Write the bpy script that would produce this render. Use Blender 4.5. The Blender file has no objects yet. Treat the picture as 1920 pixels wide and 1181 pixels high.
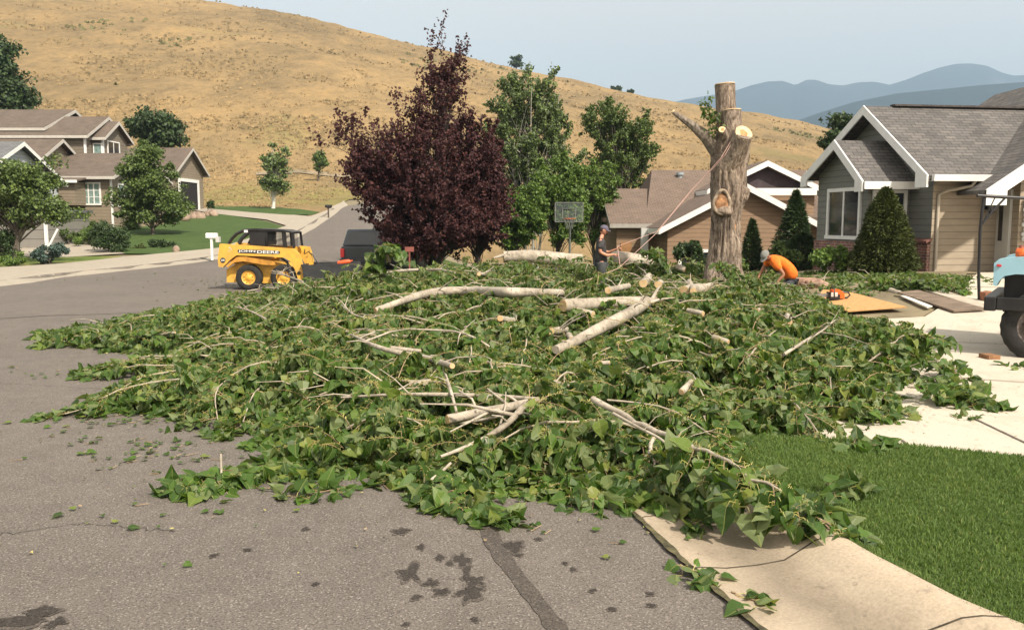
import bpy, bmesh, math, random
import numpy as np
from mathutils import Vector, Matrix, noise as mnoise
from mathutils.geometry import delaunay_2d_cdt
random.seed(7)
rng = np.random.default_rng(7)
C = bpy.context.scene.collection
scene = bpy.context.scene
R = math.radians

# ---------------------------------------------------------------- camera, sky, sun, exposure
F = 1600.0; HZ = 415.0; CAMH = 1.9
TH = math.atan((590.5 - HZ) / F)
cam_d = bpy.data.cameras.new('camera'); cam = bpy.data.objects.new('camera', cam_d); C.objects.link(cam)
cam_d.sensor_width = 36.0; cam_d.lens = 36.0 * F / 1920.0
cam_d.clip_start = 0.05; cam_d.clip_end = 30000
cam.location = (0, 0, CAMH); cam.rotation_euler = (math.pi / 2 - TH, 0, 0)
scene.camera = cam
SUN_EL = 47.0; SUN_AZ = 38.0           # azimuth to the right of straight behind the camera
sdir = Vector((math.sin(R(SUN_AZ)) * math.cos(R(SUN_EL)), -math.cos(R(SUN_AZ)) * math.cos(R(SUN_EL)), math.sin(R(SUN_EL))))
w = bpy.data.worlds.new('World'); scene.world = w; w.use_nodes = True
nt = w.node_tree; nt.nodes.clear()
out = nt.nodes.new('ShaderNodeOutputWorld'); bg = nt.nodes.new('ShaderNodeBackground'); sky = nt.nodes.new('ShaderNodeTexSky')
sky.sky_type = 'NISHITA'; sky.sun_disc = False; sky.sun_elevation = R(SUN_EL); sky.sun_rotation = R(180 - SUN_AZ)
sky.altitude = 900; sky.air_density = 1.0; sky.dust_density = 9.0; sky.ozone_density = 1.0
bg.inputs['Strength'].default_value = 0.15
mxs = nt.nodes.new('ShaderNodeMix'); mxs.data_type = 'RGBA'; mxs.inputs[0].default_value = 0.78      # smoke-whitened sky
mxs.inputs[7].default_value = (5.45, 4.72, 3.80, 1); nt.links.new(sky.outputs[0], mxs.inputs[6])
nt.links.new(mxs.outputs[2], bg.inputs['Color']); nt.links.new(bg.outputs[0], out.inputs['Surface'])
sun_d = bpy.data.lights.new('sun', 'SUN'); sun_d.energy = 4.1; sun_d.angle = R(2.2); sun_d.color = (1.0, 0.90, 0.76)
sun = bpy.data.objects.new('sun', sun_d); C.objects.link(sun)
sun.rotation_euler = sdir.to_track_quat('Z', 'Y').to_euler(); sun.location = (20, -20, 40)
vs = scene.view_settings; vs.view_transform = 'Standard'; vs.look = 'None'; vs.exposure = 0.68; vs.gamma = 1.0
scene.cycles.use_denoising = True
scene.cycles.max_bounces = 6; scene.cycles.diffuse_bounces = 3; scene.cycles.glossy_bounces = 2
scene.cycles.transmission_bounces = 3; scene.cycles.transparent_max_bounces = 6; scene.cycles.volume_bounces = 0
scene.cycles.sample_clamp_indirect = 4.0

# ---------------------------------------------------------------- helpers: picture <-> place
def ray(px, py):
    u = (px - 960) / F; v = -(py - 590.5) / F
    dy = math.cos(TH) + v * math.sin(TH); dz = -math.sin(TH) + v * math.cos(TH)
    return u / dy, dz / dy            # x and z per metre of depth
def P(px, py, Y):
    a, b = ray(px, py); return Vector((a * Y, Y, CAMH + b * Y))
def _table(pts):
    xs = np.arange(-30, 130, 0.5); y = np.interp(xs, [p[0] for p in pts], [p[1] for p in pts])
    k = np.hanning(17); k /= k.sum(); yp = np.pad(y, 8, mode='edge')
    return xs, np.convolve(yp, k, 'valid')
TL = _table([(-30, 0), (33, 0), (38, .12), (45, .65), (55, 1.5), (65, 2.3), (71, 2.9), (85, 3.6), (95, 4.6), (120, 8.1), (130, 9.6)])
TR = _table([(-30, 0), (24, 0), (34, -.9), (45, -1.2), (60, -.9), (80, 1.0), (95, 3.0), (120, 7.6), (130, 9.4)])
SKYL = [(-900, -150), (-300, -110), (0, -70), (250, -25), (420, 0), (560, 25), (700, 62), (830, 92), (960, 125), (1080, 152), (1200, 180),
        (1300, 197), (1400, 209), (1500, 228), (1600, 250), (1900, 330), (2300, 385), (3000, 400)]
_sk = [ray(a, b) for a, b in SKYL]
SKX = np.array([a for a, b in _sk]); SKE = np.array([b for a, b in _sk])
def sm(t):
    t = np.clip(t, 0, 1); return t * t * (3 - 2 * t)
YR = 400.0
def terr(x, y):
    x = np.asarray(x, float); y = np.asarray(y, float)
    l = np.interp(y, *TL); r = np.interp(y, *TR); wr = sm((x + 10) / 9)
    z = l * (1 - wr) + r * wr
    z = z + 0.60 * sm((x - 3.5) / 6) * sm((y - 12.5) / 8) * (1 - sm((y - 29) / 10))
    s = x / np.maximum(y, 1); e = np.interp(s, SKX, SKE)
    zr = CAMH + e * YR
    t = (y - 115) / (YR - 115)
    z0 = np.interp(np.minimum(y, 115), *TL) * (1 - wr) + np.interp(np.minimum(y, 115), *TR) * wr
    hill = z0 + (zr - z0) * np.where(t > 0.93, 0.93 + (np.minimum(t, 1.07) - 0.93) - (np.minimum(t, 1.07) - .93) ** 2 * 3.57, t)
    hill = hill - np.maximum(t - 1.07, 0) * 130
    return np.where(y > 115, np.where(t > 0, hill, z), z)
def tz(x, y): return float(terr(x, y))
def G(px, py, off=0.0):
    a, b = ray(px, py); lo = 2.0; Y = 2.0
    while Y < 500:
        if CAMH + b * Y < tz(a * Y, Y) + off: break
        lo = Y; Y += max(0.1, Y * 0.01)
    hi = Y
    for _ in range(25):
        m = (lo + hi) / 2
        if CAMH + b * m < tz(a * m, m) + off: hi = m
        else: lo = m
    return Vector((a * hi, hi, tz(a * hi, hi)))

# ---------------------------------------------------------------- helpers: objects
def tag(o, label=None, cat=None, group=None, kind=None):
    if label: o['label'] = label
    if cat: o['category'] = cat
    if group: o['group'] = group
    if kind: o['kind'] = kind
    return o
def thing(name, loc, label, cat, group=None, rz=0.0):
    o = bpy.data.objects.new(name, None); C.objects.link(o); o.location = loc; o.rotation_euler = (0, 0, rz)
    o.empty_display_size = 0.2
    return tag(o, label, cat, group)
def copy_tree(o, parent=None):
    c = o.copy(); C.objects.link(c); c.parent = parent
    for ch in list(o.children): copy_tree(ch, c)
    return c
def world_loc(o):
    v = Vector((0, 0, 0))
    while o is not None: v = v + Vector(o.location); o = o.parent
    return v

class MB:
    """collects faces in the frame of the scene (or of the thing when local=True) and links them as one mesh"""
    def __init__(s): s.v = []; s.f = []; s.uv = []; s.m = []; s.sm = []
    def face(s, pts, mi=0, uv=None, smooth=False):
        i = len(s.v); s.v += [Vector(p) for p in pts]; s.f.append(tuple(range(i, i + len(pts)))); s.uv.append(uv); s.m.append(mi); s.sm.append(smooth)
        return s
    def add(s, vs, fs, mi=0, smooth=False, uvs=None):
        i = len(s.v); s.v += [Vector(p) for p in vs]
        for k, f in enumerate(fs):
            s.f.append(tuple(j + i for j in f)); s.uv.append(uvs[k] if uvs else None); s.m.append(mi); s.sm.append(smooth)
        return s
    def box(s, c, d, rz=0.0, mi=0, rx=0.0, ry=0.0):
        c = Vector(c); M = Matrix.Rotation(rz, 3, 'Z') @ Matrix.Rotation(ry, 3, 'Y') @ Matrix.Rotation(rx, 3, 'X')
        vs = [c + M @ Vector((d[0] / 2 * i, d[1] / 2 * j, d[2] / 2 * k)) for k in (-1, 1) for j in (-1, 1) for i in (-1, 1)]
        return s.add(vs, [(0, 2, 3, 1), (4, 5, 7, 6), (0, 1, 5, 4), (2, 6, 7, 3), (0, 4, 6, 2), (1, 3, 7, 5)], mi)
    def bx(s, x0, x1, y0, y1, z0, z1, mi=0):
        return s.box(((x0 + x1) / 2, (y0 + y1) / 2, (z0 + z1) / 2), (abs(x1 - x0), abs(y1 - y0), abs(z1 - z0)), mi=mi)
    def bar(s, a, b, wd, ht=None, mi=0, up=(0, 0, 1)):
        a = Vector(a); b = Vector(b); ht = ht or wd; d = (b - a).normalized(); sd = d.cross(Vector(up))
        if sd.length < 1e-4: sd = d.cross(Vector((0, 1, 0)))
        sd.normalize(); u = sd.cross(d)
        vs = [p + sd * wd / 2 * i + u * ht / 2 * j for p in (a, b) for i, j in ((-1, -1), (1, -1), (1, 1), (-1, 1))]
        return s.add(vs, [(0, 3, 2, 1), (4, 5, 6, 7), (0, 1, 5, 4), (1, 2, 6, 5), (2, 3, 7, 6), (3, 0, 4, 7)], mi)
    def tube(s, path, rad, seg=10, mi=0, caps=True, capmi=None, disp=None, squash=1.0):
        path = [Vector(p) for p in path]; n = len(path)
        if not hasattr(rad, '__len__'): rad = [rad] * n
        rings = []; ref = None; L = 0; Ls = []
        for i, p in enumerate(path):
            d = (path[min(i + 1, n - 1)] - path[max(i - 1, 0)]).normalized()
            if ref is None:
                ref = d.cross(Vector((0, 0, 1)))
                if ref.length < 0.05: ref = Vector((1, 0, 0))
            ref = (ref - d * ref.dot(d)).normalized(); q = d.cross(ref)
            if i: L += (p - path[i - 1]).length
            Ls.append(L); ring = []
            for k in range(seg):
                a = 2 * math.pi * k / seg; r = rad[i]
                o = ref * math.cos(a) + q * math.sin(a)
                if disp: r = r * (1 + disp(p + o * r, a, L))
                ring.append(p + o * r)
            rings.append(ring)
        vs = [v for r_ in rings for v in r_]; fs = []; uvs = []
        for i in range(n - 1):
            for k in range(seg):
                k2 = (k + 1) % seg; fs.append((i * seg + k, i * seg + k2, (i + 1) * seg + k2, (i + 1) * seg + k))
                u0 = k / seg; u1 = (k + 1) / seg
                uvs.append([(u0, Ls[i]), (u1, Ls[i]), (u1, Ls[i + 1]), (u0, Ls[i + 1])])
        s.add(vs, fs, mi, True, uvs)
        if caps:
            cm = mi if capmi is None else capmi
            s.face(list(reversed(rings[0])), cm); s.face(rings[-1], cm)
        return s
    def cyl(s, a, b, r, r2=None, seg=16, mi=0, capmi=None):
        return s.tube([a, b], [r, r if r2 is None else r2], seg, mi, True, capmi)
    def ell(s, c, r, mi=0, nu=14, nv=9, rot=None, disp=0.0, ds=2.0):
        c = Vector(c); vs = []; fs = []
        if not hasattr(r, '__len__'): r = (r, r, r)
        for j in range(nv + 1):
            ph = math.pi * j / nv
            for i in range(nu):
                a = 2 * math.pi * i / nu
                p = Vector((r[0] * math.sin(ph) * math.cos(a), r[1] * math.sin(ph) * math.sin(a), r[2] * math.cos(ph)))
                if disp: p = p * (1 + disp * mnoise.noise((c + p) * ds))
                if rot is not None: p = rot @ p
                vs.append(c + p)
        for j in range(nv):
            for i in range(nu):
                i2 = (i + 1) % nu; fs.append((j * nu + i, (j + 1) * nu + i, (j + 1) * nu + i2, j * nu + i2))
        return s.add(vs, fs, mi, True)
    def prism(s, poly, vec, mi=0, capmi=None):
        """poly: list of 3-D points, extruded by vec"""
        a = [Vector(p) for p in poly]; vec = Vector(vec); b = [p + vec for p in a]; n = len(a)
        nrm = Vector((0, 0, 0))
        for i in range(n): nrm += a[i].cross(a[(i + 1) % n])
        if nrm.dot(vec) > 0: a, b = b, a
        s.face(a, mi if capmi is None else capmi); s.face(list(reversed(b)), mi if capmi is None else capmi)
        for i in range(n): s.face([a[i], b[i], b[(i + 1) % n], a[(i + 1) % n]], mi)
        return s
    def slab(s, poly, th, mi=0, edgemi=None):
        """a thick plate under the given upper face"""
        a = [Vector(p) for p in poly]; b = [p - Vector((0, 0, th)) for p in a]; n = len(a)
        nrm = Vector((0, 0, 0))
        for i in range(n): nrm += (a[i] - a[0]).cross(a[(i + 1) % n] - a[0])
        if nrm.z < 0: a.reverse(); b.reverse()
        s.face(a, mi); e = mi if edgemi is None else edgemi
        s.face(list(reversed(b)), e)
        for i in range(n): s.face([a[i], b[i], b[(i + 1) % n], a[(i + 1) % n]], e)
        return s
    def build(s, name, mats, parent=None, loc=None, bevel=0.0, local=False):
        me = bpy.data.meshes.new(name)
        base = Vector((0, 0, 0)) if local else (world_loc(parent) if parent is not None else Vector(loc or (0, 0, 0)))
        me.from_pydata([tuple(v - base) for v in s.v], [], s.f)
        if not isinstance(mats, (list, tuple)): mats = [mats]
        for m in mats: me.materials.append(m)
        me.polygons.foreach_set('material_index', s.m); me.polygons.foreach_set('use_smooth', s.sm)
        uvl = me.uv_layers.new(name='UVMap'); data = np.zeros((len(me.loops), 2), 'f')
        for p, uv in zip(me.polygons, s.uv):
            if uv is None:
                n = p.normal; u = Vector((0, 0, 1)).cross(n)
                if u.length < 0.02: u = Vector((1, 0, 0)); vv = Vector((0, 1, 0))
                else: u.normalize(); vv = n.cross(u)
                for li in p.loop_indices:
                    q = me.vertices[me.loops[li].vertex_index].co; data[li] = (q.dot(u), q.dot(vv))
            else:
                for k, li in enumerate(p.loop_indices): data[li] = uv[k]
        uvl.data.foreach_set('uv', data.ravel())
        o = bpy.data.objects.new(name, me); C.objects.link(o)
        if parent is not None: o.parent = parent
        elif loc is not None: o.location = loc
        if bevel:
            b = o.modifiers.new('bevel', 'BEVEL'); b.width = bevel; b.segments = 2; b.limit_method = 'ANGLE'; b.angle_limit = R(40)
        return o

def np_mesh(name, co, polys_flat, sizes, mats, uv=None, mi=None, smooth=False, parent=None, loc=None):
    """fast mesh from arrays; co is (n,3), polys_flat the loop vertex indices, sizes the loops of each face"""
    me = bpy.data.meshes.new(name)
    base = world_loc(parent) if parent is not None else Vector(loc or (0, 0, 0))
    co = np.asarray(co, 'f') - np.array(base, 'f')
    me.vertices.add(len(co)); me.vertices.foreach_set('co', co.ravel())
    me.loops.add(len(polys_flat)); me.loops.foreach_set('vertex_index', np.asarray(polys_flat, 'i'))
    sizes = np.asarray(sizes, 'i'); st = np.concatenate([[0], np.cumsum(sizes)[:-1]]).astype('i')
    me.polygons.add(len(sizes)); me.polygons.foreach_set('loop_start', st)
    try: me.polygons.foreach_set('loop_total', sizes)
    except Exception: pass
    if not isinstance(mats, (list, tuple)): mats = [mats]
    for m in mats: me.materials.append(m)
    if mi is not None: me.polygons.foreach_set('material_index', np.asarray(mi, 'i'))
    me.polygons.foreach_set('use_smooth', np.full(len(sizes), bool(smooth)))
    if uv is not None:
        l = me.uv_layers.new(name='UVMap'); l.data.foreach_set('uv', np.asarray(uv, 'f').ravel())
    me.update(calc_edges=True)
    o = bpy.data.objects.new(name, me); C.objects.link(o)
    if parent is not None: o.parent = parent
    elif loc is not None: o.location = loc
    return o

# ---------------------------------------------------------------- materials
class NB:
    def __init__(s, name):
        s.mat = bpy.data.materials.new(name); s.mat.use_nodes = True; s.t = s.mat.node_tree; s.t.nodes.clear()
        s.out = s.t.nodes.new('ShaderNodeOutputMaterial'); s.b = s.t.nodes.new('ShaderNodeBsdfPrincipled')
        s.t.links.new(s.b.outputs[0], s.out.inputs['Surface'])
    def n(s, typ, **kw):
        x = s.t.nodes.new(typ)
        for k, v in kw.items(): setattr(x, k, v)
        return x
    def l(s, a, b): s.t.links.new(a, b)
    def coord(s, which='Object', scale=(1, 1, 1), rot=(0, 0, 0)):
        tc = s.n('ShaderNodeTexCoord'); mp = s.n('ShaderNodeMapping'); mp.inputs['Scale'].default_value = scale; mp.inputs['Rotation'].default_value = rot
        s.l(tc.outputs[which], mp.inputs[0]); return mp.outputs[0]
    def noise(s, vec, scale, detail=4, rough=0.6, dist=0.0):
        x = s.n('ShaderNodeTexNoise'); x.inputs['Scale'].default_value = scale; x.inputs['Detail'].default_value = detail
        x.inputs['Roughness'].default_value = rough; x.inputs['Distortion'].default_value = dist
        s.l(vec, x.inputs['Vector']); return x.outputs[0]
    def ramp(s, fac, stops, interp='LINEAR'):
        x = s.n('ShaderNodeValToRGB'); cr = x.color_ramp; cr.interpolation = interp
        while len(cr.elements) < len(stops): cr.elements.new(0.5)
        for e, (p, c) in zip(cr.elements, stops):
            e.position = p; e.color = (c[0], c[1], c[2], 1) if hasattr(c, '__len__') else (c, c, c, 1)
        s.l(fac, x.inputs[0]); return x.outputs[0]
    def mix(s, fac, a, b, mode='MIX'):
        x = s.n('ShaderNodeMix', data_type='RGBA', blend_type=mode)
        for sock, val in ((x.inputs[0], fac), (x.inputs[6], a), (x.inputs[7], b)):
            if hasattr(val, 'is_output'): s.l(val, sock)
            elif hasattr(val, '__len__'): sock.default_value = (val[0], val[1], val[2], 1)
            else: sock.default_value = val
        return x.outputs[2]
    def math(s, op, a, b=0.0, c=None):
        x = s.n('ShaderNodeMath', operation=op)
        for i, val in enumerate((a, b, c)):
            if val is None: continue
            if hasattr(val, 'is_output'): s.l(val, x.inputs[i])
            else: x.inputs[i].default_value = val
        return x.outputs[0]
    def col(s, c):
        if hasattr(c, 'is_output'): s.l(c, s.b.inputs['Base Color'])
        else: s.b.inputs['Base Color'].default_value = (c[0], c[1], c[2], 1)
        return s
    def rough(s, v):
        if hasattr(v, 'is_output'): s.l(v, s.b.inputs['Roughness'])
        else: s.b.inputs['Roughness'].default_value = v
        return s
    def bump(s, h, strength=0.5, dist=0.02):
        x = s.n('ShaderNodeBump'); x.inputs['Strength'].default_value = strength; x.inputs['Distance'].default_value = dist
        s.l(h, x.inputs['Height']); s.l(x.outputs[0], s.b.inputs['Normal']); return s
    def set(s, **kw):
        for k, v in kw.items(): s.b.inputs[k.replace('_', ' ')].default_value = v
        return s

def simple(name, col, rough=0.6, var=0.18, scale=3.0, bump=0.0, bscale=40.0, metal=0.0, spec=0.5, stretch=(1, 1, 1), col2=None, detail=5):
    m = NB(name); v = m.coord('Object', stretch)
    n = m.noise(v, scale, detail)
    c2 = col2 or tuple(c * (1 - var * 1.6) for c in col); c1 = tuple(min(1, c * (1 + var)) for c in col)
    m.col(m.ramp(n, [(0.3, c2), (0.7, c1)])); m.rough(rough); m.set(Metallic=metal, Specular_IOR_Level=spec)
    if bump: m.bump(m.noise(v, bscale, 3), bump, 0.01)
    return m.mat

def siding(name, col, board=0.17):
    m = NB(name); uv = m.coord('UV'); sep = m.n('ShaderNodeSeparateXYZ'); m.l(uv, sep.inputs[0])
    fr = m.math('FRACT', m.math('DIVIDE', sep.outputs[1], board))
    n = m.noise(m.coord('Object', (1, 1, 4)), 2.5, 5)
    base = m.ramp(n, [(0.3, tuple(c * .88 for c in col)), (0.7, tuple(c * 1.08 for c in col))])
    gap = m.ramp(fr, [(0.0, 0.35), (0.05, 0.45), (0.09, 1.0), (1.0, 1.0)])  # shadow line under each lap, painted into the colour
    m.col(m.mix(1.0, base, gap, 'MULTIPLY')); m.rough(0.75)
    m.bump(m.math('SUBTRACT', 1.0, fr), 0.8, 0.02); return m.mat
def shingles(name, a, b, sz=0.28, row=0.14):
    m = NB(name); uv = m.coord('UV'); br = m.n('ShaderNodeTexBrick'); br.offset = 0.5
    br.inputs['Scale'].default_value = 1.0; br.inputs['Brick Width'].default_value = sz; br.inputs['Row Height'].default_value = row
    br.inputs['Mortar Size'].default_value = 0.012; br.inputs['Mortar Smooth'].default_value = 0.3; br.inputs['Bias'].default_value = 0.0
    br.inputs['Color1'].default_value = (*a, 1); br.inputs['Color2'].default_value = (*b, 1); br.inputs['Mortar'].default_value = (*(c * .5 for c in b), 1)
    m.l(uv, br.inputs['Vector'])
    n = m.noise(uv, 1.1, 6, 0.7); n2 = m.noise(uv, 22, 3, 0.7)
    c = m.mix(1.0, br.outputs[0], m.ramp(n, [(0.3, .8), (0.7, 1.15)]), 'MULTIPLY')
    c = m.mix(1.0, c, m.ramp(n2, [(0.25, .7), (0.75, 1.25)]), 'MULTIPLY')
    m.col(c); m.rough(0.9); m.set(Specular_IOR_Level=0.25); m.bump(m.mix(0.4, br.outputs[1], n2), -0.5, 0.01); return m.mat
def brickwall(name):
    m = NB(name); uv = m.coord('UV'); br = m.n('ShaderNodeTexBrick'); br.inputs['Scale'].default_value = 1.0
    br.inputs['Brick Width'].default_value = .22; br.inputs['Row Height'].default_value = .075; br.inputs['Mortar Size'].default_value = .008
    br.inputs['Color1'].default_value = (.24, .10, .07, 1); br.inputs['Color2'].default_value = (.13, .06, .05, 1); br.inputs['Mortar'].default_value = (.3, .26, .23, 1)
    m.l(uv, br.inputs['Vector']); n = m.noise(uv, 5, 5, .7)
    m.col(m.mix(1.0, br.outputs[0], m.ramp(n, [(0.3, .6), (0.7, 1.5)]), 'MULTIPLY')); m.rough(.9); m.bump(br.outputs[1], -.6, .01); return m.mat

def leafmat(name, top, under, vein, rough=0.42, transl=0.22, var=0.35, patch=None, pos=None):
    """island-random hue, paler underside, vein along the leaf, some light through"""
    m = NB(name); g = m.n('ShaderNodeNewGeometry')
    rnd = g.outputs['Random Per Island']
    lo = tuple(c * (1 - var) for c in top); hi = (min(1, top[0] * (1 + var * 1.3)), min(1, top[1] * (1 + var)), top[2] * (1 + var * .4))
    c = m.ramp(rnd, [(0.0, lo), (0.55, top), (0.9, hi), (1.0, patch or hi)])
    c = m.mix(g.outputs['Backfacing'], c, under)
    if vein is not None:
        uv = m.n('ShaderNodeTexCoord'); sep = m.n('ShaderNodeSeparateXYZ'); m.l(uv.outputs['UV'], sep.inputs[0])
        au = m.math('ABSOLUTE', sep.outputs[0])
        mid = m.math('MULTIPLY', m.math('LESS_THAN', au, 0.016), .7)
        # side veins leave the midrib at an angle
        sv = m.math('FRACT', m.math('MULTIPLY', m.math('SUBTRACT', sep.outputs[1], m.math('MULTIPLY', au, 0.8)), 6.0))
        sv = m.math('MULTIPLY', m.math('LESS_THAN', sv, 0.10), 0.12)
        c = m.mix(m.math('MAXIMUM', mid, sv), c, vein)
    if pos: c = m.mix(1.0, c, m.ramp(m.noise(m.coord('Object'), pos, 5, .7), [(.3, (.72, .76, .7)), (.5, (1, 1, 1)), (.74, (1.22, 1.12, 1.0))]), 'MULTIPLY')
    m.col(c); m.rough(rough); m.set(Specular_IOR_Level=0.33)
    tr = m.n('ShaderNodeBsdfTranslucent'); m.l(m.mix(1.0, c, (1.5, 1.6, .6), 'MULTIPLY'), tr.inputs[0])
    ms = m.n('ShaderNodeMixShader'); ms.inputs[0].default_value = transl
    m.l(m.b.outputs[0], ms.inputs[1]); m.l(tr.outputs[0], ms.inputs[2]); m.l(ms.outputs[0], m.out.inputs['Surface'])
    return m.mat
# ---------------------------------------------------------------- materials used all over
def asphalt(name='asphalt', k=1.0):
    m = NB(name); v = m.coord('Object')
    big = m.noise(v, 0.35, 4, .6); mid = m.noise(v, 3.0, 5, .6); fine = m.noise(v, 80, 4, .8)
    vo = m.n('ShaderNodeTexVoronoi'); vo.inputs['Scale'].default_value = 120; m.l(v, vo.inputs['Vector'])
    c = m.ramp(fine, [(0.30, (.056, .051, .046)), (0.5, (.130, .115, .102)), (0.70, (.225, .203, .183))])
    c = m.mix(1.0, c, m.ramp(big, [(0.3, (.90, .89, .88)), (0.7, (1.10, 1.08, 1.06))]), 'MULTIPLY')
    c = m.mix(1.0, c, m.ramp(mid, [(0.3, (.86, .86, .86)), (0.7, (1.08, 1.08, 1.08))]), 'MULTIPLY')
    sep = m.n('ShaderNodeSeparateColor'); m.l(vo.outputs['Color'], sep.inputs[0])
    sp = m.math('MULTIPLY', m.math('GREATER_THAN', sep.outputs[0], 0.95), 0.45)
    c = m.mix(sp, c, (.36, .33, .29))
    c = m.mix(m.math('MULTIPLY', m.math('LESS_THAN', sep.outputs[0], 0.10), .5), c, (.03, .027, .026))
    if k != 1.0: c = m.mix(1.0, c, (k, k * .97, k * .95), 'MULTIPLY')
    m.col(c); m.rough(.85); m.set(Specular_IOR_Level=.3)
    m.bump(m.mix(.5, fine, vo.outputs['Distance']), .5, .006); return m.mat
def concrete(name, col, stain=(.42, .36, .29)):
    m = NB(name); v = m.coord('Object')
    n = m.noise(v, 1.5, 8, .72, .4); f = m.noise(v, 60, 4, .7); sp = m.noise(v, 14, 3, .6)
    c = m.ramp(n, [(0.30, stain), (0.48, tuple(x * .93 for x in col)), (0.75, col)])
    c = m.mix(1.0, c, m.ramp(f, [(0.25, .74), (0.7, 1.12)]), 'MULTIPLY')
    c = m.mix(m.ramp(sp, [(0.62, 0.0), (0.72, .6)]), c, tuple(x * .45 for x in col))
    m.col(c); m.rough(.85); m.set(Specular_IOR_Level=.3); m.bump(f, .35, .004); return m.mat
def lawnmat(name, a, b, patch=None):
    m = NB(name); v = m.coord('Object'); n = m.noise(v, 1.3, 6, .7); f = m.noise(v, 45, 4, .8)
    c = m.mix(1.0, m.ramp(n, [(0.3, a), (0.7, b)]), m.ramp(f, [(0.2, .45), (0.75, 1.5)]), 'MULTIPLY')
    if patch: c = m.mix(m.ramp(m.noise(v, .35, 5, .7), [(.50, 0.0), (.64, .8)]), c, patch)
    m.col(c); m.rough(.9); m.set(Specular_IOR_Level=.2); m.bump(f, .8, .03); return m.mat
M_ASPH = asphalt()
M_CONC = concrete('driveway_concrete', (.54, .485, .40), (.42, .365, .29))
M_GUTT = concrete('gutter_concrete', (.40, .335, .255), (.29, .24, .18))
_nb = M_GUTT.node_tree; _bs = [n for n in _nb.nodes if n.type == 'BSDF_PRINCIPLED'][0]; _src = _bs.inputs['Base Color'].links[0].from_socket   # profile shade and lip highlight painted into the colour, with flow-line dirt
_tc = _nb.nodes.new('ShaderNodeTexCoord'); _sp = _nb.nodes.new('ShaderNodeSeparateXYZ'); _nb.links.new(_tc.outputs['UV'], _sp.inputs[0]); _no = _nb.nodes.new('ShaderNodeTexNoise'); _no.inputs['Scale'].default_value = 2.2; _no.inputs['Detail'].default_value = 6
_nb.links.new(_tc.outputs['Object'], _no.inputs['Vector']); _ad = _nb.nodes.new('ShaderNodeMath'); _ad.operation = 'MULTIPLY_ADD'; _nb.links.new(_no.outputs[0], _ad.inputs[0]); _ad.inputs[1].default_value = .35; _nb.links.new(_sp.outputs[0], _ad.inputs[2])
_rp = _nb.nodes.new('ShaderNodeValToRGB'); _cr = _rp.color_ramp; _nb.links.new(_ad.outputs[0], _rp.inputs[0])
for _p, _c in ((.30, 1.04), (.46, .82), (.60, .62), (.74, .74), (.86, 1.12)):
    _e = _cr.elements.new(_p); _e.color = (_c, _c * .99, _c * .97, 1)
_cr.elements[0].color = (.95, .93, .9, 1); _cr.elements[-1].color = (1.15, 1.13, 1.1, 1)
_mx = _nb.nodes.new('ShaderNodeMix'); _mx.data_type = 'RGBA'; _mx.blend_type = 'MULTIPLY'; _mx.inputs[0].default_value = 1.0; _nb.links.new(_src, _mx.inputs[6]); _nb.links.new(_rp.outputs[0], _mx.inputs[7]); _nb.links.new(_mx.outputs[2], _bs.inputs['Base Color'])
M_WALK = concrete('sidewalk_concrete', (.36, .32, .26), (.28, .245, .20))
M_LAWN = lawnmat('lawn_grass', (.050, .080, .018), (.080, .120, .030))
M_LAWNF = lawnmat('far_lawn_grass', (.038, .070, .018), (.066, .105, .028))
M_LAWNS = lawnmat('left_lawn_grass', (.085, .125, .025), (.13, .175, .04), (.24, .19, .09))
def hillmat():
    m = NB('dry_hill_grass'); v = m.coord('Object')
    vs_ = m.coord('Object', (1.0, .42, 1.0))
    a = m.noise(vs_, .022, 8, .62, .3); b = m.noise(vs_, .16, 8, .78, .3); f = m.noise(vs_, .8, 6, .8); g = m.noise(v, .02, 6, .65, .5)
    c = m.ramp(a, [(0.30, (.170, .128, .070)), (0.45, (.230, .168, .088)), (0.58, (.290, .205, .102)), (0.72, (.28, .21, .115))])
    c = m.mix(1.0, c, m.ramp(b, [(0.30, (.62, .64, .68)), (0.5, (.98, .98, .98)), (0.70, (1.22, 1.16, 1.06))]), 'MULTIPLY')
    c = m.mix(1.0, c, m.ramp(f, [(0.30, (.66, .67, .66)), (0.45, (.94, .94, .94)), (0.70, (1.18, 1.17, 1.15))]), 'MULTIPLY')
    c = m.mix(m.ramp(g, [(.60, 0.0), (.70, .45)]), c, (.20, .19, .075))
    # the wet foot of the slope stays olive
    sep = m.n('ShaderNodeSeparateXYZ'); m.l(v, sep.inputs[0])
    band = m.math('MULTIPLY', m.ramp(m.math('MULTIPLY', sep.outputs[1], .005), [(.36, 0.0), (.41, 1.0), (.50, 1.0), (.58, 0.0)]),
                  m.ramp(m.noise(vs_, .10, 6, .7), [(.38, 0.0), (.58, .75)]))
    c = m.mix(band, c, (.20, .195, .06))
    m.col(c); m.rough(.95); m.set(Specular_IOR_Level=.1); m.bump(m.mix(.5, f, b), .6, 1.0); return m.mat
M_HILL = hillmat()
M_DIRT = simple('dry_yard_ground', (.20, .165, .10), .95, .3, .8, .4)
M_BLACK = simple('black_paint', (.015, .015, .017), .4, .3, 6)
M_WHITE = simple('white_trim_paint', (.74, .74, .72), .55, .06, 4)
M_GLASS = simple('dark_window_glass', (.020, .024, .028), .06, .3, 1.5, spec=.9)
M_RUBBER = simple('tyre_rubber', (.022, .021, .020), .85, .35, 9, .3)
M_METAL = simple('grey_metal', (.35, .35, .36), .45, .2, 6, metal=.7)
M_BARKG = simple('grey_brown_bark', (.12, .10, .08), .9, .4, 9, .8, 30, stretch=(1, 1, .3))
M_BARKP = simple('pale_bark', (.42, .40, .35), .85, .3, 9, .4, 30)
M_DUMMY = M_BARKG

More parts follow.
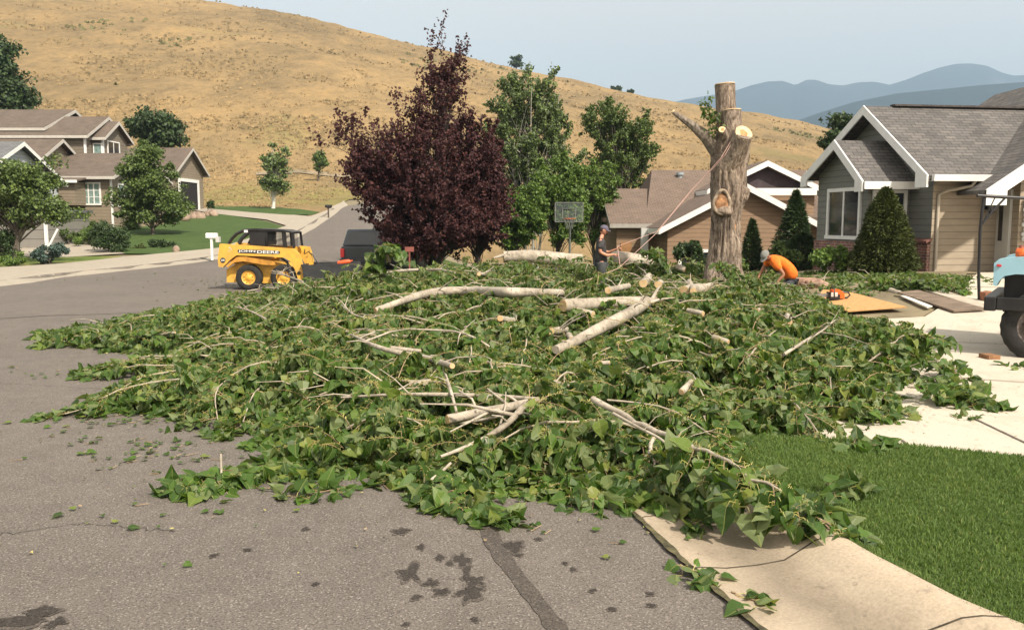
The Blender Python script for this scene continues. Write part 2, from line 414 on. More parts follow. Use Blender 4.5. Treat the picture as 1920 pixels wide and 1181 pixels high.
# ---------------------------------------------------------------- ground sheets
def grid_mesh(name, xs_fn, rows, ncol, mat, kind='structure', zoff=0.0, disp=None):
    co = []; 
    for y in rows:
        xa, xb = xs_fn(y); x = np.linspace(xa, xb, ncol); z = terr(x, np.full(ncol, y)) + zoff
        if disp is not None: z = z + disp(x, np.full(ncol, y))
        co.append(np.stack([x, np.full(ncol, y), z], 1))
    co = np.concatenate(co); nr = len(rows)
    i = np.arange(nr - 1)[:, None] * ncol + np.arange(ncol - 1)[None]; i = i.ravel()
    f = np.stack([i, i + 1, i + ncol + 1, i + ncol], 1).ravel()
    o = np_mesh(name, co, f, np.full(len(i), 4), mat, smooth=True); tag(o, kind=kind); return o
rows1 = np.concatenate([np.arange(-30, 0, 3.0), np.arange(0, 60, 0.8), np.arange(60, 116.1, 1.0)])
g = grid_mesh('ground', lambda y: (-45 - max(y, 0) * 1.3, 45 + max(y, 0) * 1.3), rows1, 300, [M_DIRT]); 
hr = np.concatenate([np.arange(114.5, 200, 2.0), np.arange(200, 452, 3.0), np.arange(452, 900, 22)])
def hdisp(x, y):
    d = np.array([mnoise.noise((a * .05, b * .05, 0)) * 1.6 + mnoise.noise((a * .2, b * .2, 3)) * .55 for a, b in zip(x, y)])
    return d * np.clip((y - 116) / 60, 0, 1) - 0.02
hill = grid_mesh('hillside', lambda y: (-y * 1.15, y * 1.25), hr, 330, [M_HILL], disp=hdisp)
# the foot of the hill this side of the path: a sheet of the same dry grass from 84 m on
foot = grid_mesh('meadow', lambda y: (-80 - y * .5, 60 + y * .5), np.arange(90, 116, 1.0), 240, [M_HILL], zoff=0.10)

def in_poly(pts, poly):
    x = pts[:, 0]; y = pts[:, 1]; c = np.zeros(len(pts), bool); n = len(poly)
    for i in range(n):
        x1, y1 = poly[i]; x2, y2 = poly[(i + 1) % n]
        t = ((y1 > y) != (y2 > y)) & (x < (x2 - x1) * (y - y1) / (y2 - y1 + 1e-12) + x1); c ^= t
    return c
def edge_dist(pts, poly):
    d = np.full(len(pts), 1e9); n = len(poly)
    for i in range(n):
        a = np.array(poly[i]); b = np.array(poly[(i + 1) % n]); ab = b - a
        t = np.clip(((pts - a) @ ab) / (ab @ ab + 1e-12), 0, 1); q = a + t[:, None] * ab
        d = np.minimum(d, np.hypot(*(pts - q).T))
    return d
def densify(poly, step):
    out_ = []
    for i in range(len(poly)):
        a = np.array(poly[i]); b = np.array(poly[(i + 1) % len(poly)]); n = max(1, int(math.ceil(np.hypot(*(b - a)) / step)))
        for k in range(n): out_.append(tuple(a + (b - a) * k / n))
    return out_
def sheet(name, poly, mat, off, res=1.0, skirt=0.0, kind='structure', zf=None):
    poly = [(p[0], p[1]) for p in poly]; dp = densify(poly, res)
    a = np.array(dp); gx = np.arange(a[:, 0].min(), a[:, 0].max(), res); gy = np.arange(a[:, 1].min(), a[:, 1].max(), res)
    gp = np.array([(x, y) for x in gx for y in gy]) if len(gx) and len(gy) else np.zeros((0, 2))
    if len(gp): gp = gp[in_poly(gp, dp)]; gp = gp[edge_dist(gp, dp) > res * .35]
    allp = [Vector(p) for p in dp] + [Vector(p) for p in gp]; nb = len(dp)
    v, e, f, *_ = delaunay_2d_cdt(allp, [], [list(range(nb))], 1, 1e-5)
    z = zf or (lambda x, y: tz(x, y))
    m = MB(); co = [Vector((p[0], p[1], z(p[0], p[1]) + off)) for p in v]
    fs = []
    for q in f:
        n = (co[q[1]] - co[q[0]]).cross(co[q[2]] - co[q[0]])
        fs.append(tuple(q) if n.z > 0 else tuple(reversed(q)))
    m.add(co, fs, 0, True)
    if skirt:
        for i in range(nb):
            p = Vector((*dp[i], z(*dp[i]) + off)); q = Vector((*dp[(i + 1) % nb], z(*dp[(i + 1) % nb]) + off)); s = Vector((0, 0, -skirt))
            m.face([p, q, q + s, p + s])
    o = m.build(name, mat); 
    if kind: o['kind'] = kind
    return o
def gp(pts): return [tuple(G(x, y)[:2]) for x, y in pts]

def arc(poly, n):
    a = np.array(poly); s = np.concatenate([[0], np.cumsum(np.hypot(*np.diff(a, axis=0).T))]); t = np.linspace(0, s[-1], n)
    return np.stack([np.interp(t, s, a[:, 0]), np.interp(t, s, a[:, 1])], 1)

# kerb line right of the street: gutter street-side edge and lawn-side edge (world metres)
KS = gp([(1500, 1240), (1418, 1181), (1350, 1120), (1280, 1058), (1185, 965), (1095, 905)])
KL = gp([(2050, 1290), (1800, 1181), (1650, 1098), (1560, 1042), (1455, 975), (1330, 900), (1240, 850)])
far_kerb = [(-1.2, 12.0), (-3.6, 17.0), (-5.4, 22.0), (-6.0, 28.0), (-6.3, 40), (-6.3, 95)]
RE = gp([(0, 538), (60, 531), (118, 521), (240, 508), (400, 489), (480, 474), (549, 452), (590, 430), (628, 404), (652, 388)])
WE = gp([(0, 507), (100, 501), (230, 487), (330, 478), (410, 470), (478, 448), (540, 427), (585, 409), (617, 397), (645, 380)])
RE = [(-60, 4), (-30, 13.5), (-20, 20.5)] + RE; WE = [(-60, 11.5), (-32, 22), (-24, 29.5)] + WE
xe = RE[-1][0]
road = [(-60, -28), (KS[0][0] + 3.2, -28), (KS[0][0] + .6, 1.5)] + KS + far_kerb[:-1] + [(-5.5, 60), (xe + 8, RE[-1][1]), (xe + 8.3, 93), (xe + .3, 93)] + RE[::-1]
sheet('road', road, M_ASPH, 0.012, 1.2, zf=lambda x, y: tz(x, y) + .0015 * max(0, y - 30))
def zkerb(x, y):     # a rolled kerb: the gutter lies low, the walk stands proud of it
    d = float(edge_dist(np.array([[x, y]]), RE + RE[::-1])[0])
    return tz(x, y) + .0018 * max(0, y - 30) + 0.10 * float(sm(max(d - .45, 0) / .3))
sheet('sidewalk', RE + WE[::-1], M_WALK, 0.022, 0.6, skirt=.06, zf=zkerb)
m = MB(); ra = arc(RE, 130)
for i in range(129):
    a = ra[i]; b = ra[i + 1]; d = (b - a) / np.hypot(*(b - a)); q = np.array([-d[1], d[0]])
    if a[1] > 70: break
    c4 = [a + q * .50, a + q * .66, b + q * .66, b + q * .50]
    m.face([(p[0], p[1], zkerb(p[0], p[1]) + .035) for p in c4])
tag(m.build('gutter_joint', simple('old_gutter_dirt', (.15, .13, .105), .9, .3, 2)), kind='structure')

# right gutter with a rolled profile, cast in slabs with joints
ns = 90; A_ = arc(KS, ns); B_ = arc(KL, ns); prof = [(0, .004), (.05, .010), (.22, -.006), (.42, .002), (.60, .024), (.72, .085), (.80, .128), (.88, .145), (.975, .146), (1.0, .12)]
m = MB(); rows_ = []
jt = [8, 33, 60]
for i in range(ns):
    r_ = []
    for t, h in prof:
        p = A_[i] * (1 - t) + B_[i] * t; r_.append(Vector((p[0], p[1], h + .018 + .003 * mnoise.noise((p[0] * 3, p[1] * 3, 0))))) ; jl = 0
    rows_.append(r_)
vs_ = [q for r_ in rows_ for q in r_]; k = len(prof)
m.add(vs_, [(i * k + j, i * k + j + 1, (i + 1) * k + j + 1, (i + 1) * k + j) for i in range(ns - 1) for j in range(k - 1)], 0, True, [[(prof[j][0], i * .1), (prof[j + 1][0], i * .1), (prof[j + 1][0], i * .1 + .1), (prof[j][0], i * .1 + .1)] for i in range(ns - 1) for j in range(k - 1)])
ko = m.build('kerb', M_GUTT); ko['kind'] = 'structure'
m = MB()
for i in jt:
    r0_ = rows_[i]; d = (rows_[i + 1][4] - rows_[i][4]).normalized() * .006
    for j in range(k - 1): m.face([r0_[j] - d + Vector((0, 0, .0025)), r0_[j + 1] - d + Vector((0, 0, .0025)), r0_[j + 1] + d + Vector((0, 0, .0025)), r0_[j] + d + Vector((0, 0, .0025))])
tag(m.build('kerb_joints', simple('kerb_joint_dirt', (.07, .055, .035), .9, .4, 12)), kind='structure')
m = MB()
for i in range(ns):       # dirt and moss in the crack between asphalt and gutter
    p = A_[i]; d = (A_[min(i + 1, ns - 1)] - A_[max(i - 1, 0)]); d = d / (np.hypot(*d) + 1e-9); nx = np.array([-d[1], d[0]])
    ww = .012 + .02 * abs(mnoise.noise((p[0] * 6, p[1] * 6, 5)))
    rows_[i] = (Vector((*(p - nx * ww), .03)), Vector((*(p + nx * ww * 1.2), .032)))
for i in range(ns - 1): m.face([rows_[i][0], rows_[i][1], rows_[i + 1][1], rows_[i + 1][0]])
tag(m.build('road_crack', simple('mossy_crack_dirt', (.085, .075, .035), .95, .5, 14)), kind='structure')

LE = gp([(1330, 846), (1440, 848), (1540, 855), (1700, 872), (1820, 884), (1960, 898), (2200, 925), (2600, 985)])  # lawn / driveway edge
lawn_poly = [KL[i] for i in range(len(KL))] + LE + [(12, 0), (4.5, .8)]
def zlawn(x, y): return 0.138 + .02 * float(sm((x - 1.5) / 2)) + .035 * float(mnoise.noise((x * .9, y * .9, 0)))
sheet('lawn', lawn_poly, M_LAWN, 0.0, .35, skirt=.1, zf=zlawn)
drive = [KL[-1]] + LE[:] + [(16, 6.5), (24, 9), (24, 21), (11.5, 21.0), (9.2, 17.4), (7.5, 15.4), (5.0, 15.2), (1.5, 13.2), (-1.4, 12.2)] + [KS[-1]]
sheet('driveway', drive, M_CONC, 0.05, .6, skirt=.06)
m = MB()                                                 # saw cuts in the driveway
def strip(m, a, b, wd, off, z=tz, n=14, mi=0):
    a = Vector(a); b = Vector(b); d = (b - a).normalized(); q = Vector((-d.y, d.x)) * wd / 2
    for i in range(n):
        p = a + (b - a) * i / n; r = a + (b - a) * (i + 1) / n
        m.face([(p.x - q.x, p.y - q.y, z(p.x - q.x, p.y - q.y) + off), (r.x - q.x, r.y - q.y, z(r.x - q.x, r.y - q.y) + off),
                (r.x + q.x, r.y + q.y, z(r.x + q.x, r.y + q.y) + off), (p.x + q.x, p.y + q.y, z(p.x + q.x, p.y + q.y) + off)], mi)
for a, b in (((1820, 792), (1990, 875)), ((1690, 836), (1735, 872)), ((1600, 640), (1960, 655)), ((1560, 700), (1960, 728))):
    strip(m, G(a[0], a[1])[:2], G(b[0], b[1])[:2], .022, .058)
tag(m.build('driveway_joint', simple('joint_dirt', (.16, .13, .10), .9, .4, 8)), kind='structure')
M_STAIN = simple('dusty_concrete_stain', (.50, .40, .29), .9, .12, 3, col2=(.56, .48, .37))

# wet spots and tar on the street: thin sheets with ragged outlines
def blot(m, px, py, rx, ry, mi=0, rag=.45, off=.018, n=26, seed=0):
    c = G(px, py); kx = rx / F * c.y; e = G(px, py + ry); ky = abs(c.y - e.y); pts = []
    for i in range(n):
        a = 2 * math.pi * i / n; rr = 1 + rag * mnoise.noise((math.cos(a) * 1.6 + seed * 7.1, math.sin(a) * 1.6, seed * 3.3)) * 1.5
        rr += rag * .12 * mnoise.noise((math.cos(a) * 4 + seed, math.sin(a) * 6, seed))
        pts.append((c.x + kx * rr * math.cos(a), c.y + ky * rr * math.sin(a), tz(c.x, c.y) + off))
    m.face(pts, mi)
M_WET = asphalt('wet_asphalt', .30)
M_TAR = asphalt('tar_seal', .55)
m = MB(); spots = [(772, 1078, 19, 11), (866, 1054, 14, 10), (874, 1078, 10, 18), (890, 1092, 14, 8), (880, 1112, 19, 14), (780, 1124, 10, 6), (790, 1030, 9, 5), (806, 1036, 9, 6),
    (825, 1050, 10, 6), (843, 1061, 7, 4), (808, 1098, 14, 5), (828, 1114, 14, 5), (961, 1029, 17, 7), (637, 1139, 9, 4), (762, 1176, 9, 4), (890, 1166, 8, 5), (960, 1083, 7, 4),
    (1147, 1147, 11, 4), (975, 1045, 9, 3), (965, 1012, 8, 3), (1221, 1140, 11, 4), (1219, 1118, 9, 4), (1100, 1104, 8, 5), (1075, 1072, 7, 4), (1112, 1112, 8, 3),
    (404, 1010, 8, 4), (402, 1045, 9, 4), (465, 1035, 8, 3), (520, 1034, 9, 3), (572, 996, 9, 3), (593, 1099, 7, 3), (755, 1000, 14, 4), (1060, 1060, 6, 3), (1010, 1015, 8, 3), (545, 1172, 10, 7),
    (60, 1162, 42, 11), (85, 1148, 22, 6), (20, 1172, 24, 8), (105, 1172, 16, 8)]
for i, (a, b, c_, d_) in enumerate(spots):
    big_ = c_ > 11; big2 = c_ > 30
    if not big_ and i % 3 == 1: continue
    kq = 1.0 if big_ else .72
    blot(m, a, b, c_ * kq * 1.25 + 1, d_ * kq * 1.3 + .8, 1, .8 if big_ else .5, .0150 + .00004 * i, seed=i, n=48)
    blot(m, a, b, c_ * kq, d_ * kq, 0, .8 if big_ else .5, .0170 + .00004 * i, seed=i, n=48)
tag(m.build('road_stains', [M_WET, asphalt('damp_asphalt', .62)]), kind='structure')
m = MB(); tp = [G(x, y) for x, y in ((906, 935), (912, 985), (925, 1020), (950, 1060), (985, 1105), (1020, 1150), (1058, 1200))]
tw = [.036, .050, .055, .050, .046, .044, .046]; rr_ = []
fine = arc([tuple(p[:2]) for p in tp], 60)
for i in range(60):
    d = fine[min(i + 1, 59)] - fine[max(i - 1, 0)]; d = d / np.hypot(*d); q = np.array([-d[1], d[0]]) * (np.interp(i / 59, np.linspace(0, 1, 7), tw) + .018 * mnoise.noise((fine[i][0] * 9, fine[i][1] * 9, 2)))
    rr_.append(((*(fine[i] - q), .0162), (*(fine[i] + q), .0162)))
for i in range(59): m.face([rr_[i][0], rr_[i][1], rr_[i + 1][1], rr_[i + 1][0]])
l1 = arc(gp([(-20, 600), (90, 593), (200, 590), (330, 583)]), 30)
for i in range(29):
    a = l1[i]; b = l1[i + 1]; ww = .06 * (1 - i / 34); m.face([(a[0], a[1] - ww, .0164), (b[0], b[1] - ww, .0164), (b[0], b[1] + ww, .0164), (a[0], a[1] + ww, .0164)])
tag(m.build('tar_seam', [M_TAR]), kind='structure')

# far ground zones
sheet('dry_meadow', [(-80, 90.5), (WE[-1][0] - .1, 90.5)] + WE[::-1][:3] + [(WE[-3][0] - 2, 68), (-26, 70), (-60, 68)], M_HILL, .06, 1.2, zf=lambda x, y: tz(x, y) + .0006 * max(0, y - 60))
sheet('dry_bank', [(xe + 8.4, 90.5), (xe + 8.2, 70), (-5.0, 55), (14, 52), (60, 60), (60, 90.5)], M_HILL, .05, 1.2)
sheet('far_lawn', gp([(212, 478), (300, 479), (395, 473), (412, 469), (476, 447), (532, 427), (500, 417), (440, 407), (392, 400), (330, 405), (300, 424), (255, 428), (214, 430)]), M_LAWNF, .07, 1.0)
sheet('garage_driveway', gp([(355, 395), (392, 401), (440, 407), (500, 414), (542, 427), (587, 408), (540, 404), (470, 400), (400, 394), (372, 391)]), M_WALK, .085, 1.0)
sheet('roadside_lawn', gp([(392, 386), (402, 394), (470, 400), (540, 405), (585, 405), (600, 400), (560, 394), (480, 390)]), M_LAWNF, .09, 1.0)
sheet('near_left_lawn', gp([(-40, 512), (60, 504), (130, 498), (240, 487), (225, 482), (120, 484), (70, 482), (60, 470), (-40, 470)]), M_LAWNS, .06, 1.0)
sheet('side_lawn', gp([(240, 476), (195, 463), (120, 452), (60, 450), (60, 440), (100, 425), (215, 425), (214, 440), (213, 474)]), lawnmat('weedy_bed', (.10, .115, .03), (.15, .15, .05), (.2, .15, .07)), .03, 1.0)
sheet('side_driveway', gp([(34, 484), (70, 484), (125, 485), (235, 478), (172, 463), (110, 455), (48, 451), (33, 455)]), M_WALK, .075, 1.0)
sheet('right_lawn', [(-5.6, 23), (-5.9, 40), (-5.9, 52), (3, 52), (6, 34), (5.5, 23), (2, 20), (-3, 19.5)], M_LAWNF, .02, 1.0)
sheet('yard', [(1.5, 13.3), (5.0, 15.3), (7.5, 15.5), (9.2, 17.5), (11.2, 21.0), (24, 21.1), (24, 23), (11, 32), (6, 33.8), (5.6, 22), (2.2, 19.6), (-2.9, 19.2), (-1.2, 12.4)], M_DIRT, .022, 1.0)
pathp = gp([(480, 330), (560, 326), (660, 336), (760, 340), (760, 333), (660, 330), (560, 320), (480, 325)])
sheet('hill_path', pathp, simple('gravel_path', (.25, .20, .13), .95, .25, .5), .14, 2.0)

def scrub(n, seed, matname, cols, size, y0, y1, thresh):
    r = np.random.default_rng(seed); y = 1 / r.uniform(1 / y1, 1 / y0, n * 4); x = r.uniform(-.72, .62, n * 4) * y; ok_ = (y > 116) | (((x < WE[-1][0] - 2) | (x > WE[-1][0] + 9)) & (x > -45)); x = x[ok_]; y = y[ok_]
    nz = np.array([mnoise.noise((a * .018, b * .010, seed)) + .5 * mnoise.noise((a * .07, b * .04, seed)) for a, b in zip(x, y)]); k_ = nz > thresh; x = x[k_][:n]; y = y[k_][:n]; n = len(x)
    z = terr(x, y) - .1; rep = 5; X = np.repeat(x, rep) + r.standard_normal(n * rep) * size * .5; Y_ = np.repeat(y, rep) + r.standard_normal(n * rep) * size * .5; Z = np.repeat(z, rep); nn = n * rep
    s = size * (.35 + r.random(nn)) * (.55 + np.clip(Y_, 80, 420) / 300); a = r.uniform(0, 6.28, nn); dx = np.cos(a) * s * .6; dy = np.sin(a) * s * .6; hx = r.standard_normal(nn) * s * .2
    co = np.stack([np.stack([X - dx, Y_ - dy, Z], 1), np.stack([X + dx, Y_ + dy, Z], 1), np.stack([X + dx * .7 + hx, Y_ + dy * .7, Z + s * .55], 1), np.stack([X + hx, Y_, Z + s * .8], 1), np.stack([X - dx * .7 + hx, Y_ - dy * .7, Z + s * .5], 1)], 1).reshape(-1, 3)
    f = np.arange(nn * 5); o = np_mesh('dry_grass', co, f, np.full(nn, 5), simple(matname, cols[0], .95, .2, .3, col2=cols[1]), np.zeros((nn * 5, 2))); o['kind'] = 'stuff'; o['label'] = 'dry grass tufts on the hill'; return o
scrub(16000, 5, 'straw_tuft', ((.31, .225, .115), (.25, .185, .092)), .36, 74, 420, -.25)
scrub(4500, 9, 'brown_tuft', ((.24, .18, .095), (.19, .15, .075)), .40, 88, 420, .12)
scrub(1500, 14, 'olive_tuft', ((.17, .155, .07), (.135, .13, .055)), .6, 170, 420, .40)

# ---------------------------------------------------------------- mountains and haze
def mountain(name, Y, sk, base, mat, depth, disp=.02, seed=0):
    xs = np.linspace(sk[0][0], sk[-1][0], 220); ys = np.interp(xs, [p[0] for p in sk], [p[1] for p in sk])
    nr = 26; co = np.zeros((nr * 2, 220, 3))
    for j in range(nr * 2):
        t = j / (nr - 1) if j < nr else 1 - (j - nr + 1) / nr
        for i in range(220):
            p = P(xs[i], ys[i], Y); fall = t
            yy = Y - depth * (1 - t) if j < nr else Y + depth * (1 - t)
            zb = base; z = zb + (p.z - zb) * (fall ** 1.0)
            x = p.x * yy / Y
            nz = mnoise.fractal((x / (depth * .5), yy / (depth * .5), seed), .9, 2.1, 6)
            z += nz * (p.z - base) * disp * (0.25 + 4 * t * (1 - t)) * (1 if t < 1 else .3)
            co[j, i] = (x, yy, z)
    nt_ = nr * 2; i = (np.arange(nt_ - 1)[:, None] * 220 + np.arange(219)[None]).ravel()
    f = np.stack([i, i + 1, i + 221, i + 220], 1).ravel()
    o = np_mesh(name, co.reshape(-1, 3), f, np.full(len(i), 4), mat, smooth=True); o['kind'] = 'structure'; return o
def mtmat(name, a, b, sc):
    m = NB(name); v = m.coord('Object'); n = m.noise(v, sc, 8, .65); n2 = m.noise(v, sc * 6, 6, .7)
    m.col(m.mix(m.ramp(n, [(.52, 0.0), (.66, .7)]), m.ramp(n2, [(.3, a), (.7, tuple(c * 1.5 for c in a))]), b)); m.rough(.95); m.set(Specular_IOR_Level=.1); return m.mat
mountain('forested_ridge', 2600, [(900, 420), (1300, 305), (1400, 262), (1480, 232), (1530, 214), (1600, 192), (1680, 176), (1760, 168), (1840, 160), (1920, 154), (2050, 146), (2300, 150), (2700, 190)],
         -60, mtmat('forest_slope', (.010, .016, .016), (.022, .028, .022), .004), 900, .03, 1)
mountain('far_mountain', 5200, [(1000, 300), (1180, 210), (1290, 186), (1340, 178), (1380, 170), (1410, 160), (1440, 153), (1468, 152), (1492, 160), (1512, 150), (1530, 150), (1552, 158), (1580, 161), (1610, 155), (1640, 154), (1668, 160),
         (1700, 150), (1730, 138), (1762, 127), (1792, 120), (1820, 119), (1850, 123), (1880, 137), (1900, 142), (1960, 140), (2060, 120), (2200, 150), (2700, 200)],
         -100, mtmat('far_slope', (.018, .026, .026), (.10, .095, .085), .0016), 1700, .035, 4)
hz = MB(); hz.bx(-5200, 6400, -200, 7300, -175, 1270)
m = NB('haze'); m.t.nodes.remove(m.b); pv = m.n('ShaderNodeVolumePrincipled')
pv.inputs['Color'].default_value = (.50, .73, 1.0, 1); pv.inputs['Density'].default_value = 0.000215; pv.inputs['Anisotropy'].default_value = 0.1
m.l(pv.outputs[0], m.out.inputs['Volume'])
ho = hz.build('haze', m.mat); ho['kind'] = 'stuff'; ho['label'] = 'pale smoky haze over the valley and mountains'
ho.display_type = 'WIRE'
# ---------------------------------------------------------------- leaves
# outline of a cottonwood leaf: (u across, v along), base at 0, tip at 1
LV = np.array([(0, 0), (0, .34), (0, .70), (0, 1.06), (.27, -.07), (.47, .16), (.40, .46), (.17, .80), (-.27, -.07), (-.47, .16), (-.40, .46), (-.17, .80)], float)
LF = np.array([(0, 4, 5, 1), (1, 5, 6, 2), (2, 6, 7, 3), (1, 9, 8, 0), (2, 10, 9, 1), (3, 11, 10, 2)])
LV2 = np.array([(0, 0), (0, 1.05), (.42, .30), (-.42, .30)], float); LF2 = np.array([(0, 2, 1), (0, 1, 3)])
def leaf_arrays(pos, tip, nrm, size, lod=0, fold=.25, curl=.35, lw=1.0, r=None):
    """pos, tip direction and upward normal of every leaf -> vertices, loops, sizes, uvs"""
    r = rng if r is None else r
    n = len(pos); tip = tip / (np.linalg.norm(tip, axis=1, keepdims=True) + 1e-9)
    nrm = nrm - tip * (nrm * tip).sum(1, keepdims=True); nrm /= (np.linalg.norm(nrm, axis=1, keepdims=True) + 1e-9)
    side = np.cross(tip, nrm)
    V, Fc = (LV, LF) if lod == 0 else (LV2, LF2)
    u = V[:, 0][None] * size[:, None] * lw; v = V[:, 1][None] * size[:, None]
    fo = (fold * (0.4 + 1.2 * r.random(n)))[:, None]; cu = (curl * (r.random(n) * 1.6 - .3))[:, None]
    h = np.abs(V[:, 0])[None] * size[:, None] * fo - (V[:, 1][None] ** 2) * size[:, None] * cu
    if lod == 0: h = h + size[:, None] * .05 * r.standard_normal((n, len(V)))
    co = pos[:, None] + side[:, None] * u[..., None] + tip[:, None] * v[..., None] + nrm[:, None] * h[..., None]
    k = len(V); f = (Fc[None] + (np.arange(n) * k)[:, None, None])
    uv = np.broadcast_to(V[Fc.ravel()][None], (n, Fc.size, 2))
    return co.reshape(-1, 3), f.ravel(), np.full(n * len(Fc), Fc.shape[1]), uv.reshape(-1, 2)
class Acc:
    """gathers arrays of faces with material numbers"""
    def __init__(s): s.co = []; s.lp = []; s.sz = []; s.uv = []; s.mi = []; s.n = 0
    def add(s, arr, mi=0):
        co, lp, sz, uv = arr; s.co.append(co); s.lp.append(np.asarray(lp) + s.n); s.sz.append(sz); s.uv.append(uv); s.mi.append(np.full(len(sz), mi)); s.n += len(co)
    def sticks(s, A, B, ra, rb, mi=0, seg=3):
        A = np.asarray(A, float); B = np.asarray(B, float); n = len(A)
        if n == 0: return
        d = B - A; d /= (np.linalg.norm(d, axis=1, keepdims=True) + 1e-9)
        ref = np.where(np.abs(d[:, 2:3]) > .9, np.array([[1., 0, 0]]), np.array([[0, 0, 1.]])); a = np.cross(d, ref); a /= np.linalg.norm(a, axis=1, keepdims=True); b = np.cross(d, a)
        ra = np.broadcast_to(ra, n); rb = np.broadcast_to(rb, n); co = []
        for (Q, rr) in ((A, ra), (B, rb)):
            for k in range(seg):
                t = 2 * math.pi * k / seg; co.append(Q + (a * math.cos(t) + b * math.sin(t)) * rr[:, None])
        co = np.stack(co, 1)
        fs = np.array([(k, (k + 1) % seg, seg + (k + 1) % seg, seg + k) for k in range(seg)])
        f = (fs[None] + (np.arange(n) * 2 * seg)[:, None, None]).ravel()
        s.add((co.reshape(-1, 3), f, np.full(n * seg, 4), np.zeros((n * seg * 4, 2))), mi)
    def build(s, name, mats, parent=None, loc=None, smooth=False):
        return np_mesh(name, np.concatenate(s.co), np.concatenate(s.lp), np.concatenate(s.sz), mats, np.concatenate(s.uv), np.concatenate(s.mi), smooth, parent, loc)

ML_POP = leafmat('cut_poplar_leaf', (.050, .103, .018), (.138, .182, .070), (.24, .25, .08), rough=.5, transl=.30, var=.46, patch=(.19, .22, .05))
ML_TWIG = simple('green_yellow_twig', (.36, .33, .10), .6, .3, 5)
ML_TWIGB = simple('brown_twig', (.26, .19, .11), .8, .35, 8)
ML_PURP = leafmat('purple_leaf', (.060, .022, .024), (.068, .026, .03), None, rough=.65, transl=.22, var=.55, patch=(.13, .050, .042))
ML_GREEN = leafmat('green_leaf', (.085, .135, .036), (.105, .145, .055), None, rough=.5, transl=.2, var=.4, patch=(.12, .18, .06))
ML_BIRCH = leafmat('grey_green_leaf', (.125, .180, .062), (.10, .13, .07), None, rough=.5, transl=.2, var=.4, patch=(.12, .16, .07))
ML_BRIGHT = leafmat('bright_green_leaf', (.110, .180, .038), (.11, .17, .055), None, rough=.5, transl=.25, var=.35, patch=(.16, .24, .05))
ML_DARK = leafmat('dark_green_leaf', (.036, .066, .022), (.045, .07, .03), None, rough=.55, transl=.1, var=.45)
ML_OLIVE = leafmat('olive_needle', (.064, .085, .020), (.05, .065, .02), None, rough=.6, transl=.08, var=.4, patch=(.10, .12, .03))
ML_SPRUCE = leafmat('blue_green_needle', (.055, .095, .080), (.07, .10, .09), None, rough=.6, transl=.05, var=.45, patch=(.16, .24, .22))
ML_MAPLE = leafmat('mid_green_leaf', (.098, .148, .040), (.075, .11, .04), None, rough=.5, transl=.2, var=.4, patch=(.10, .15, .05))

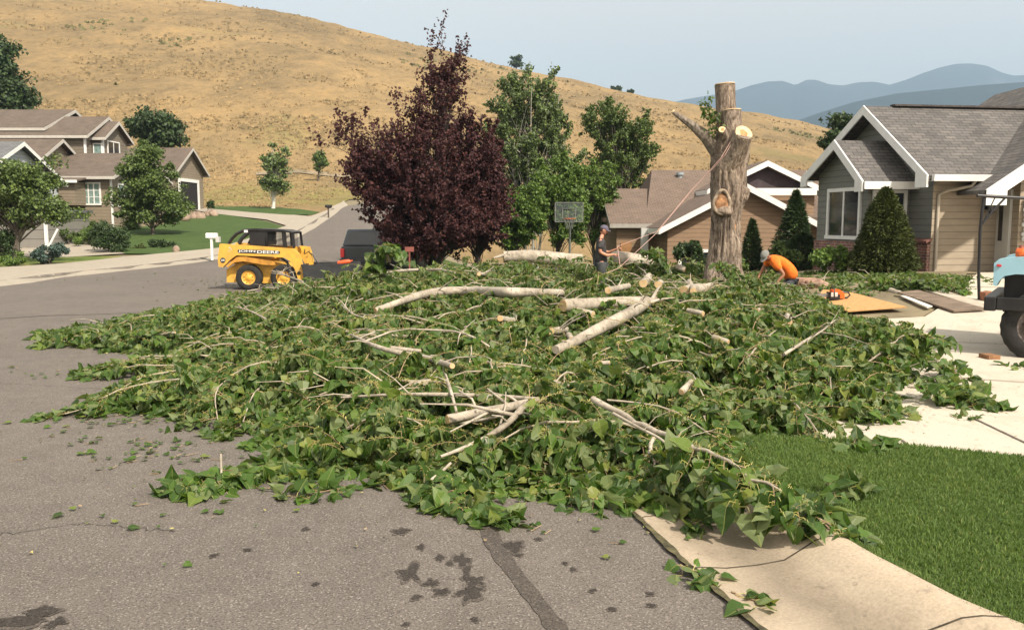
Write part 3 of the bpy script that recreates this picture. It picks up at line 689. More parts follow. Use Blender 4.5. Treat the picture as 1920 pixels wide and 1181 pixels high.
def ell_px(lst, Y, depth=1.0):
    """(px, py, rx, ry[, weight]) -> ellipsoids in metres at depth Y"""
    out_ = []
    for e in lst:
        c = P(e[0], e[1], Y); k = Y / F
        out_.append((c, e[2] * k, e[2] * k * depth, e[3] * k, e[4] if len(e) > 4 else 1.0))
    return out_
def crown_points(ells, n, r, shell=.5):
    vol = np.array([math.sqrt(e[1] * e[2] * e[3]) * e[4] for e in ells]); pr = vol / vol.sum(); idx = r.choice(len(ells), n, p=pr)
    d = r.standard_normal((n, 3)); d /= np.linalg.norm(d, axis=1, keepdims=True); rad = r.random(n) ** shell
    c = np.array([tuple(ells[i][0]) for i in idx]); s = np.array([ells[i][1:4] for i in idx])
    return c + d * s * rad[:, None], d, idx
def tree(name, label, cat, base, ells, leafm, barkm, nclump=60, nleaf=9000, leaf=.12, clump=.45, trunk_r=.14, group=None, trunk_top=None, seed=1, droop=.3, up=.5, sparse=None, stems=1, crown_name='crown', flat=0.6, limb=1.0, lod=1, stem_spread=.15, pts=None, shoot=0.0):
    r = np.random.default_rng(seed); base = Vector(base)
    root = thing(name, base, label, cat, group)
    cen, cd, idx = crown_points(ells, nclump, r, .42)
    cc = sum((Vector(e[0]) * e[4] for e in ells), Vector()) / sum(e[4] for e in ells)
    top = Vector(trunk_top) if trunk_top is not None else Vector((cc.x, cc.y, cc.z + max(e[3] for e in ells) * .5))
    tb = MB(); spines = []
    for k in range(stems):
        a = 2 * math.pi * k / stems + seed; off = Vector((math.cos(a), math.sin(a), 0)) * stem_spread * (0 if stems == 1 else 1)
        tp = top + off * 5; pa = []; nn = 9
        for i in range(nn):
            t = i / (nn - 1); p = (base + off * .6 - Vector((0, 0, .12))).lerp(tp, t)
            w_ = .05 * (tp - base).length * t * (1 - t); p += Vector((mnoise.noise((t * 3, seed, k)), mnoise.noise((t * 3, seed + 5, k)), 0)) * w_ * 2; pa.append(p)
        rad = [trunk_r / (stems ** .5) * (1.25 if i == 0 else 1) * (1 - .86 * i / (nn - 1)) for i in range(nn)]
        tb.tube(pa, rad, 8); spines.append(pa)
    for k in range(nclump):
        p = Vector(cen[k]); sp = spines[k % stems]
        tz_ = sp[0].z + (p.z - sp[0].z) * (.35 + .4 * r.random()); j = min(range(len(sp)), key=lambda q: abs(sp[q].z - tz_)); a = sp[max(j, 1)]
        mid = a.lerp(p, .55) + Vector((0, 0, (p - a).length * (.12 - droop * .2))); r0 = max(.012, trunk_r * .32 * (1 - .75 * j / len(sp))) * limb
        tb.tube([a, a.lerp(mid, .5) + Vector((0, 0, .04)), mid, p], [r0, r0 * .75, r0 * .5, r0 * .2], 5, caps=False)
    tb.build('trunk', barkm, root)
    per = np.maximum(1, (nleaf * (lambda q: q / q.sum())(0.35 + r.random(nclump) ** 1.3)).astype(int)) if sparse is None else np.maximum(1, (nleaf * (lambda q: q / q.sum())((0.3 + r.random(nclump)) * np.array([sparse[i] for i in idx]))).astype(int))
    rep = np.repeat(np.arange(nclump), per); n = len(rep)
    cs = np.minimum(clump * (0.55 + .9 * r.random(nclump)), np.array([ells[i][1] for i in idx]) * 1.3)
    o = r.standard_normal((n, 3)); o /= np.linalg.norm(o, axis=1, keepdims=True); o *= (r.random(n) ** .45)[:, None]; o[:, 2] *= flat
    pos = cen[rep] + o * cs[rep][:, None]
    if shoot:        # every clump is a handful of upright outward shoots
        ns_ = 5; sd = r.standard_normal((nclump, ns_, 3)) * .45 + cd[:, None] * .7 + np.array([0, 0, .75]); sd /= np.linalg.norm(sd, axis=2, keepdims=True)
        wh = r.integers(0, ns_, n); tt = r.random(n); ln_ = np.minimum(shoot, np.array([ells[i][3] for i in idx]) * .9)[rep]
        pos = cen[rep] + sd[rep, wh] * (tt * ln_ - ln_ * .25)[:, None] + o * (cs[rep] * .42 * (1.1 - .75 * tt))[:, None]
    if pts is not None: pos = np.concatenate([pos, pts]); o = np.concatenate([o, r.standard_normal(pts.shape)]); n = len(pos); rep = np.concatenate([rep, np.zeros(len(pts), int)])
    nr = o + np.array([0, 0, up]) + .75 * r.standard_normal((n, 3)); tp = r.standard_normal((n, 3)) + np.array([0, 0, -droop * 2])
    acc = Acc(); acc.add(leaf_arrays(pos, tp, nr, leaf * (0.65 + .7 * r.random(n)), lod, .25, .2, 1.1, r))
    acc.build(crown_name, [leafm], root)
    return root
def shrub(name, label, cat, px, py, rx, ry, Y, leafm, n=2500, leaf=.06, group=None, seed=1, depth=1.0, parts=14, barkm=None, dz=None):
    """px,py centre of the crown in the picture; stands on the ground under it"""
    c = P(px, py, Y); k = Y / F; gz = tz(c.x, c.y) if dz is None else dz
    ells = ell_px([(px, py, rx, ry)], Y, depth)
    return tree(name, label, cat, (c.x, c.y, gz), ells, leafm, barkm or M_BARKG, parts, n, leaf, min(rx, ry) * k * .55, .035, group, trunk_top=(c.x, c.y, c.z), seed=seed, stems=3, stem_spread=.05, flat=.9)
def conifer(name, label, cat, base, h, r0, leafm, n=6000, seed=1, leaf=.10, group=None, taper=.9, round_=.0, lump=.18):
    r = np.random.default_rng(seed); base = Vector(base); root = thing(name, base, label, cat, group)
    tb = MB(); tb.tube([base - Vector((0, 0, .1)), base + Vector((0, 0, h * .95))], [r0 * .12, .01], 7); tb.build('trunk', M_BARKG, root)
    t = r.random(n) ** 1.35; a = r.random(n) * 2 * math.pi
    prof_ = (1 - t) ** taper * (1 - round_) + round_ * np.sqrt(np.clip(1 - t ** 2, 0, 1)); prof_ = prof_ * np.clip(.55 + t * 6, 0, 1)
    nz = np.array([mnoise.noise((math.cos(x) * 1.6, math.sin(x) * 1.6, y * h * 1.3 + seed)) for x, y in zip(a, t)])
    nz2 = np.array([mnoise.noise((math.cos(x) * 5, math.sin(x) * 5, y * h * 4 + seed)) for x, y in zip(a, t)])
    rad = r0 * prof_ * (1 + lump * nz * 1.6 + lump * nz2) * (r.random(n) ** .25)
    pos = np.stack([np.cos(a) * rad, np.sin(a) * rad, t * h + .05], 1) + np.array(base)
    outw = np.stack([np.cos(a), np.sin(a), np.full(n, .25)], 1)
    acc = Acc(); acc.add(leaf_arrays(pos, outw + .6 * r.standard_normal((n, 3)), np.stack([np.zeros(n), np.zeros(n), np.ones(n)], 1) + .7 * r.standard_normal((n, 3)), leaf * (.6 + .8 * r.random(n)), 1, .2, .2, .55, r))
    acc.build('crown', [leafm], root); return root

M_BARKD = simple('dark_bark', (.045, .034, .030), .9, .4, 9, .8, 30, stretch=(1, 1, .3))
# ---------------------------------------------------------------- trees of the place
def gz(px, Y): x = ray(px, 400)[0] * Y; return x, Y, tz(x, Y)
YP = 33.5
tree('purple_tree', 'large dark purple leaved tree with a tall ragged top beyond the branch pile', 'tree', gz(812, YP),
     ell_px([(800, 360, 112, 112, 1.5), (716, 355, 58, 76, 1.1), (812, 436, 92, 44, 1.3), (770, 458, 50, 26, .6), (712, 285, 60, 50, .5), (668, 232, 42, 24, .45), (772, 262, 50, 52, .7), (690, 330, 50, 50, .6),
             (826, 200, 46, 50, 1.0), (838, 150, 26, 40, 1.0), (808, 90, 6, 46, 1.6), (829, 98, 5, 50, 1.6), (873, 118, 6, 44, 1.5), (855, 140, 10, 44, 1.2), (628, 250, 34, 30, .9), (748, 165, 18, 24, .6), (688, 190, 8, 16, .5), (655, 300, 14, 40, .4)], YP, .9),
     ML_PURP, M_BARKD, 460, 72000, .098, .32, .17, trunk_top=tuple(P(822, 215, YP)), seed=3, limb=.5, up=.3,
     shoot=.95, sparse=[1.9, 1.6, 1.8, 1.4, .55, .30, .75, .9, .85, .70, .26, .24, .26, .30, .30, .35, .2, .35])
x, y, z = gz(899, YP + 1.5)
tree('purple_tree', 'smaller dark purple leaved tree merging into the right side of the big purple one', 'tree', (x, y, z),
     ell_px([(880, 320, 66, 92, 1.0), (890, 405, 58, 62, 1.2), (912, 370, 38, 88, .9), (850, 240, 34, 44, .4)], YP + 1.5, .9), ML_PURP, M_BARKD, 190, 34000, .105, .38, .15, seed=9, limb=.7, up=.3, shoot=.9, sparse=[1, 1.1, .9, .5])
YB = 43.0
tree('birch_tree', 'tall grey green tree with pale stems just right of the purple trees', 'tree', gz(1000, YB),
     ell_px([(990, 300, 86, 95, 1.3), (985, 225, 68, 72, 1.2), (975, 165, 34, 42, .45), (1000, 380, 70, 50, .8), (1020, 190, 34, 46, .45), (930, 215, 30, 38, .3), (1050, 290, 38, 60, .4), (960, 350, 60, 60, .5), (915, 300, 30, 50, .3)], YB, .9),
     ML_BIRCH, M_BARKP, 230, 46000, .12, .55, .15, seed=11, stems=4, stem_spread=.28, trunk_top=tuple(P(995, 175, YB)), limb=.7, shoot=.9, sparse=[1, 1, .8, .9, .8, .7, .8, 1, .8])
YM = 38.0
for i, (a, lb, el, sd) in enumerate([
     (957, 'low bright green tree left of the basketball hoop', [(985, 400, 42, 52, 1), (960, 430, 30, 35, .6)], 21),
     (1040, 'low bright green tree behind the basketball hoop', [(1045, 380, 62, 48, 1), (1050, 330, 50, 32, .5), (1070, 420, 40, 40, .6)], 22),
     (1118, 'bright green tree spreading over the brown house roof end', [(1105, 370, 48, 48, 1), (1120, 335, 36, 26, .5), (1100, 420, 30, 40, .6)], 23)]):
    YY = YM + (0, 1.0, 4.0)[i]
    tree('shade_tree', lb, 'tree', gz(a, YY), ell_px(el, YY, .9), ML_BRIGHT, M_BARKG, 110, 18000, .11, .5, .11, seed=sd, limb=.8, shoot=.5)
YQ = 50.0
tree('tall_tree', 'dark green two topped tree standing above the left end of the brown roof', 'tree', gz(1160, YQ), ell_px([(1160, 300, 62, 60, 1.2), (1138, 240, 40, 46, .8), (1192, 275, 38, 52, .8), (1136, 198, 14, 18, .2)], YQ, .9), ML_MAPLE, M_BARKG, 150, 26000, .125, .6, .18, seed=31, shoot=.9)
# left side of the street
YL = 40.0
tree('yard_tree', 'broad open tree in front of the pale blue house at the left edge', 'tree', gz(24, 36.5), ell_px([(30, 345, 62, 40, 1), (70, 330, 45, 30, .5), (90, 385, 45, 28, .5), (20, 400, 45, 28, .5), (130, 398, 42, 12, .16), (105, 310, 22, 15, .15), (-30, 370, 50, 50, .7)], 36.5, .8),
     ML_MAPLE, M_BARKG, 130, 20000, .115, .5, .17, seed=41, limb=1.0, sparse=[1, .8, .9, .9, .6, .6, 1])
YT = 50.0
tree('yard_tree', 'leafy tree on the lawn in front of the tan house', 'tree', gz(285, YT), ell_px([(275, 330, 50, 48, 1), (265, 285, 34, 28, .4), (300, 385, 55, 35, .8), (245, 380, 35, 35, .5), (330, 350, 25, 28, .25)], YT, .8), ML_MAPLE, M_BARKG, 130, 24000, .13, .5, .12, seed=43, sparse=[1, .9, 1, .9, .5])
tree('tall_tree', 'dark tall tree cut by the left edge of the picture behind the tan roof', 'tree', gz(0, 80), ell_px([(0, 160, 45, 85, 1), (30, 190, 28, 50, .4), (-5, 90, 25, 40, .3)], 80, .9), ML_DARK, M_BARKG, 110, 12000, .30, 1.1, .3, seed=45)
tree('round_tree', 'round dark green tree behind the tan roof against the dry hill', 'tree', gz(300, 80), ell_px([(285, 232, 38, 28, 1), (315, 250, 30, 24, .7), (275, 255, 25, 20, .4)], 80, .9), ML_DARK, M_BARKG, 70, 7500, .28, .9, .22, seed=47)
tree('young_tree', 'slender young tree with a white wrapped trunk on the roadside lawn', 'tree', gz(512, 71), ell_px([(515, 320, 28, 34, 1), (505, 285, 14, 20, .25), (535, 295, 14, 18, .25), (515, 345, 24, 15, .5)], 71, .9), ML_BIRCH, simple('white_trunk_wrap', (.62, .60, .55), .8, .2, 6), 60, 4500, .18, .5, .16, seed=49)
tree('young_tree', 'little green tree on its own at the foot of the dry hill', 'tree', gz(598, 112), ell_px([(600, 302, 15, 17, 1), (602, 290, 8, 8, .2)], 112, .9), ML_GREEN, M_BARKG, 26, 1200, .28, .5, .13, seed=51)
tree('tall_tree', 'dark tree rising behind the left gable of the grey house', 'tree', gz(1572, 46), ell_px([(1572, 236, 22, 22, 1), (1560, 270, 22, 20, .6), (1585, 290, 25, 30, .5)], 46, .9), ML_DARK, M_BARKG, 50, 5000, .16, .5, .18, seed=53)
def hillpoint(px, Y): x = ray(px, 100)[0] * Y; return (x, Y, tz(x, Y))
for i, (px, py, rx, ry, lb) in enumerate([(968, 125, 13, 12, 'round dark tree alone on the crest of the dry hill'), (1150, 164, 5, 4, 'leftmost of three tiny trees on the hill skyline'),
     (1160, 166, 5, 6, 'middle one of three tiny trees on the hill skyline'), (1183, 168, 5, 5, 'rightmost of three tiny trees on the hill skyline')]):
    b = hillpoint(px, 396); k = 396 / F
    tree('hilltop_tree', lb, 'tree', b, [(Vector((b[0], 396, b[2] + ry * k * 1.1)), rx * k, rx * k, ry * k, 1)], ML_DARK, M_BARKG, 22, 1100 if i == 0 else 350, .75, rx * k * .45, .3, seed=60 + i, group='trees on the hill skyline')
# evergreens and shrubs by the grey house
def on(px, Y): x = ray(px, 450)[0] * Y; return (x, Y, tz(x, Y))
conifer('evergreen_tree', 'dark pointed evergreen between the stump and the grey house', 'tree', on(1490, 31.5), 3.1, .95, ML_DARK, 9000, 71, .13, lump=.25)
conifer('evergreen_tree', 'narrow dark evergreen close behind the stump', 'tree', on(1410, 33), 2.3, .55, ML_DARK, 5000, 72, .13, lump=.25)
conifer('evergreen_shrub', 'low wide evergreen shrub against the left brick corner of the grey house', 'shrub', on(1505, 28.5), 1.25, .75, ML_DARK, 4500, 73, .11, round_=.6)
conifer('evergreen_shrub', 'small upright evergreen beside the brown house window', 'shrub', on(1306, 30), 1.35, .42, ML_DARK, 2500, 75, .11, round_=.3)
conifer('dwarf_spruce', 'dense olive green cone shaped dwarf spruce in front of the grey house', 'shrub', (9.38, 21.6, tz(9.38, 21.6) - .05), 2.12, .80, ML_OLIVE, 26000, 74, .075, taper=.85, round_=.35, lump=.16)
for i, (px, py, rx, ry, Y, mt_, nm, lb, n, lf) in enumerate([
    (205, 452, 32, 27, 41.5, ML_DARK, 'shrub', 'dark round topped shrub at the kerb end of the side driveway', 5200, .09),
    (305, 462, 25, 15, 43.5, ML_DARK, 'shrub', 'low dark shrub on the lawn left of the white mailbox', 3200, .08),
    (262, 466, 15, 8, 43.0, ML_OLIVE, 'shrub', 'small brownish shrub between two dark shrubs on the lawn edge', 1300, .08),
    (90, 478, 36, 16, 35.5, ML_SPRUCE, 'blue_spruce_shrub', 'low spreading blue green spruce beside the side driveway', 5200, .08),
    (8, 455, 20, 30, 36.5, ML_DARK, 'shrub', 'dark shrub under the broad tree at the left edge', 2600, .09),
    (28, 486, 30, 10, 34.5, ML_BRIGHT, 'shrub', 'bright low shrub at the foot of the left edge tree', 1800, .07),
    (150, 432, 26, 14, 47.0, ML_BRIGHT, 'shrub', 'bright green shrub against the tan wall', 2400, .09),
    (125, 440, 30, 12, 45.0, ML_MAPLE, 'shrub', 'mid green shrub left of the bright one near the tan wall', 2200, .09),
    (165, 445, 32, 12, 44.5, ML_BRIGHT, 'shrub', 'low green shrub above the side driveway edge', 2400, .08),
    (190, 424, 22, 9, 50.5, ML_MAPLE, 'shrub', 'small shrub at the corner of the tan wall', 1500, .09),
    (245, 420, 16, 16, 53.0, ML_MAPLE, 'shrub', 'rounded shrub at the side wall of the tan house', 1800, .10),
    (393, 384, 8, 7, 66.0, ML_DARK, 'shrub', 'little dark shrub right of the garage door', 700, .10),
    (72, 430, 20, 16, 46.0, ML_DARK, 'shrub', 'dark purple brown shrub beside the white downpipe', 1800, .08),
    (790, 460, 34, 26, 33.0, ML_PURP, 'shrub', 'reddish purple shrub under the purple tree', 3500, .09),
    (1355, 495, 50, 22, 26.0, ML_MAPLE, 'shrub', 'leafy bush behind the stump base', 3000, .11),
    (1290, 470, 24, 16, 29.0, ML_DARK, 'shrub', 'dark bush below the brown house window', 1700, .10),
    (1560, 480, 32, 20, 22.5, ML_BRIGHT, 'shrub', 'yellow green bush in front of the brick base of the grey house', 3000, .09),
    (1475, 478, 34, 18, 25.5, ML_MAPLE, 'shrub', 'green bush behind the man in orange', 2600, .10)]):
    shrub(nm, lb, 'shrub', px, py, rx, ry, Y, mt_, n, lf, seed=80 + i)
# rocks by the beds
def rock(px, py, s, label, off=0.0, group=None, sx=1.4):
    p = G(px, py); m = MB(); rs = random.Random(px)
    m.ell((p.x, p.y, p.z + s * .3), (s * sx * .5, s * .5, s * .55), 0, 10, 7, disp=.45, ds=2.2 / s * .6)
    o = m.build('rock', M_ROCK, None, p); tag(o, label, 'rock', group); return o
M_ROCK = simple('bed_rock', (.34, .25, .19), .9, .35, 3, .5, 12)
rock(93, 455, 1.5, 'pinkish pointed boulder beside the side driveway', sx=1.9)
for i, px in enumerate(range(300, 402, 9)):
    rock(px, 421 - i * 1.6 + (i % 3) * 1.5, .38 + .12 * (i % 3), 'rough stone %s in the low rock row by the garage drive' % ('at the left end', 'second from the left', 'third from the left', 'fourth from the left', 'fifth from the left', 'just left of the middle', 'just right of the middle', 'fifth from the right', 'fourth from the right', 'third from the right', 'second from the right', 'at the right end')[i], group='stones in the rock row at the garage drive')
rock(331, 474, .42, 'pale small rock at the edge of the lawn by the low dark shrub', sx=.9)
# ---------------------------------------------------------------- houses
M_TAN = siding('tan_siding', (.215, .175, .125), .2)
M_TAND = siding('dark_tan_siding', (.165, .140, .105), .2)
M_BROWN = siding('brown_siding', (.235, .155, .095), .18)
M_SIDE_SHADE = siding('siding_shade_tone', (.175, .178, .158), .17)  # same siding as the front wall, gable shade put into the colour
M_SIDE_SUN = siding('siding_sun_tone', (.33, .275, .205), .17)  # the same siding in its sunlit tone
M_ROOFT = shingles('tan_shingles', (.155, .122, .098), (.125, .10, .082))
M_ROOFB = shingles('brown_shingles', (.185, .140, .112), (.155, .118, .096))
M_ROOFG = shingles('grey_shingles', (.150, .140, .132), (.098, .094, .092), .33, .15)
M_ROOFS = shingles('slate_grey_shingles', (.17, .175, .18), (.13, .135, .14))
M_BRICK = brickwall('red_brick')
M_BLUEW = siding('pale_blue_siding', (.42, .45, .46), .2)
M_DOOR = simple('grey_white_door', (.50, .50, .48), .5, .06, 3)
M_TEAL = simple('curtained_glass', (.20, .29, .27), .15, .3, 5, spec=.7)
M_DARKIN = simple('interior_shade_paint', (.012, .010, .010), .9)
M_FASCD = simple('dark_fascia', (.06, .055, .055), .6, .1, 4)

def gable_block(root, x0, x1, y0, y1, z0, ze, zr, axis, wallm, roofm, oh=.35, th=.16, trim=M_WHITE, gable=(1, 1), eave_trim=True, nofloor=True):
    """walls and a gable roof; axis 'x' = ridge along x. Returns nothing, adds wall / roof / fascia parts"""
    wm = MB()
    if axis == 'x':
        yc = (y0 + y1) / 2
        wm.face([(x0, y0, z0), (x1, y0, z0), (x1, y0, ze), (x0, y0, ze)]); wm.face([(x1, y1, z0), (x0, y1, z0), (x0, y1, ze), (x1, y1, ze)])
        for x, s in ((x0, -1), (x1, 1)):
            q = [(x, y0, z0), (x, y1, z0), (x, y1, ze), (x, yc, zr), (x, y0, ze)]; wm.face(q if s > 0 else list(reversed(q)))
    else:
        xc = (x0 + x1) / 2
        wm.face([(x0, y1, z0), (x0, y0, z0), (x0, y0, ze), (x0, y1, ze)]); wm.face([(x1, y0, z0), (x1, y1, z0), (x1, y1, ze), (x1, y0, ze)])
        for y, s in ((y0, -1), (y1, 1)):
            q = [(x0, y, z0), (x1, y, z0), (x1, y, ze), (xc, y, zr), (x0, y, ze)]; wm.face(q if s < 0 else list(reversed(q)))
    wm.build('wall', wallm, root)
    rm = MB(); fm = MB()
    if axis == 'x':
        yc = (y0 + y1) / 2; sl = (zr - ze) / (yc - y0); X0 = x0 - oh; X1 = x1 + oh; d = oh
        for s, ya in ((-1, y0 - d), (1, y1 + d)):
            za = ze - sl * d + .02; a = [(X0, ya, za + th), (X1, ya, za + th), (X1, yc, zr + th + .02), (X0, yc, zr + th + .02)]
            rm.slab(a if s < 0 else list(reversed(a)), th * .5)
            fm.bx(X0 - .01, X1 + .01, ya - .03 if s < 0 else ya, ya if s < 0 else ya + .03, za - .06, za + th - .03)
        for X, e in ((X0 - .02, 0), (X1 + .0, 1)):
            for s, ya in ((-1, y0 - d), (1, y1 + d)):
                za = ze - sl * d + .02
                fm.prism([(X, ya, za - .06), (X, ya, za + th - .012), (X, yc, zr + th + .005), (X, yc, zr - .06)], (.022, 0, 0))
    else:
        xc = (x0 + x1) / 2; sl = (zr - ze) / (xc - x0); Y0 = y0 - oh; Y1 = y1 + oh; d = oh
        for s, xa in ((-1, x0 - d), (1, x1 + d)):
            za = ze - sl * d + .02; a = [(xa, Y0, za + th), (xc, Y0, zr + th + .02), (xc, Y1, zr + th + .02), (xa, Y1, za + th)]
            rm.slab(a, th * .5)
            fm.bx(xa - .03 if s < 0 else xa, xa if s < 0 else xa + .03, Y0 - .01, Y1 + .01, za - .06, za + th - .03)
        for Yv in (Y0 - .022, Y1):
            for s, xa in ((-1, x0 - d), (1, x1 + d)):
                za = ze - sl * d + .02
                fm.prism([(xa, Yv, za - .06), (xa, Yv, za + th - .012), (xc, Yv, zr + th + .005), (xc, Yv, zr - .06)], (0, .022, 0))
    rm.build('roof', roofm, root); fm.build('fascia', trim, root)
def window(root, o, ux, w_, h_, n, glass=M_GLASS, trim=M_WHITE, mull=1, tw_=.09, rows=0, name='window', depth=.06):
    """o = lower left corner on the wall, ux unit vector along the wall, n outward normal"""
    o = Vector(o); ux = Vector(ux).normalized(); n = Vector(n).normalized(); uz = Vector((0, 0, 1)); fr = MB()
    def plate(m, a, b, c, d, t0, t1, mi=0):
        q = [o + ux * x_ + uz * z_ + n * t0 for x_, z_ in ((a, c), (b, c), (b, d), (a, d))]; m.prism(q, n * (t1 - t0), mi)
    plate(fr, -tw_, w_ + tw_, h_, h_ + tw_, 0, depth); plate(fr, -tw_ * 1.3, w_ + tw_ * 1.3, -tw_, 0, 0, depth + .02)
    plate(fr, -tw_, 0, 0, h_, 0, depth); plate(fr, w_, w_ + tw_, 0, h_, 0, depth)
    f = fr.build(name, trim, root)
    pn = MB(); plate(pn, 0, w_, 0, h_, .005, .02); pn.build('pane', glass, f)
    if mull or rows:
        mu = MB()
        for k in range(1, mull + 1):
            xx = w_ * k / (mull + 1); plate(mu, xx - tw_ * .35, xx + tw_ * .35, 0, h_, .021, depth - .015)
        for k in range(1, rows + 1):
            zz = h_ * k / (rows + 1); plate(mu, 0, w_, zz - .018, zz + .018, .021, depth - .022)
        mu.build('sash', trim, f)
    return f

# tan house, left
M_TRIMT = simple('tan_grey_trim', (.46, .44, .40), .6, .08, 4)
th_ = thing('tan_house', (-30, 62, 1.6), 'large tan two storey house with brown shingle roofs and an attached garage', 'house')
gable_block(th_, -36.5, -25.6, 55.0, 63.5, .6, 4.75, 6.35, 'x', M_TAN, M_ROOFT, .45, trim=M_TRIMT)
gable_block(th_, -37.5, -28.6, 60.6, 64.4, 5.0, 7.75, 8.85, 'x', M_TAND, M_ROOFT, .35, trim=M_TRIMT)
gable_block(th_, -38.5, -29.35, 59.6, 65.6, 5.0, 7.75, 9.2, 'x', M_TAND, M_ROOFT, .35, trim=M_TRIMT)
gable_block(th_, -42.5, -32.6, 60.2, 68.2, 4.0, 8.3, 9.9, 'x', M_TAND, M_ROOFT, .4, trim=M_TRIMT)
gable_block(th_, -43.5, -30.2, 54.2, 61, .6, 5.4, 7.15, 'x', M_TAN, M_ROOFT, .4, trim=M_TRIMT)
gable_block(th_, -34.5, -25.42, 65.0, 71.0, 2.2, 5.75, 7.45, 'x', M_TAN, M_ROOFT, .4, trim=M_TRIMT)
mm = MB(); mm.bx(-28.9, -27.2, 53.6, 54.98, 2.9, 4.35); mm.build('bay', M_TAN, th_)
mm = MB(); mm.slab([(-29.2, 53.3, 4.42), (-26.9, 53.3, 4.42), (-26.9, 54.95, 4.72), (-29.2, 54.95, 4.72)], .1); mm.build('roof', M_ROOFT, th_)
mm = MB(); mm.bx(-29.22, -26.88, 53.26, 53.3, 4.27, 4.44); mm.build('fascia', M_WHITE, th_)
for q_ in ((-25.62, -25.52, 54.93, 55.05, .7, 4.7), (-29.42, -29.28, 59.53, 59.65, 5.6, 7.7), (-28.67, -28.53, 60.53, 60.65, 5.6, 7.7)): mm = MB(); mm.bx(*q_); mm.build('corner_board', M_WHITE, th_)
window(th_, (-27.38, 55.0, 3.02), (1, 0, 0), 1.05, 1.25, (0, -1, 0), M_TEAL, mull=2, rows=2, tw_=.1)
window(th_, (-25.6, 56.0, 2.9), (0, 1, 0), 1.6, 1.35, (1, 0, 0), M_TEAL)
window(th_, (-25.6, 58.6, .9), (0, 1, 0), .9, 1.9, (1, 0, 0), M_GLASS, mull=0)
window(th_, (-28.6, 61.3, 6.15), (0, 1, 0), 1.7, 1.35, (1, 0, 0), M_GLASS)
window(th_, (-29.35, 60.2, 6.4), (0, 1, 0), .0 + 1.0, 1.0, (1, 0, 0), M_TEAL, mull=0) if False else None
window(th_, (-29.2 - .0, 60.55, 6.35), (1, 0, 0), .5, .9, (0, -1, 0), M_TEAL, mull=0, tw_=.06)
window(th_, (-33.4, 53.6 + .6, 3.2), (1, 0, 0), 1.0, 1.2, (0, -1, 0), M_TEAL, mull=0)
# garage opening on the right-facing gable: flat sheet painted as its unlit interior, white surround
mm = MB(); mm.face([(-25.405, 66.0, 2.86), (-25.405, 69.6, 2.86), (-25.405, 69.6, 4.95), (-25.405, 66.0, 4.95)]); go = mm.build('garage_opening', M_DARKIN, th_)
mm = MB(); mm.bx(-25.41, -25.36, 69.6, 69.95, 2.8, 5.2); mm.bx(-25.41, -25.36, 65.65, 66.0, 2.8, 5.2); mm.bx(-25.41, -25.36, 65.99, 69.61, 4.95, 5.2); mm.build('door_frame', M_WHITE, go)

# pale blue house at the left edge
bh = thing('blue_house', (-27, 45, 1.0), 'pale blue grey house with white gable trim half hidden behind the left edge tree', 'house')
gable_block(bh, -38, -27.4, 44, 52, .2, 4.2, 6.1, 'x', M_BLUEW, M_ROOFS, .4)
gable_block(bh, -31.8, -27.9, 42.2, 44.2, .2, 4.05, 5.2, 'y', M_BLUEW, M_ROOFS, .4)
mm = MB(); mm.bx(-26.1, -23.4, 43.0, 47.5, .2, 2.35); mm.build('wall', siding('grey_brown_door', (.21, .20, .18), .45), bh)
mm = MB(); mm.bx(-23.42, -23.28, 42.9, 43.02, .3, 2.3); mm.bar((-23.35, 42.95, .45), (-22.75, 42.95, 1.5), .09, .09); mm.build('downpipe', M_WHITE, bh)
mm = MB(); mm.slab([(-26.3, 42.8, 2.45), (-23.2, 42.8, 2.45), (-23.2, 47.6, 2.5), (-26.3, 47.6, 2.5)], .14); mm.build('roof', M_ROOFS, bh)
window(bh, (-29.9, 42.2, 2.0), (1, 0, 0), 1.2, 1.4, (0, -1, 0), M_GLASS)

# brown house behind the stump: lower ground
br = thing('brown_house', (8, 42, -1.3), 'low brown house with white gable trim and a big brown roof behind the stump', 'house')
def q(px, py, Y): return tuple(P(px, py, Y))
zg = -1.6
# front gable wing (ridge runs away from us)
xa, xb = P(1252, 430, 36).x, P(1532, 430, 36).x; xc_ = (xa + xb) / 2; ze_ = 1.62; zr_ = 3.25
gable_block(br, xa, xb, 36, 47, zg, ze_, zr_, 'y', M_BROWN, M_ROOFB, .42, .2)
# main body, ridge left to right
gable_block(br, P(1262, 400, 41).x, P(1600, 400, 41).x, 40.5, 49.5, zg, 2.1, 4.35, 'x', M_BROWN, M_ROOFB, .45, .18, trim=M_ROOFB)
gable_block(br, P(1150, 400, 41).x, P(1275, 400, 41).x, 39.6, 47.4, zg, 1.78, 3.35, 'x', M_BROWN, M_ROOFB, .35, .16, trim=simple('shadowed_fascia', (.33, .31, .28), .6, .1, 4))  # fascia grey carries its shadow in the colour
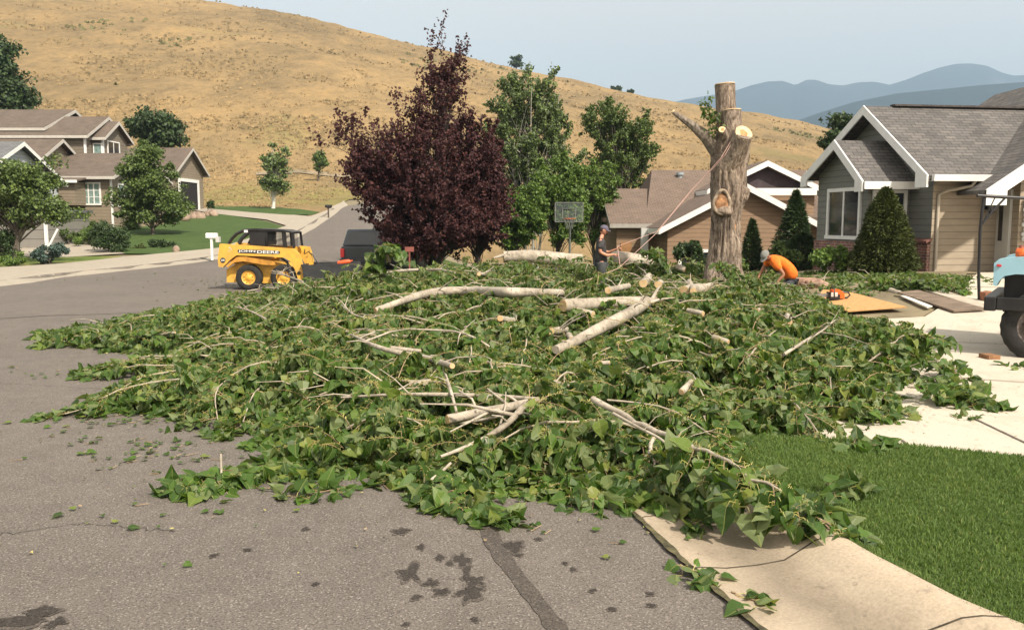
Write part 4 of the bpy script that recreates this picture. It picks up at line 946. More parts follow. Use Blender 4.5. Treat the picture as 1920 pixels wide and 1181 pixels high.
# upper gable facing us
xg = P(1427, 311, 41).x; gable_block(br, xg - 2.35, xg + 2.35, 40.3, 45.5, 1.5, 3.35, 4.48, 'y', M_BROWN, M_ROOFB, .4, .2)
mm = MB(); mm.bx(xg - 2.3, xg + 2.3, 39.86, 39.896, 3.1, 3.42); mm.build('frieze_board', M_WHITE, br)
hx0 = P(1262, 400, 41).x - .45; hx1 = P(1218, 350, 41).x - .3; mm = MB(); mm.slab([(hx1, 40.05, 2.06), (hx0 + .05, 40.05, 2.06), (hx0 + .05, 45, 4.56)], .1); mm.slab([(hx1, 49.9, 2.06), (hx1, 40.05, 2.06), (hx0 + .05, 45, 4.56)], .1); mm.build('hip_roof', M_ROOFB, br)
mm = MB(); mm.face([(xg - 2.2, 40.28, 3.42), (xg + 2.2, 40.28, 3.42), (xg, 40.28, 4.4)]); mm.build('gable_panel', simple('dark_gable_board', (.06, .045, .05), .8, .2, 4), br)
mm = MB(); x_ = P(1208, 440, 38.6).x; mm.bx(x_ - .16, x_ + .16, 38.4, 38.7, zg, 1.6); mm.build('porch_post', M_DOOR, br)
mm = MB(); mm.face([(P(1165, 400, 39.5).x, 39.55, zg), (P(1185, 400, 39.5).x, 39.55, zg), (P(1185, 400, 39.5).x, 39.55, .95), (P(1165, 400, 39.5).x, 39.55, .95)]); mm.build('front_door', simple('orange_brown_door', (.33, .17, .07), .6, .15, 3), br)
x_ = P(1278, 460, 36).x; window(br, (x_, 36, -.35), (1, 0, 0), 1.15, .95, (0, -1, 0), M_GLASS, tw_=.13)
mm = MB(); p = P(1275, 332, 44.2); mm.cyl((p.x, p.y, p.z - .75), (p.x, p.y, p.z + .1), .12, seg=10); mm.cyl((p.x, p.y, p.z + .1), (p.x, p.y, p.z + .22), .2, seg=10); mm.build('vent_pipe', simple('blue_grey_vent', (.28, .33, .36), .5, .1, 4), br)

# grey house at right; long side to the camera, gable end to the left
gh = thing('grey_house', (10.8, 22, .6), 'grey sided ranch house with white gables, brick base and brown grey shingle roof', 'house')
t_ = Vector((-.14, .99, 0)).normalized(); d_ = Vector((.99, .14, 0)).normalized(); nG = -d_; nL = -t_
C0 = Vector((10.77, 22.0, 0)); W = 5.3; zb = .45
def H(a, b, z): return C0 + t_ * a + d_ * b + Vector((0, 0, z))      # a along the gable wall, b along the long wall
zeR, zeL, zpk = 3.25, 3.57, 5.0
wm = MB(); wm.face([H(W, 0, zb), H(0, 0, zb), H(0, 0, zeR), H(W * .49, 0, zpk), H(W, 0, zeL)]); wm.build('gable_wall', M_SIDE_SHADE, gh)
wm = MB(); wm.face([H(0, 0, zb), H(0, 5.0, zb), H(0, 5.0, zeR), H(0, 0, zeR)]); wm.build('front_wall', M_SIDE_SUN, gh)
wm = MB(); wm.face([H(W, 12, zb), H(W, 0, zb), H(W, 0, zeL), H(W, 12, zeL)]); wm.build('back_wall', M_SIDE_SHADE, gh)
oh = .5
def roofplane(a0, z0, a1, z1, b0, b1, th=.1): 
    m_ = MB(); m_.slab([H(a0, b0, z0), H(a0, b1, z0), H(a1, b1, z1), H(a1, b0, z1)], th); return m_
slR = (zpk - zeR) / (W * .49); slL = (zpk - zeL) / (W * .51)
zR0 = zeR - slR * oh + .12; zL0 = zeL - slL * oh + .12; zP = zpk + .12
rf = MB(); rf.slab([H(-oh, -oh, zR0), H(-oh, 4.2, zR0), H(W * .49, 9.0, zP), H(W * .49, -oh, zP)], .09)
rf.slab([H(W + oh, -oh, zL0), H(W * .49, -oh, zP), H(W * .49, 9.0, zP), H(W + oh, 12, zL0)], .09)
roof_ = rf.build('roof', M_ROOFG, gh)
mm = MB(); mm.bar(H(W * .49, .35, zP + .03), H(W * .49, 4.9, zP + .03), .24, .05); mm.build('ridge_cap', simple('ridge_cap_shingle', (.07, .06, .055), .9, .3, 8), roof_)
fm = MB()
def rake(fm, a0, z0, a1, z1, b, hgt=.20, off=.04): fm.prism([H(a0, b, z0 - .09 - hgt * .75), H(a0, b, z0 + .012), H(a1, b, z1 + .012), H(a1, b, z1 - .09 - hgt * .75)], -d_ * off)
rake(fm, -oh, zR0, W * .49, zP, -oh); rake(fm, W + oh, zL0, W * .49, zP, -oh)
fm.prism([H(-oh, -oh, zR0 - .29), H(-oh, -oh, zR0 - .02), H(-.02, -oh, zR0 + slR * .5), H(-.02, -oh, zR0 - .29)], -d_ * .05)
fm.prism([H(W + oh, -oh, zL0 - .29), H(W + oh, -oh, zL0 - .02), H(W + .02, -oh, zL0 + slL * .5), H(W + .02, -oh, zL0 - .29)], -d_ * .05)
fm.build('fascia', M_WHITE, gh)
sf = MB(); sf.prism([H(-oh, 0, zR0 - .14), H(-oh, 4.2, zR0 - .14), H(0, 4.2, zR0 - .14), H(0, 0, zR0 - .14)], (0, 0, .03)); 
sf.prism([H(W * .49, -oh + .01, zP - .12), H(-oh + .05, -oh + .01, zR0 - .12), H(-oh + .05, 0, zR0 - .12), H(W * .49, 0, zP - .12)], (0, 0, -.02)); sf.build('soffit', M_DOOR, gh)
dk = MB(); rake(dk, -oh, zR0 + .03, W * .49, zP + .03, -oh + .0, -.02, .02)
gu = MB(); gu.prism([H(-oh - .11, -.42, zR0 - .14), H(-oh - .005, -.42, zR0 - .14), H(-oh - .005, -.42, zR0 + .02), H(-oh - .13, -.42, zR0 + .02)], d_ * 2.2); gu.build('gutter', M_WHITE, gh)
dp = MB(); dp.tube([H(-oh - .06, .75, zR0 - .12), H(-oh + .02, .7, zR0 - .26), H(-.12, .30, zR0 - .36), H(-.07, .1, zR0 - .46), H(-.07, .1, zb + .12), H(-.3, .05, zb + .03)], .042, 8); dp.build('downpipe', simple('beige_downpipe', (.42, .37, .29), .5, .06, 4), gh)
cb = MB(); cb.prism([H(-.03, -.03, zb), H(-.03, .1, zb), H(-.002, .1, zb), H(-.002, -.03, zb)], (0, 0, 2.4)); cb.build('corner_board', M_SIDE_SUN, gh)
# brick base of the gable wall with a sloping cap
bk = MB(); bk.prism([H(-.02, -.12, zb - .3), H(W + .03, -.12, zb - .3), H(W + .03, -.005, zb - .3), H(-.02, -.005, zb - .3)], (0, 0, 1.18)); bkk = bk.build('brick_base', M_BRICK, gh)
ca = MB(); ca.prism([H(-.05, -.17, zb + .89), H(W + .06, -.17, zb + .89), H(W + .06, -.006, zb + .95), H(-.05, -.006, zb + .95)], (0, 0, .06)); ca.build('cap_course', simple('brick_cap', (.20, .09, .07), .85, .3, 6), bkk)
# bay with its own small gable standing out of the gable wall
a0, a1, bd = 1.0, 3.7, 1.2; am = 2.2; zbe = 3.10; zbp = 4.02; zbl = 3.25
bm_ = MB(); bm_.face([H(a1, -bd, zb + .9), H(a0, -bd, zb + .9), H(a0, -bd, zbe), H(am, -bd, zbp), H(a1, -bd, zbl)]); bm_.face([H(a0, -bd, zb + .9), H(a0, 0, zb + .9), H(a0, 0, zbe), H(a0, -bd, zbe)])
bm_.face([H(a1, 0, zb + .9), H(a1, -bd, zb + .9), H(a1, -bd, zbl), H(a1, 0, zbl)]); bm_.build('bay_wall', M_SIDE_SHADE, gh)
bk = MB(); bk.prism([H(a0 - .04, -bd - .06, zb - .3), H(a1 + .04, -bd - .06, zb - .3), H(a1 + .04, -.13, zb - .3), H(a0 - .04, -.13, zb - .3)], (0, 0, 1.2)); bk.build('brick_base', M_BRICK, gh)
br_ = MB(); o2 = .35; s1 = (zbp - zbe) / (am - a0); s2 = (zbp - zbl) / (a1 - am); zq0 = zbe - s1 * o2 + .1; zq1 = zbl - s2 * o2 + .1
br_.slab([H(a0 - o2, -bd - o2, zq0), H(a0 - o2, .0, zq0), H(am, .0, zbp + .1), H(am, -bd - o2, zbp + .1)], .07); br_.slab([H(a1 + o2, -bd - o2, zq1), H(am, -bd - o2, zbp + .1), H(am, 0, zbp + .1), H(a1 + o2, 0, zq1)], .07)
br_.build('bay_roof', M_ROOFG, gh)
fb = MB(); rake(fb, a0 - o2, zq0, am, zbp + .1, -bd - o2, .22); rake(fb, a1 + o2, zq1, am, zbp + .1, -bd - o2, .22)
fb.prism([H(a0 - o2, -bd - o2, zq0 - .26), H(a0 - o2, -bd - o2, zq0), H(a0 + .02, -bd - o2, zq0 + s1 * .4), H(a0 + .02, -bd - o2, zq0 - .26)], -d_ * .05)
fb.prism([H(a0 - o2 - .02, -bd - o2, zq0 - .2), H(a0 - o2 - .02, 0, zq0 - .2), H(a0 - o2 - .02, 0, zq0 - .0), H(a0 - o2 - .02, -bd - o2, zq0 - .0)], -t_ * .03)
fb.prism([H(a1 + o2, -bd - o2, zq1 - .26), H(a1 + o2, -bd - o2, zq1), H(a1, -bd - o2, zq1 + s2 * .4), H(a1, -bd - o2, zq1 - .26)], -d_ * .05)
fb.build('bay_fascia', M_WHITE, gh)
window(gh, H(2.97, -bd, 1.5), -t_, 1.58, 1.22, nG, M_GLASS, tw_=.1)
window(gh, H(a0, -1.0, 1.42), d_, .8, 1.22, nL, M_GLASS, mull=0, tw_=.09)
# wall lamp on the beige wall
lm = thing('wall_lamp', H(-.02, 1.45, 2.25), 'black lantern on the beige wall under the gutter of the grey house', 'lamp')
m = MB(); c = H(0, 1.45, 2.35); n_ = nL
m.box(c + n_ * .02, (.14, .04, .3)); m.tube([c + n_ * .03 + Vector((0, 0, .1)), c + n_ * .16 + Vector((0, 0, .2)), c + n_ * .24 + Vector((0, 0, .12))], .018, 6)
m.build('bracket', M_BLACK, lm)
m = MB(); l_ = c + n_ * .24; m.tube([l_ + Vector((0, 0, .13)), l_ + Vector((0, 0, .05)), l_ + Vector((0, 0, .03))], [.02, .13, .12], 6); m.tube([l_ + Vector((0, 0, -.26)), l_ + Vector((0, 0, -.22))], [.05, .08], 6)
for k in range(6): m.bar(l_ + Vector((math.cos(k * 1.047) * .12, math.sin(k * 1.047) * .12, .03)), l_ + Vector((math.cos(k * 1.047) * .075, math.sin(k * 1.047) * .075, -.22)), .014)
m.build('lantern', M_BLACK, lm)
m = MB(); m.tube([l_ + Vector((0, 0, -.22)), l_ + Vector((0, 0, .03))], [.066, .105], 6); m.build('glass_shade', simple('smoky_lamp_glass', (.10, .10, .09), .1, .2, 4), lm)
# the garage wing comes towards the camera; the door sits in its left-facing wall
gx0 = 12.6; gy0 = 21.35
dr = MB(); dr.bx(gx0 - .05, gx0 - .004, 21.75, 22.55, zb + .02, zb + 2.15); dro = dr.build('front_door', M_DOOR, gh)
mm = MB(); mm.bx(gx0 - .062, gx0 - .051, 21.95, 22.12, zb + .95, zb + 2.0); mm.build('pane', M_GLASS, dro)
mm = MB(); mm.bx(gx0 - .07, gx0 - .003, 22.551, 22.66, zb, zb + 2.25); mm.build('door_frame', M_DOOR, dro)
mm = MB(); mm.bx(gx0 - .07, gx0 - .003, 21.64, 21.749, zb, zb + 2.25); mm.build('door_frame', M_DOOR, dro)
window(gh, (gx0 + .28, gy0, 1.95), (1, 0, 0), 1.1, .5, (0, -1, 0), M_GLASS, mull=3, tw_=.05, trim=M_BLACK)
pz = MB()
for k in range(9): pz.ell((gx0 + .12 + .02 * math.sin(k * 2.3), gy0 - .06, 2.42 - k * .12), (.05 + .02 * (k % 2), .03, .06), 0, 8, 5)
pzo = pz.build('hanging_ornament', simple('white_ornament', (.55, .56, .55), .6, .3, 20), None, (gx0 + .12, gy0 - .06, 1.4)); tag(pzo, 'white lacy ornament hanging beside the entry door of the grey house', 'ornament')
# garage wing towards the camera at the right edge
def K(px, py, Y): return P(px, py, Y)
gx1 = 20.6; gze = 3.35; gzp = 6.1
gw = MB(); gw.face([(gx0, 30, zb), (gx0, gy0, zb), (gx0, gy0, gze), (gx0, 30, gze)]); gw.face([(gx0, gy0, zb), (gx1, gy0, zb), (gx1, gy0, gze), ((gx0 + gx1) / 2, gy0, gzp), (gx0, gy0, gze)]); gw.build('garage_wall', M_SIDE_SUN, gh)
gr = MB(); xm = (gx0 + gx1) / 2; sl = (gzp - gze) / (xm - gx0); go_ = 1.2; zg0 = gze - sl * go_ + .12
gr.slab([(gx0 - go_, gy0 - .6, zg0), (xm, gy0 - .6, gzp + .12), (xm, 30, gzp + .12), (gx0 - go_ , 30, zg0)], .09); gr.slab([(gx1 + go_, gy0 - .6, zg0), (gx1 + go_, 30, zg0), (xm, 30, gzp + .12), (xm, gy0 - .6, gzp + .12)], .09); gr.build('garage_roof', M_ROOFG, gh)
gf = MB(); Yf = gy0 - .6
gf.prism([(gx0 - go_, Yf, zg0 - .36), (gx0 - go_, Yf, zg0 + .01), (xm, Yf, gzp + .13), (xm, Yf, gzp - .22)], (0, -.05, 0)); gf.prism([(gx1 + go_, Yf, zg0 - .36), (gx1 + go_, Yf, zg0 + .01), (xm, Yf, gzp + .13), (xm, Yf, gzp - .22)], (0, -.05, 0))
gf.prism([(gx0 - go_, Yf, zg0 - .36), (gx0 - go_, Yf, zg0), (gx0 - go_ + .5, Yf, zg0 + sl * .5), (gx0 - go_ + .5, Yf, zg0 - .36)], (0, -.055, 0))
# second, lower white rake nearer to us
gf.prism([(gx0 + .35, Yf - .5, zg0 - .36), (gx0 + .35, Yf - .5, zg0 - .02), (xm + .7, Yf - .5, gzp - 1.0), (xm + .7, Yf - .5, gzp - 1.34)], (0, -.05, 0))
gf.prism([(gx0 + .35, Yf - .5, zg0 - .36), (gx0 + .35, Yf - .5, zg0 - .1), (gx0 + .7, Yf - .5, zg0 + .2), (gx0 + .7, Yf - .5, zg0 - .36)], (0, -.055, 0))
gf.build('garage_fascia', M_WHITE, gh)
mm = MB(); mm.slab([(gx0 + .35, Yf - .56, zg0 + .0), (xm + .7, Yf - .56, gzp - .98), (xm + .7, gy0, gzp - .98), (gx0 + .35, gy0, zg0 + .0)], .06); mm.build('lower_garage_roof', M_ROOFG, gh)
pc = sheet('porch', [tuple(H(-.05, .15, 0)[:2]), tuple(H(-1.15, .25, 0)[:2]), tuple(H(-1.3, 2.2, 0)[:2]), tuple(H(-1.3, 4.3, 0)[:2]), tuple(H(-.05, 4.3, 0)[:2])], M_CONC, 0, .5, skirt=.3, zf=lambda x, y: .50)
# ---------------------------------------------------------------- the heap of cut branches
PILE_PX = [(96, 648), (190, 655), (240, 668), (300, 672), (330, 668), (380, 690), (335, 700), (300, 720), (330, 742), (260, 762), (195, 768), (300, 780), (400, 778), (505, 790), (520, 835), (560, 852), (540, 880), (440, 905), (600, 895), (700, 884),
           (760, 915), (900, 915), (1030, 925), (1110, 915), (1190, 920), (1235, 905), (1290, 878), (1350, 852), (1440, 838), (1500, 836), (1535, 806), (1610, 806), (1670, 780), (1640, 735), (1705, 728), (1735, 690), (1725, 655), (1700, 618), (1610, 604), (1560, 600),
           (1535, 582), (1510, 556), (1560, 549), (1640, 549), (1720, 548), (1800, 550), (1835, 545)]
pw = gp(PILE_PX) + [(10.9, 19.6), (10.2, 20.6), (8.6, 22.6), (5.2, 24.6), (-.5, 24.9), (-3.0, 24.6), (-4.8, 23.2), (-5.6, 21.6), (-7.2, 20.2), (-7.6, 17.2), (-8.0, 14.6)]
PW = [tuple(p) for p in pw]
def pile_h(x, y):
    pts = np.stack([np.atleast_1d(x), np.atleast_1d(y)], 1).astype(float); d = edge_dist(pts, PW); ins = in_poly(pts, PW)
    n = np.array([mnoise.noise((a * .55, b * .55, 1.0)) * .5 + mnoise.noise((a * 1.9, b * 1.9, 4.0)) * .75 for a, b in pts])
    mid = np.exp(-(((pts[:, 0] - .8) / 6.5) ** 2 + ((pts[:, 1] - 15.5) / 8.5) ** 2))
    lft = sm((pts[:, 0] + 5.5) / 4.5)
    far_ = 1 + .38 * sm((pts[:, 1] - 14) / 4) * sm((.4 - pts[:, 0]) / 2) - .30 * sm((pts[:, 1] - 16) / 3) * sm((pts[:, 0] - .6) / 1.5) * (1 - sm((pts[:, 1] - 21) / 1)) + .5 * sm((pts[:, 1] - 21.2) / 1) * (1 - sm((pts[:, 0] - 4.6) / 1))
    rgt = 1 - .55 * sm((pts[:, 0] - 4.5) / 3) * sm((pts[:, 1] - 17.5) / 3)
    h = (.26 + .40 * mid) * (.62 + .38 * lft) * (1 + .5 * sm((pts[:, 1] - 16) / 3) * (1 - sm((pts[:, 0] + 1) / 3))) * far_ * rgt * (1 - np.exp(-d / .42)) * (1 + .75 * n)
    # how high the heap stands: lower in front of the man and the boards, highest behind its left middle
    px = 960 + F * pts[:, 0] / pts[:, 1]; g_ = terr(pts[:, 0], pts[:, 1])
    front_ = np.interp(px, [0, 100, 240, 330, 400, 450, 520, 600, 680, 800, 900, 1060, 1100, 1150, 1200, 1290, 1400, 1460, 1520, 1560, 1620, 1680, 1760, 1860, 2000], [650, 640, 612, 590, 572, 560, 548, 524, 516, 517, 517, 520, 557, 557, 526, 530, 540, 548, 572, 600, 616, 616, 660, 740, 760])
    back_ = np.interp(px, [600, 680, 900, 1060, 1100, 1150, 1230, 1330, 1420, 1500, 1700, 1850], [540, 512, 500, 494, 494, 498, 492, 500, 500, 522, 530, 534])
    isb = (pts[:, 1] > 21.3) | ((pts[:, 0] > 5.0) & (pts[:, 1] > 15.2)); ct = np.where(isb, back_, front_); v = -(ct - 590.5) / F
    zc = CAMH + (-math.sin(TH) + v * math.cos(TH)) / (math.cos(TH) + v * math.sin(TH)) * pts[:, 1] - g_
    h = np.minimum(h, np.maximum(zc * (.86 + .28 * n), .07))
    return np.where(ins, np.maximum(h, .02), 0)
# table of the surface for fast look-ups
GX = np.arange(-12, 13, .1); GY = np.arange(4, 26, .1)
gxx, gyy = np.meshgrid(GX, GY); PH = pile_h(gxx.ravel(), gyy.ravel()).reshape(gxx.shape)
def ph(x, y):
    i = np.clip((np.asarray(y) - 4) / .1, 0, len(GY) - 1.01); j = np.clip((np.asarray(x) + 12) / .1, 0, len(GX) - 1.01); i0 = i.astype(int); j0 = j.astype(int); a = i - i0; b = j - j0
    return PH[i0, j0] * (1 - a) * (1 - b) + PH[i0 + 1, j0] * a * (1 - b) + PH[i0, j0 + 1] * (1 - a) * b + PH[i0 + 1, j0 + 1] * a * b
def surf(x, y): return terr(x, y) + ph(np.asarray(x, float), np.asarray(y, float))
def S(px, py, up=0.0):
    """the point of the heap seen at a place of the photograph"""
    a, b = ray(px, py); Y = 3.5; lo = Y
    while Y < 26 and CAMH + b * Y > float(surf(a * Y, Y)) + up: lo = Y; Y += .06
    hi = Y
    for _ in range(16):
        m_ = (lo + hi) / 2
        if CAMH + b * m_ < float(surf(a * m_, m_)) + up: hi = m_
        else: lo = m_
    return Vector((a * hi, hi, CAMH + b * hi))

LOGS = []     # (points, radii) kept clear of leaves
def spray_arrays(acc, base, az, length, nleaf, lsize, lod, r, lift=.15, droop=.9, mats=(0, 1, 2), elev=0.0, twigr=.004, hang=.6, flatten=0.0):
    """one leafy shoot: a bending twig, stalks and leaves. base (3,), az heading"""
    k = 6; t = np.linspace(0, 1, k); hd = np.array([math.cos(az), math.sin(az), 0.0]); sd = np.array([-hd[1], hd[0], 0])
    bend = (r.random() - .5) * .5
    pth = np.array(base) + hd * (t * length)[:, None] + sd * (bend * length * t ** 2)[:, None]
    pth[:, 2] += elev * length * t + lift * length * 4 * t * (1 - t) * .5 - droop * length * .25 * t ** 2
    acc.sticks(pth[:-1], pth[1:], np.linspace(twigr * 1.3, twigr * .6, k - 1), np.linspace(twigr * 1.1, twigr * .4, k - 1), mats[2])
    tl = np.sort(r.random(nleaf)) ** .8; tl[-1] = 1.0
    p0 = np.stack([np.interp(tl, t, pth[:, c]) for c in range(3)], 1)
    sgn = r.choice([-1.0, 1.0], nleaf) * r.uniform(.3, 1.3, nleaf)
    out_ = hd * (.25 + .5 * tl)[:, None] + sd * (sgn * (.5 + .6 * r.random(nleaf)))[:, None] + np.array([0, 0, 1]) * (.1 + .5 * r.random(nleaf) - flatten * .3)[:, None]
    out_ /= np.linalg.norm(out_, axis=1, keepdims=True); pl = lsize * (.22 + .36 * r.random(nleaf)); p1 = p0 + out_ * pl[:, None] * .75
    p2 = p1 + (out_ * .5 + np.array([0, 0, -.7 * hang])) * (pl * .45)[:, None]
    if lod == 0 or nleaf < 40:
        acc.sticks(p0, p1, .0022, .0018, mats[1]); 
        if lod == 0: acc.sticks(p1, p2, .0018, .0016, mats[1])
    tip = out_ * (.55) + np.array([0, 0, -1]) * (hang * (.1 + 1.5 * r.random(nleaf)))[:, None] + .30 * r.standard_normal((nleaf, 3))
    nrm = np.array([0, 0, 1.0]) + out_ * .45 + .55 * r.standard_normal((nleaf, 3)) + np.array([0, -.25, 0])
    nrm[r.random(nleaf) < .2] *= -1
    return p2 if lod == 0 else p1, tip, nrm, lsize * (.40 + .76 * r.random(nleaf))

# big pieces first (picture points; lifted off the heap surface by `up`)
M_POPB = NB('poplar_bark'); v = M_POPB.coord('Object')
cbk = M_POPB.mix(M_POPB.ramp(M_POPB.noise(v, 22, 5, .75), [(.53, 0), (.63, .7)]), M_POPB.ramp(M_POPB.noise(v, 3.5, 6, .7), [(.3, (.17, .14, .105)), (.50, (.36, .315, .25)), (.70, (.50, .45, .37))]), (.12, .10, .075))
M_POPB.col(cbk); M_POPB.rough(.8); M_POPB.bump(M_POPB.noise(v, 40, 5, .7), .5, .008); M_POPB = M_POPB.mat
def cutmat():
    m = NB('fresh_cut_wood'); v = m.coord('Object'); m.col(m.ramp(m.noise(v, 9, 4, .6), [(.3, (.46, .30, .14)), (.65, (.62, .46, .26))])); m.rough(.8); return m.mat
M_CUT = cutmat()
M_TORN = simple('torn_orange_wood', (.46, .26, .13), .85, .3, 8, .5, 30)
def put_log(name, label, cat, pts, rad, group=None, cut=(True, True), seg=12, up=.0, bump=.10, at=None, branches=()):
    """pts: picture points on the heap (px, py) or 3-D points"""
    P3 = [S(a[0], a[1], up) if len(a) == 2 else Vector(a) for a in pts]
    n = max(8, 4 * len(P3)); pa = []; rr_ = []
    seg_t = np.concatenate([[0], np.cumsum([(P3[i + 1] - P3[i]).length for i in range(len(P3) - 1)])]); T = np.linspace(0, seg_t[-1], n)
    arr = np.array([tuple(p) for p in P3])
    for tt in T:
        pa.append(Vector([float(np.interp(tt, seg_t, arr[:, c])) for c in range(3)])); 
        rr_.append(.76 * float(np.interp(tt / seg_t[-1], np.linspace(0, 1, len(rad)), rad)))
    for _ in range(2):
        q = [p.copy() for p in pa]
        for i in range(1, n - 1): pa[i] = (q[i - 1] + q[i] * 2 + q[i + 1]) / 4
    c = pa[n // 2]; root = thing(name, c, label, cat, group)
    ds = lambda p, a, L: bump * mnoise.noise((a * .9, L * 4, c.x)) + bump * .6 * mnoise.noise((math.cos(a) * 2, math.sin(a) * 2, L * 9))
    mb = MB(); mb.tube(pa, rr_, seg, disp=ds, capmi=1 if any(cut) else 0)
    for (t0, dx, dy, dz, ln, r0) in branches:
        a = pa[int(t0 * (n - 1))]; b = a + Vector((dx, dy, dz)).normalized() * ln; mb.tube([a, a.lerp(b, .5) + Vector((0, 0, ln * .05)), b], [r0, r0 * .7, r0 * .25], 6)
    Lg = (pa[-1] - pa[0]).length
    if Lg > .7:
        rq = random.Random(int(abs(c.x * 991 + c.y * 77)))
        for q_ in range(int(2 + Lg * 1.6)):
            i = rq.randint(1, n - 2); a = pa[i]; an = rq.uniform(0, 6.28); ln = rq.uniform(.08, .45); b = a + Vector((math.cos(an), math.sin(an), rq.uniform(.1, .8))).normalized() * ln; r1 = min(rr_[i] * .45, .014)
            mb.tube([a, a.lerp(b, .5) + Vector((rq.uniform(-.03, .03), 0, .02)), b], [r1, r1 * .7, r1 * .35], 5)
            if rr_[i] > .03: mb.ell(a + Vector((math.cos(an) * .5, -.6, .5)).normalized() * rr_[i] * .8, rr_[i] * rq.uniform(.3, .5), 0, 8, 6)
    mb.build('stem', [M_POPB, M_CUT], root)
    cm = MB()
    for e, (i0, i1) in enumerate(((0, 1), (n - 1, n - 2))):
        if not cut[e]: continue
        d = (pa[i0] - pa[i1]).normalized(); cm = MB(); cm.tube([pa[i0] + d * .001, pa[i0] + d * .006], rr_[i0] * .93, seg); cm.build('cut_face', M_CUT, root)
    LOGS.append((np.array([tuple(p) for p in pa]), np.array(rr_)))
    return root
G1 = 'bare poplar stems lying on the branch heap'
put_log('log', 'long curved pale log lying across the back of the heap', 'log', [(704, 582), (745, 568), (790, 552), (830, 545), (885, 546), (960, 548), (1052, 549)], [.055, .085, .10, .095, .085, .08], G1, up=.14)
put_log('log', 'straight thick pale log with a yellow cut end facing left', 'log', [(1056, 573), (1130, 568), (1215, 566)], [.115, .11, .105], G1, (True, False), up=.12)
put_log('log', 'long pale limb running from the straight thick log down to the left', 'log', [(1042, 656), (1080, 640), (1125, 615), (1160, 598), (1190, 582), (1228, 560)], [.06, .085, .10, .10, .085, .06], G1, (False, False), up=.12, branches=((.92, .3, .6, .3, .5, .035), (.75, .8, .3, .15, .5, .03)))
put_log('log', 'slim pale log with a cut end pointing left near the front of the heap', 'log', [(840, 786), (890, 775), (950, 764), (1008, 750)], [.052, .048, .044, .036], G1, (True, False), up=.10, branches=((.85, -.9, -.9, -.15, .8, .02),))
put_log('branch', 'forked bare branch leaning below the slim cut log', 'branch', [(985, 758), (955, 792), (910, 822), (870, 840), (826, 856)], [.035, .032, .028, .022, .014], G1, (False, False), up=.09, branches=((.2, -.9, .05, .1, .75, .018), (.55, .1, -.8, .1, .25, .01)))
put_log('branch', 'second thinner bare branch beside the slim cut log', 'branch', [(1000, 752), (940, 778), (900, 788), (862, 793)], [.024, .022, .018, .012], G1, (False, False), up=.05)
put_log('branch', 'long thin bare stem lying level across the front of the heap', 'branch', [(640, 745), (720, 740), (830, 739), (930, 742), (1010, 748)], [.012, .018, .022, .024, .02], G1, (False, False), up=.12, branches=((.15, -.8, -.6, .1, .5, .008), (.3, .6, .6, .2, .4, .008), (.6, .5, -.8, .1, .35, .008)))
put_log('branch', 'short crooked stick standing across the long thin stem', 'branch', [(835, 702), (846, 735), (856, 772)], [.016, .02, .013], G1, (False, False), up=.16)
put_log('branch', 'pale branch with a torn yellow end in the left middle of the heap', 'branch', [(658, 627), (700, 648), (735, 660), (790, 668), (848, 686)], [.014, .025, .035, .038, .034], G1, (False, True), up=.12, branches=((.3, .9, .5, .2, .6, .015), (.2, .6, .9, .1, .6, .012)))
put_log('branch', 'short stick just above the branch with the torn end', 'branch', [(732, 652), (788, 658)], [.03, .026], G1, (False, True), up=.12)
put_log('branch', 'forked grey twig at the left back of the heap', 'branch', [(640, 572), (665, 592), (705, 601)], [.012, .018, .02], G1, (False, False), up=.12, branches=((.5, -.6, .8, .4, .5, .01), (.2, .1, .7, .5, .4, .01)))
put_log('branch', 'arching grey twig in the centre of the heap', 'branch', [(770, 617), (850, 620), (890, 632), (918, 650)], [.008, .016, .016, .012], G1, (False, False), up=.16, branches=((.6, 0, -.9, -.1, .5, .01),))
put_log('branch', 'long dead twig across the right side of the heap', 'branch', [(1470, 664), (1505, 642), (1545, 618), (1566, 600)], [.022, .018, .014, .008], G1, (False, False), up=.25, branches=((.6, .5, -.6, -.1, .6, .009), (.3, -.3, -.8, 0, .4, .008)))
put_log('branch', 'small forked stick with an orange end in the middle of the heap', 'branch', [(1040, 716), (1062, 726), (1078, 716)], [.028, .032, .02], G1, (True, False), up=.10)
put_log('branch', 'thin twig on the left slope of the heap', 'branch', [(440, 575), (470, 583), (498, 598)], [.012, .018, .02], G1, (False, False), up=.12)
put_log('branch', 'thin pale twig in front of the loader', 'branch', [(455, 548), (490, 540), (522, 541)], [.02, .024, .012], G1, (False, False), up=.12)
put_log('branch', 'grey stick leaning on the front wheel of the loader', 'branch', [(520, 512), (545, 520), (568, 528)], [.035, .032, .02], G1, (False, False), up=.4)
put_log('branch', 'pale curved stem behind the upright sprig', 'branch', [(716, 512), (770, 506), (815, 505), (852, 511)], [.03, .05, .05, .03], G1, (False, False), up=.12)
put_log('branch', 'bare twig at the front edge of the heap above the leaf tuft', 'branch', [(800, 905), (826, 886), (845, 868)], [.01, .016, .012], G1, (False, False), up=.09)
put_log('branch', 'bare twig poking up at the left front leaf clump', 'branch', [tuple(S(416, 912)), tuple(S(416, 905) + Vector((0, 0, .22)))], [.012, .01], G1, (False, False))
G2 = 'short cut log pieces on the heap'
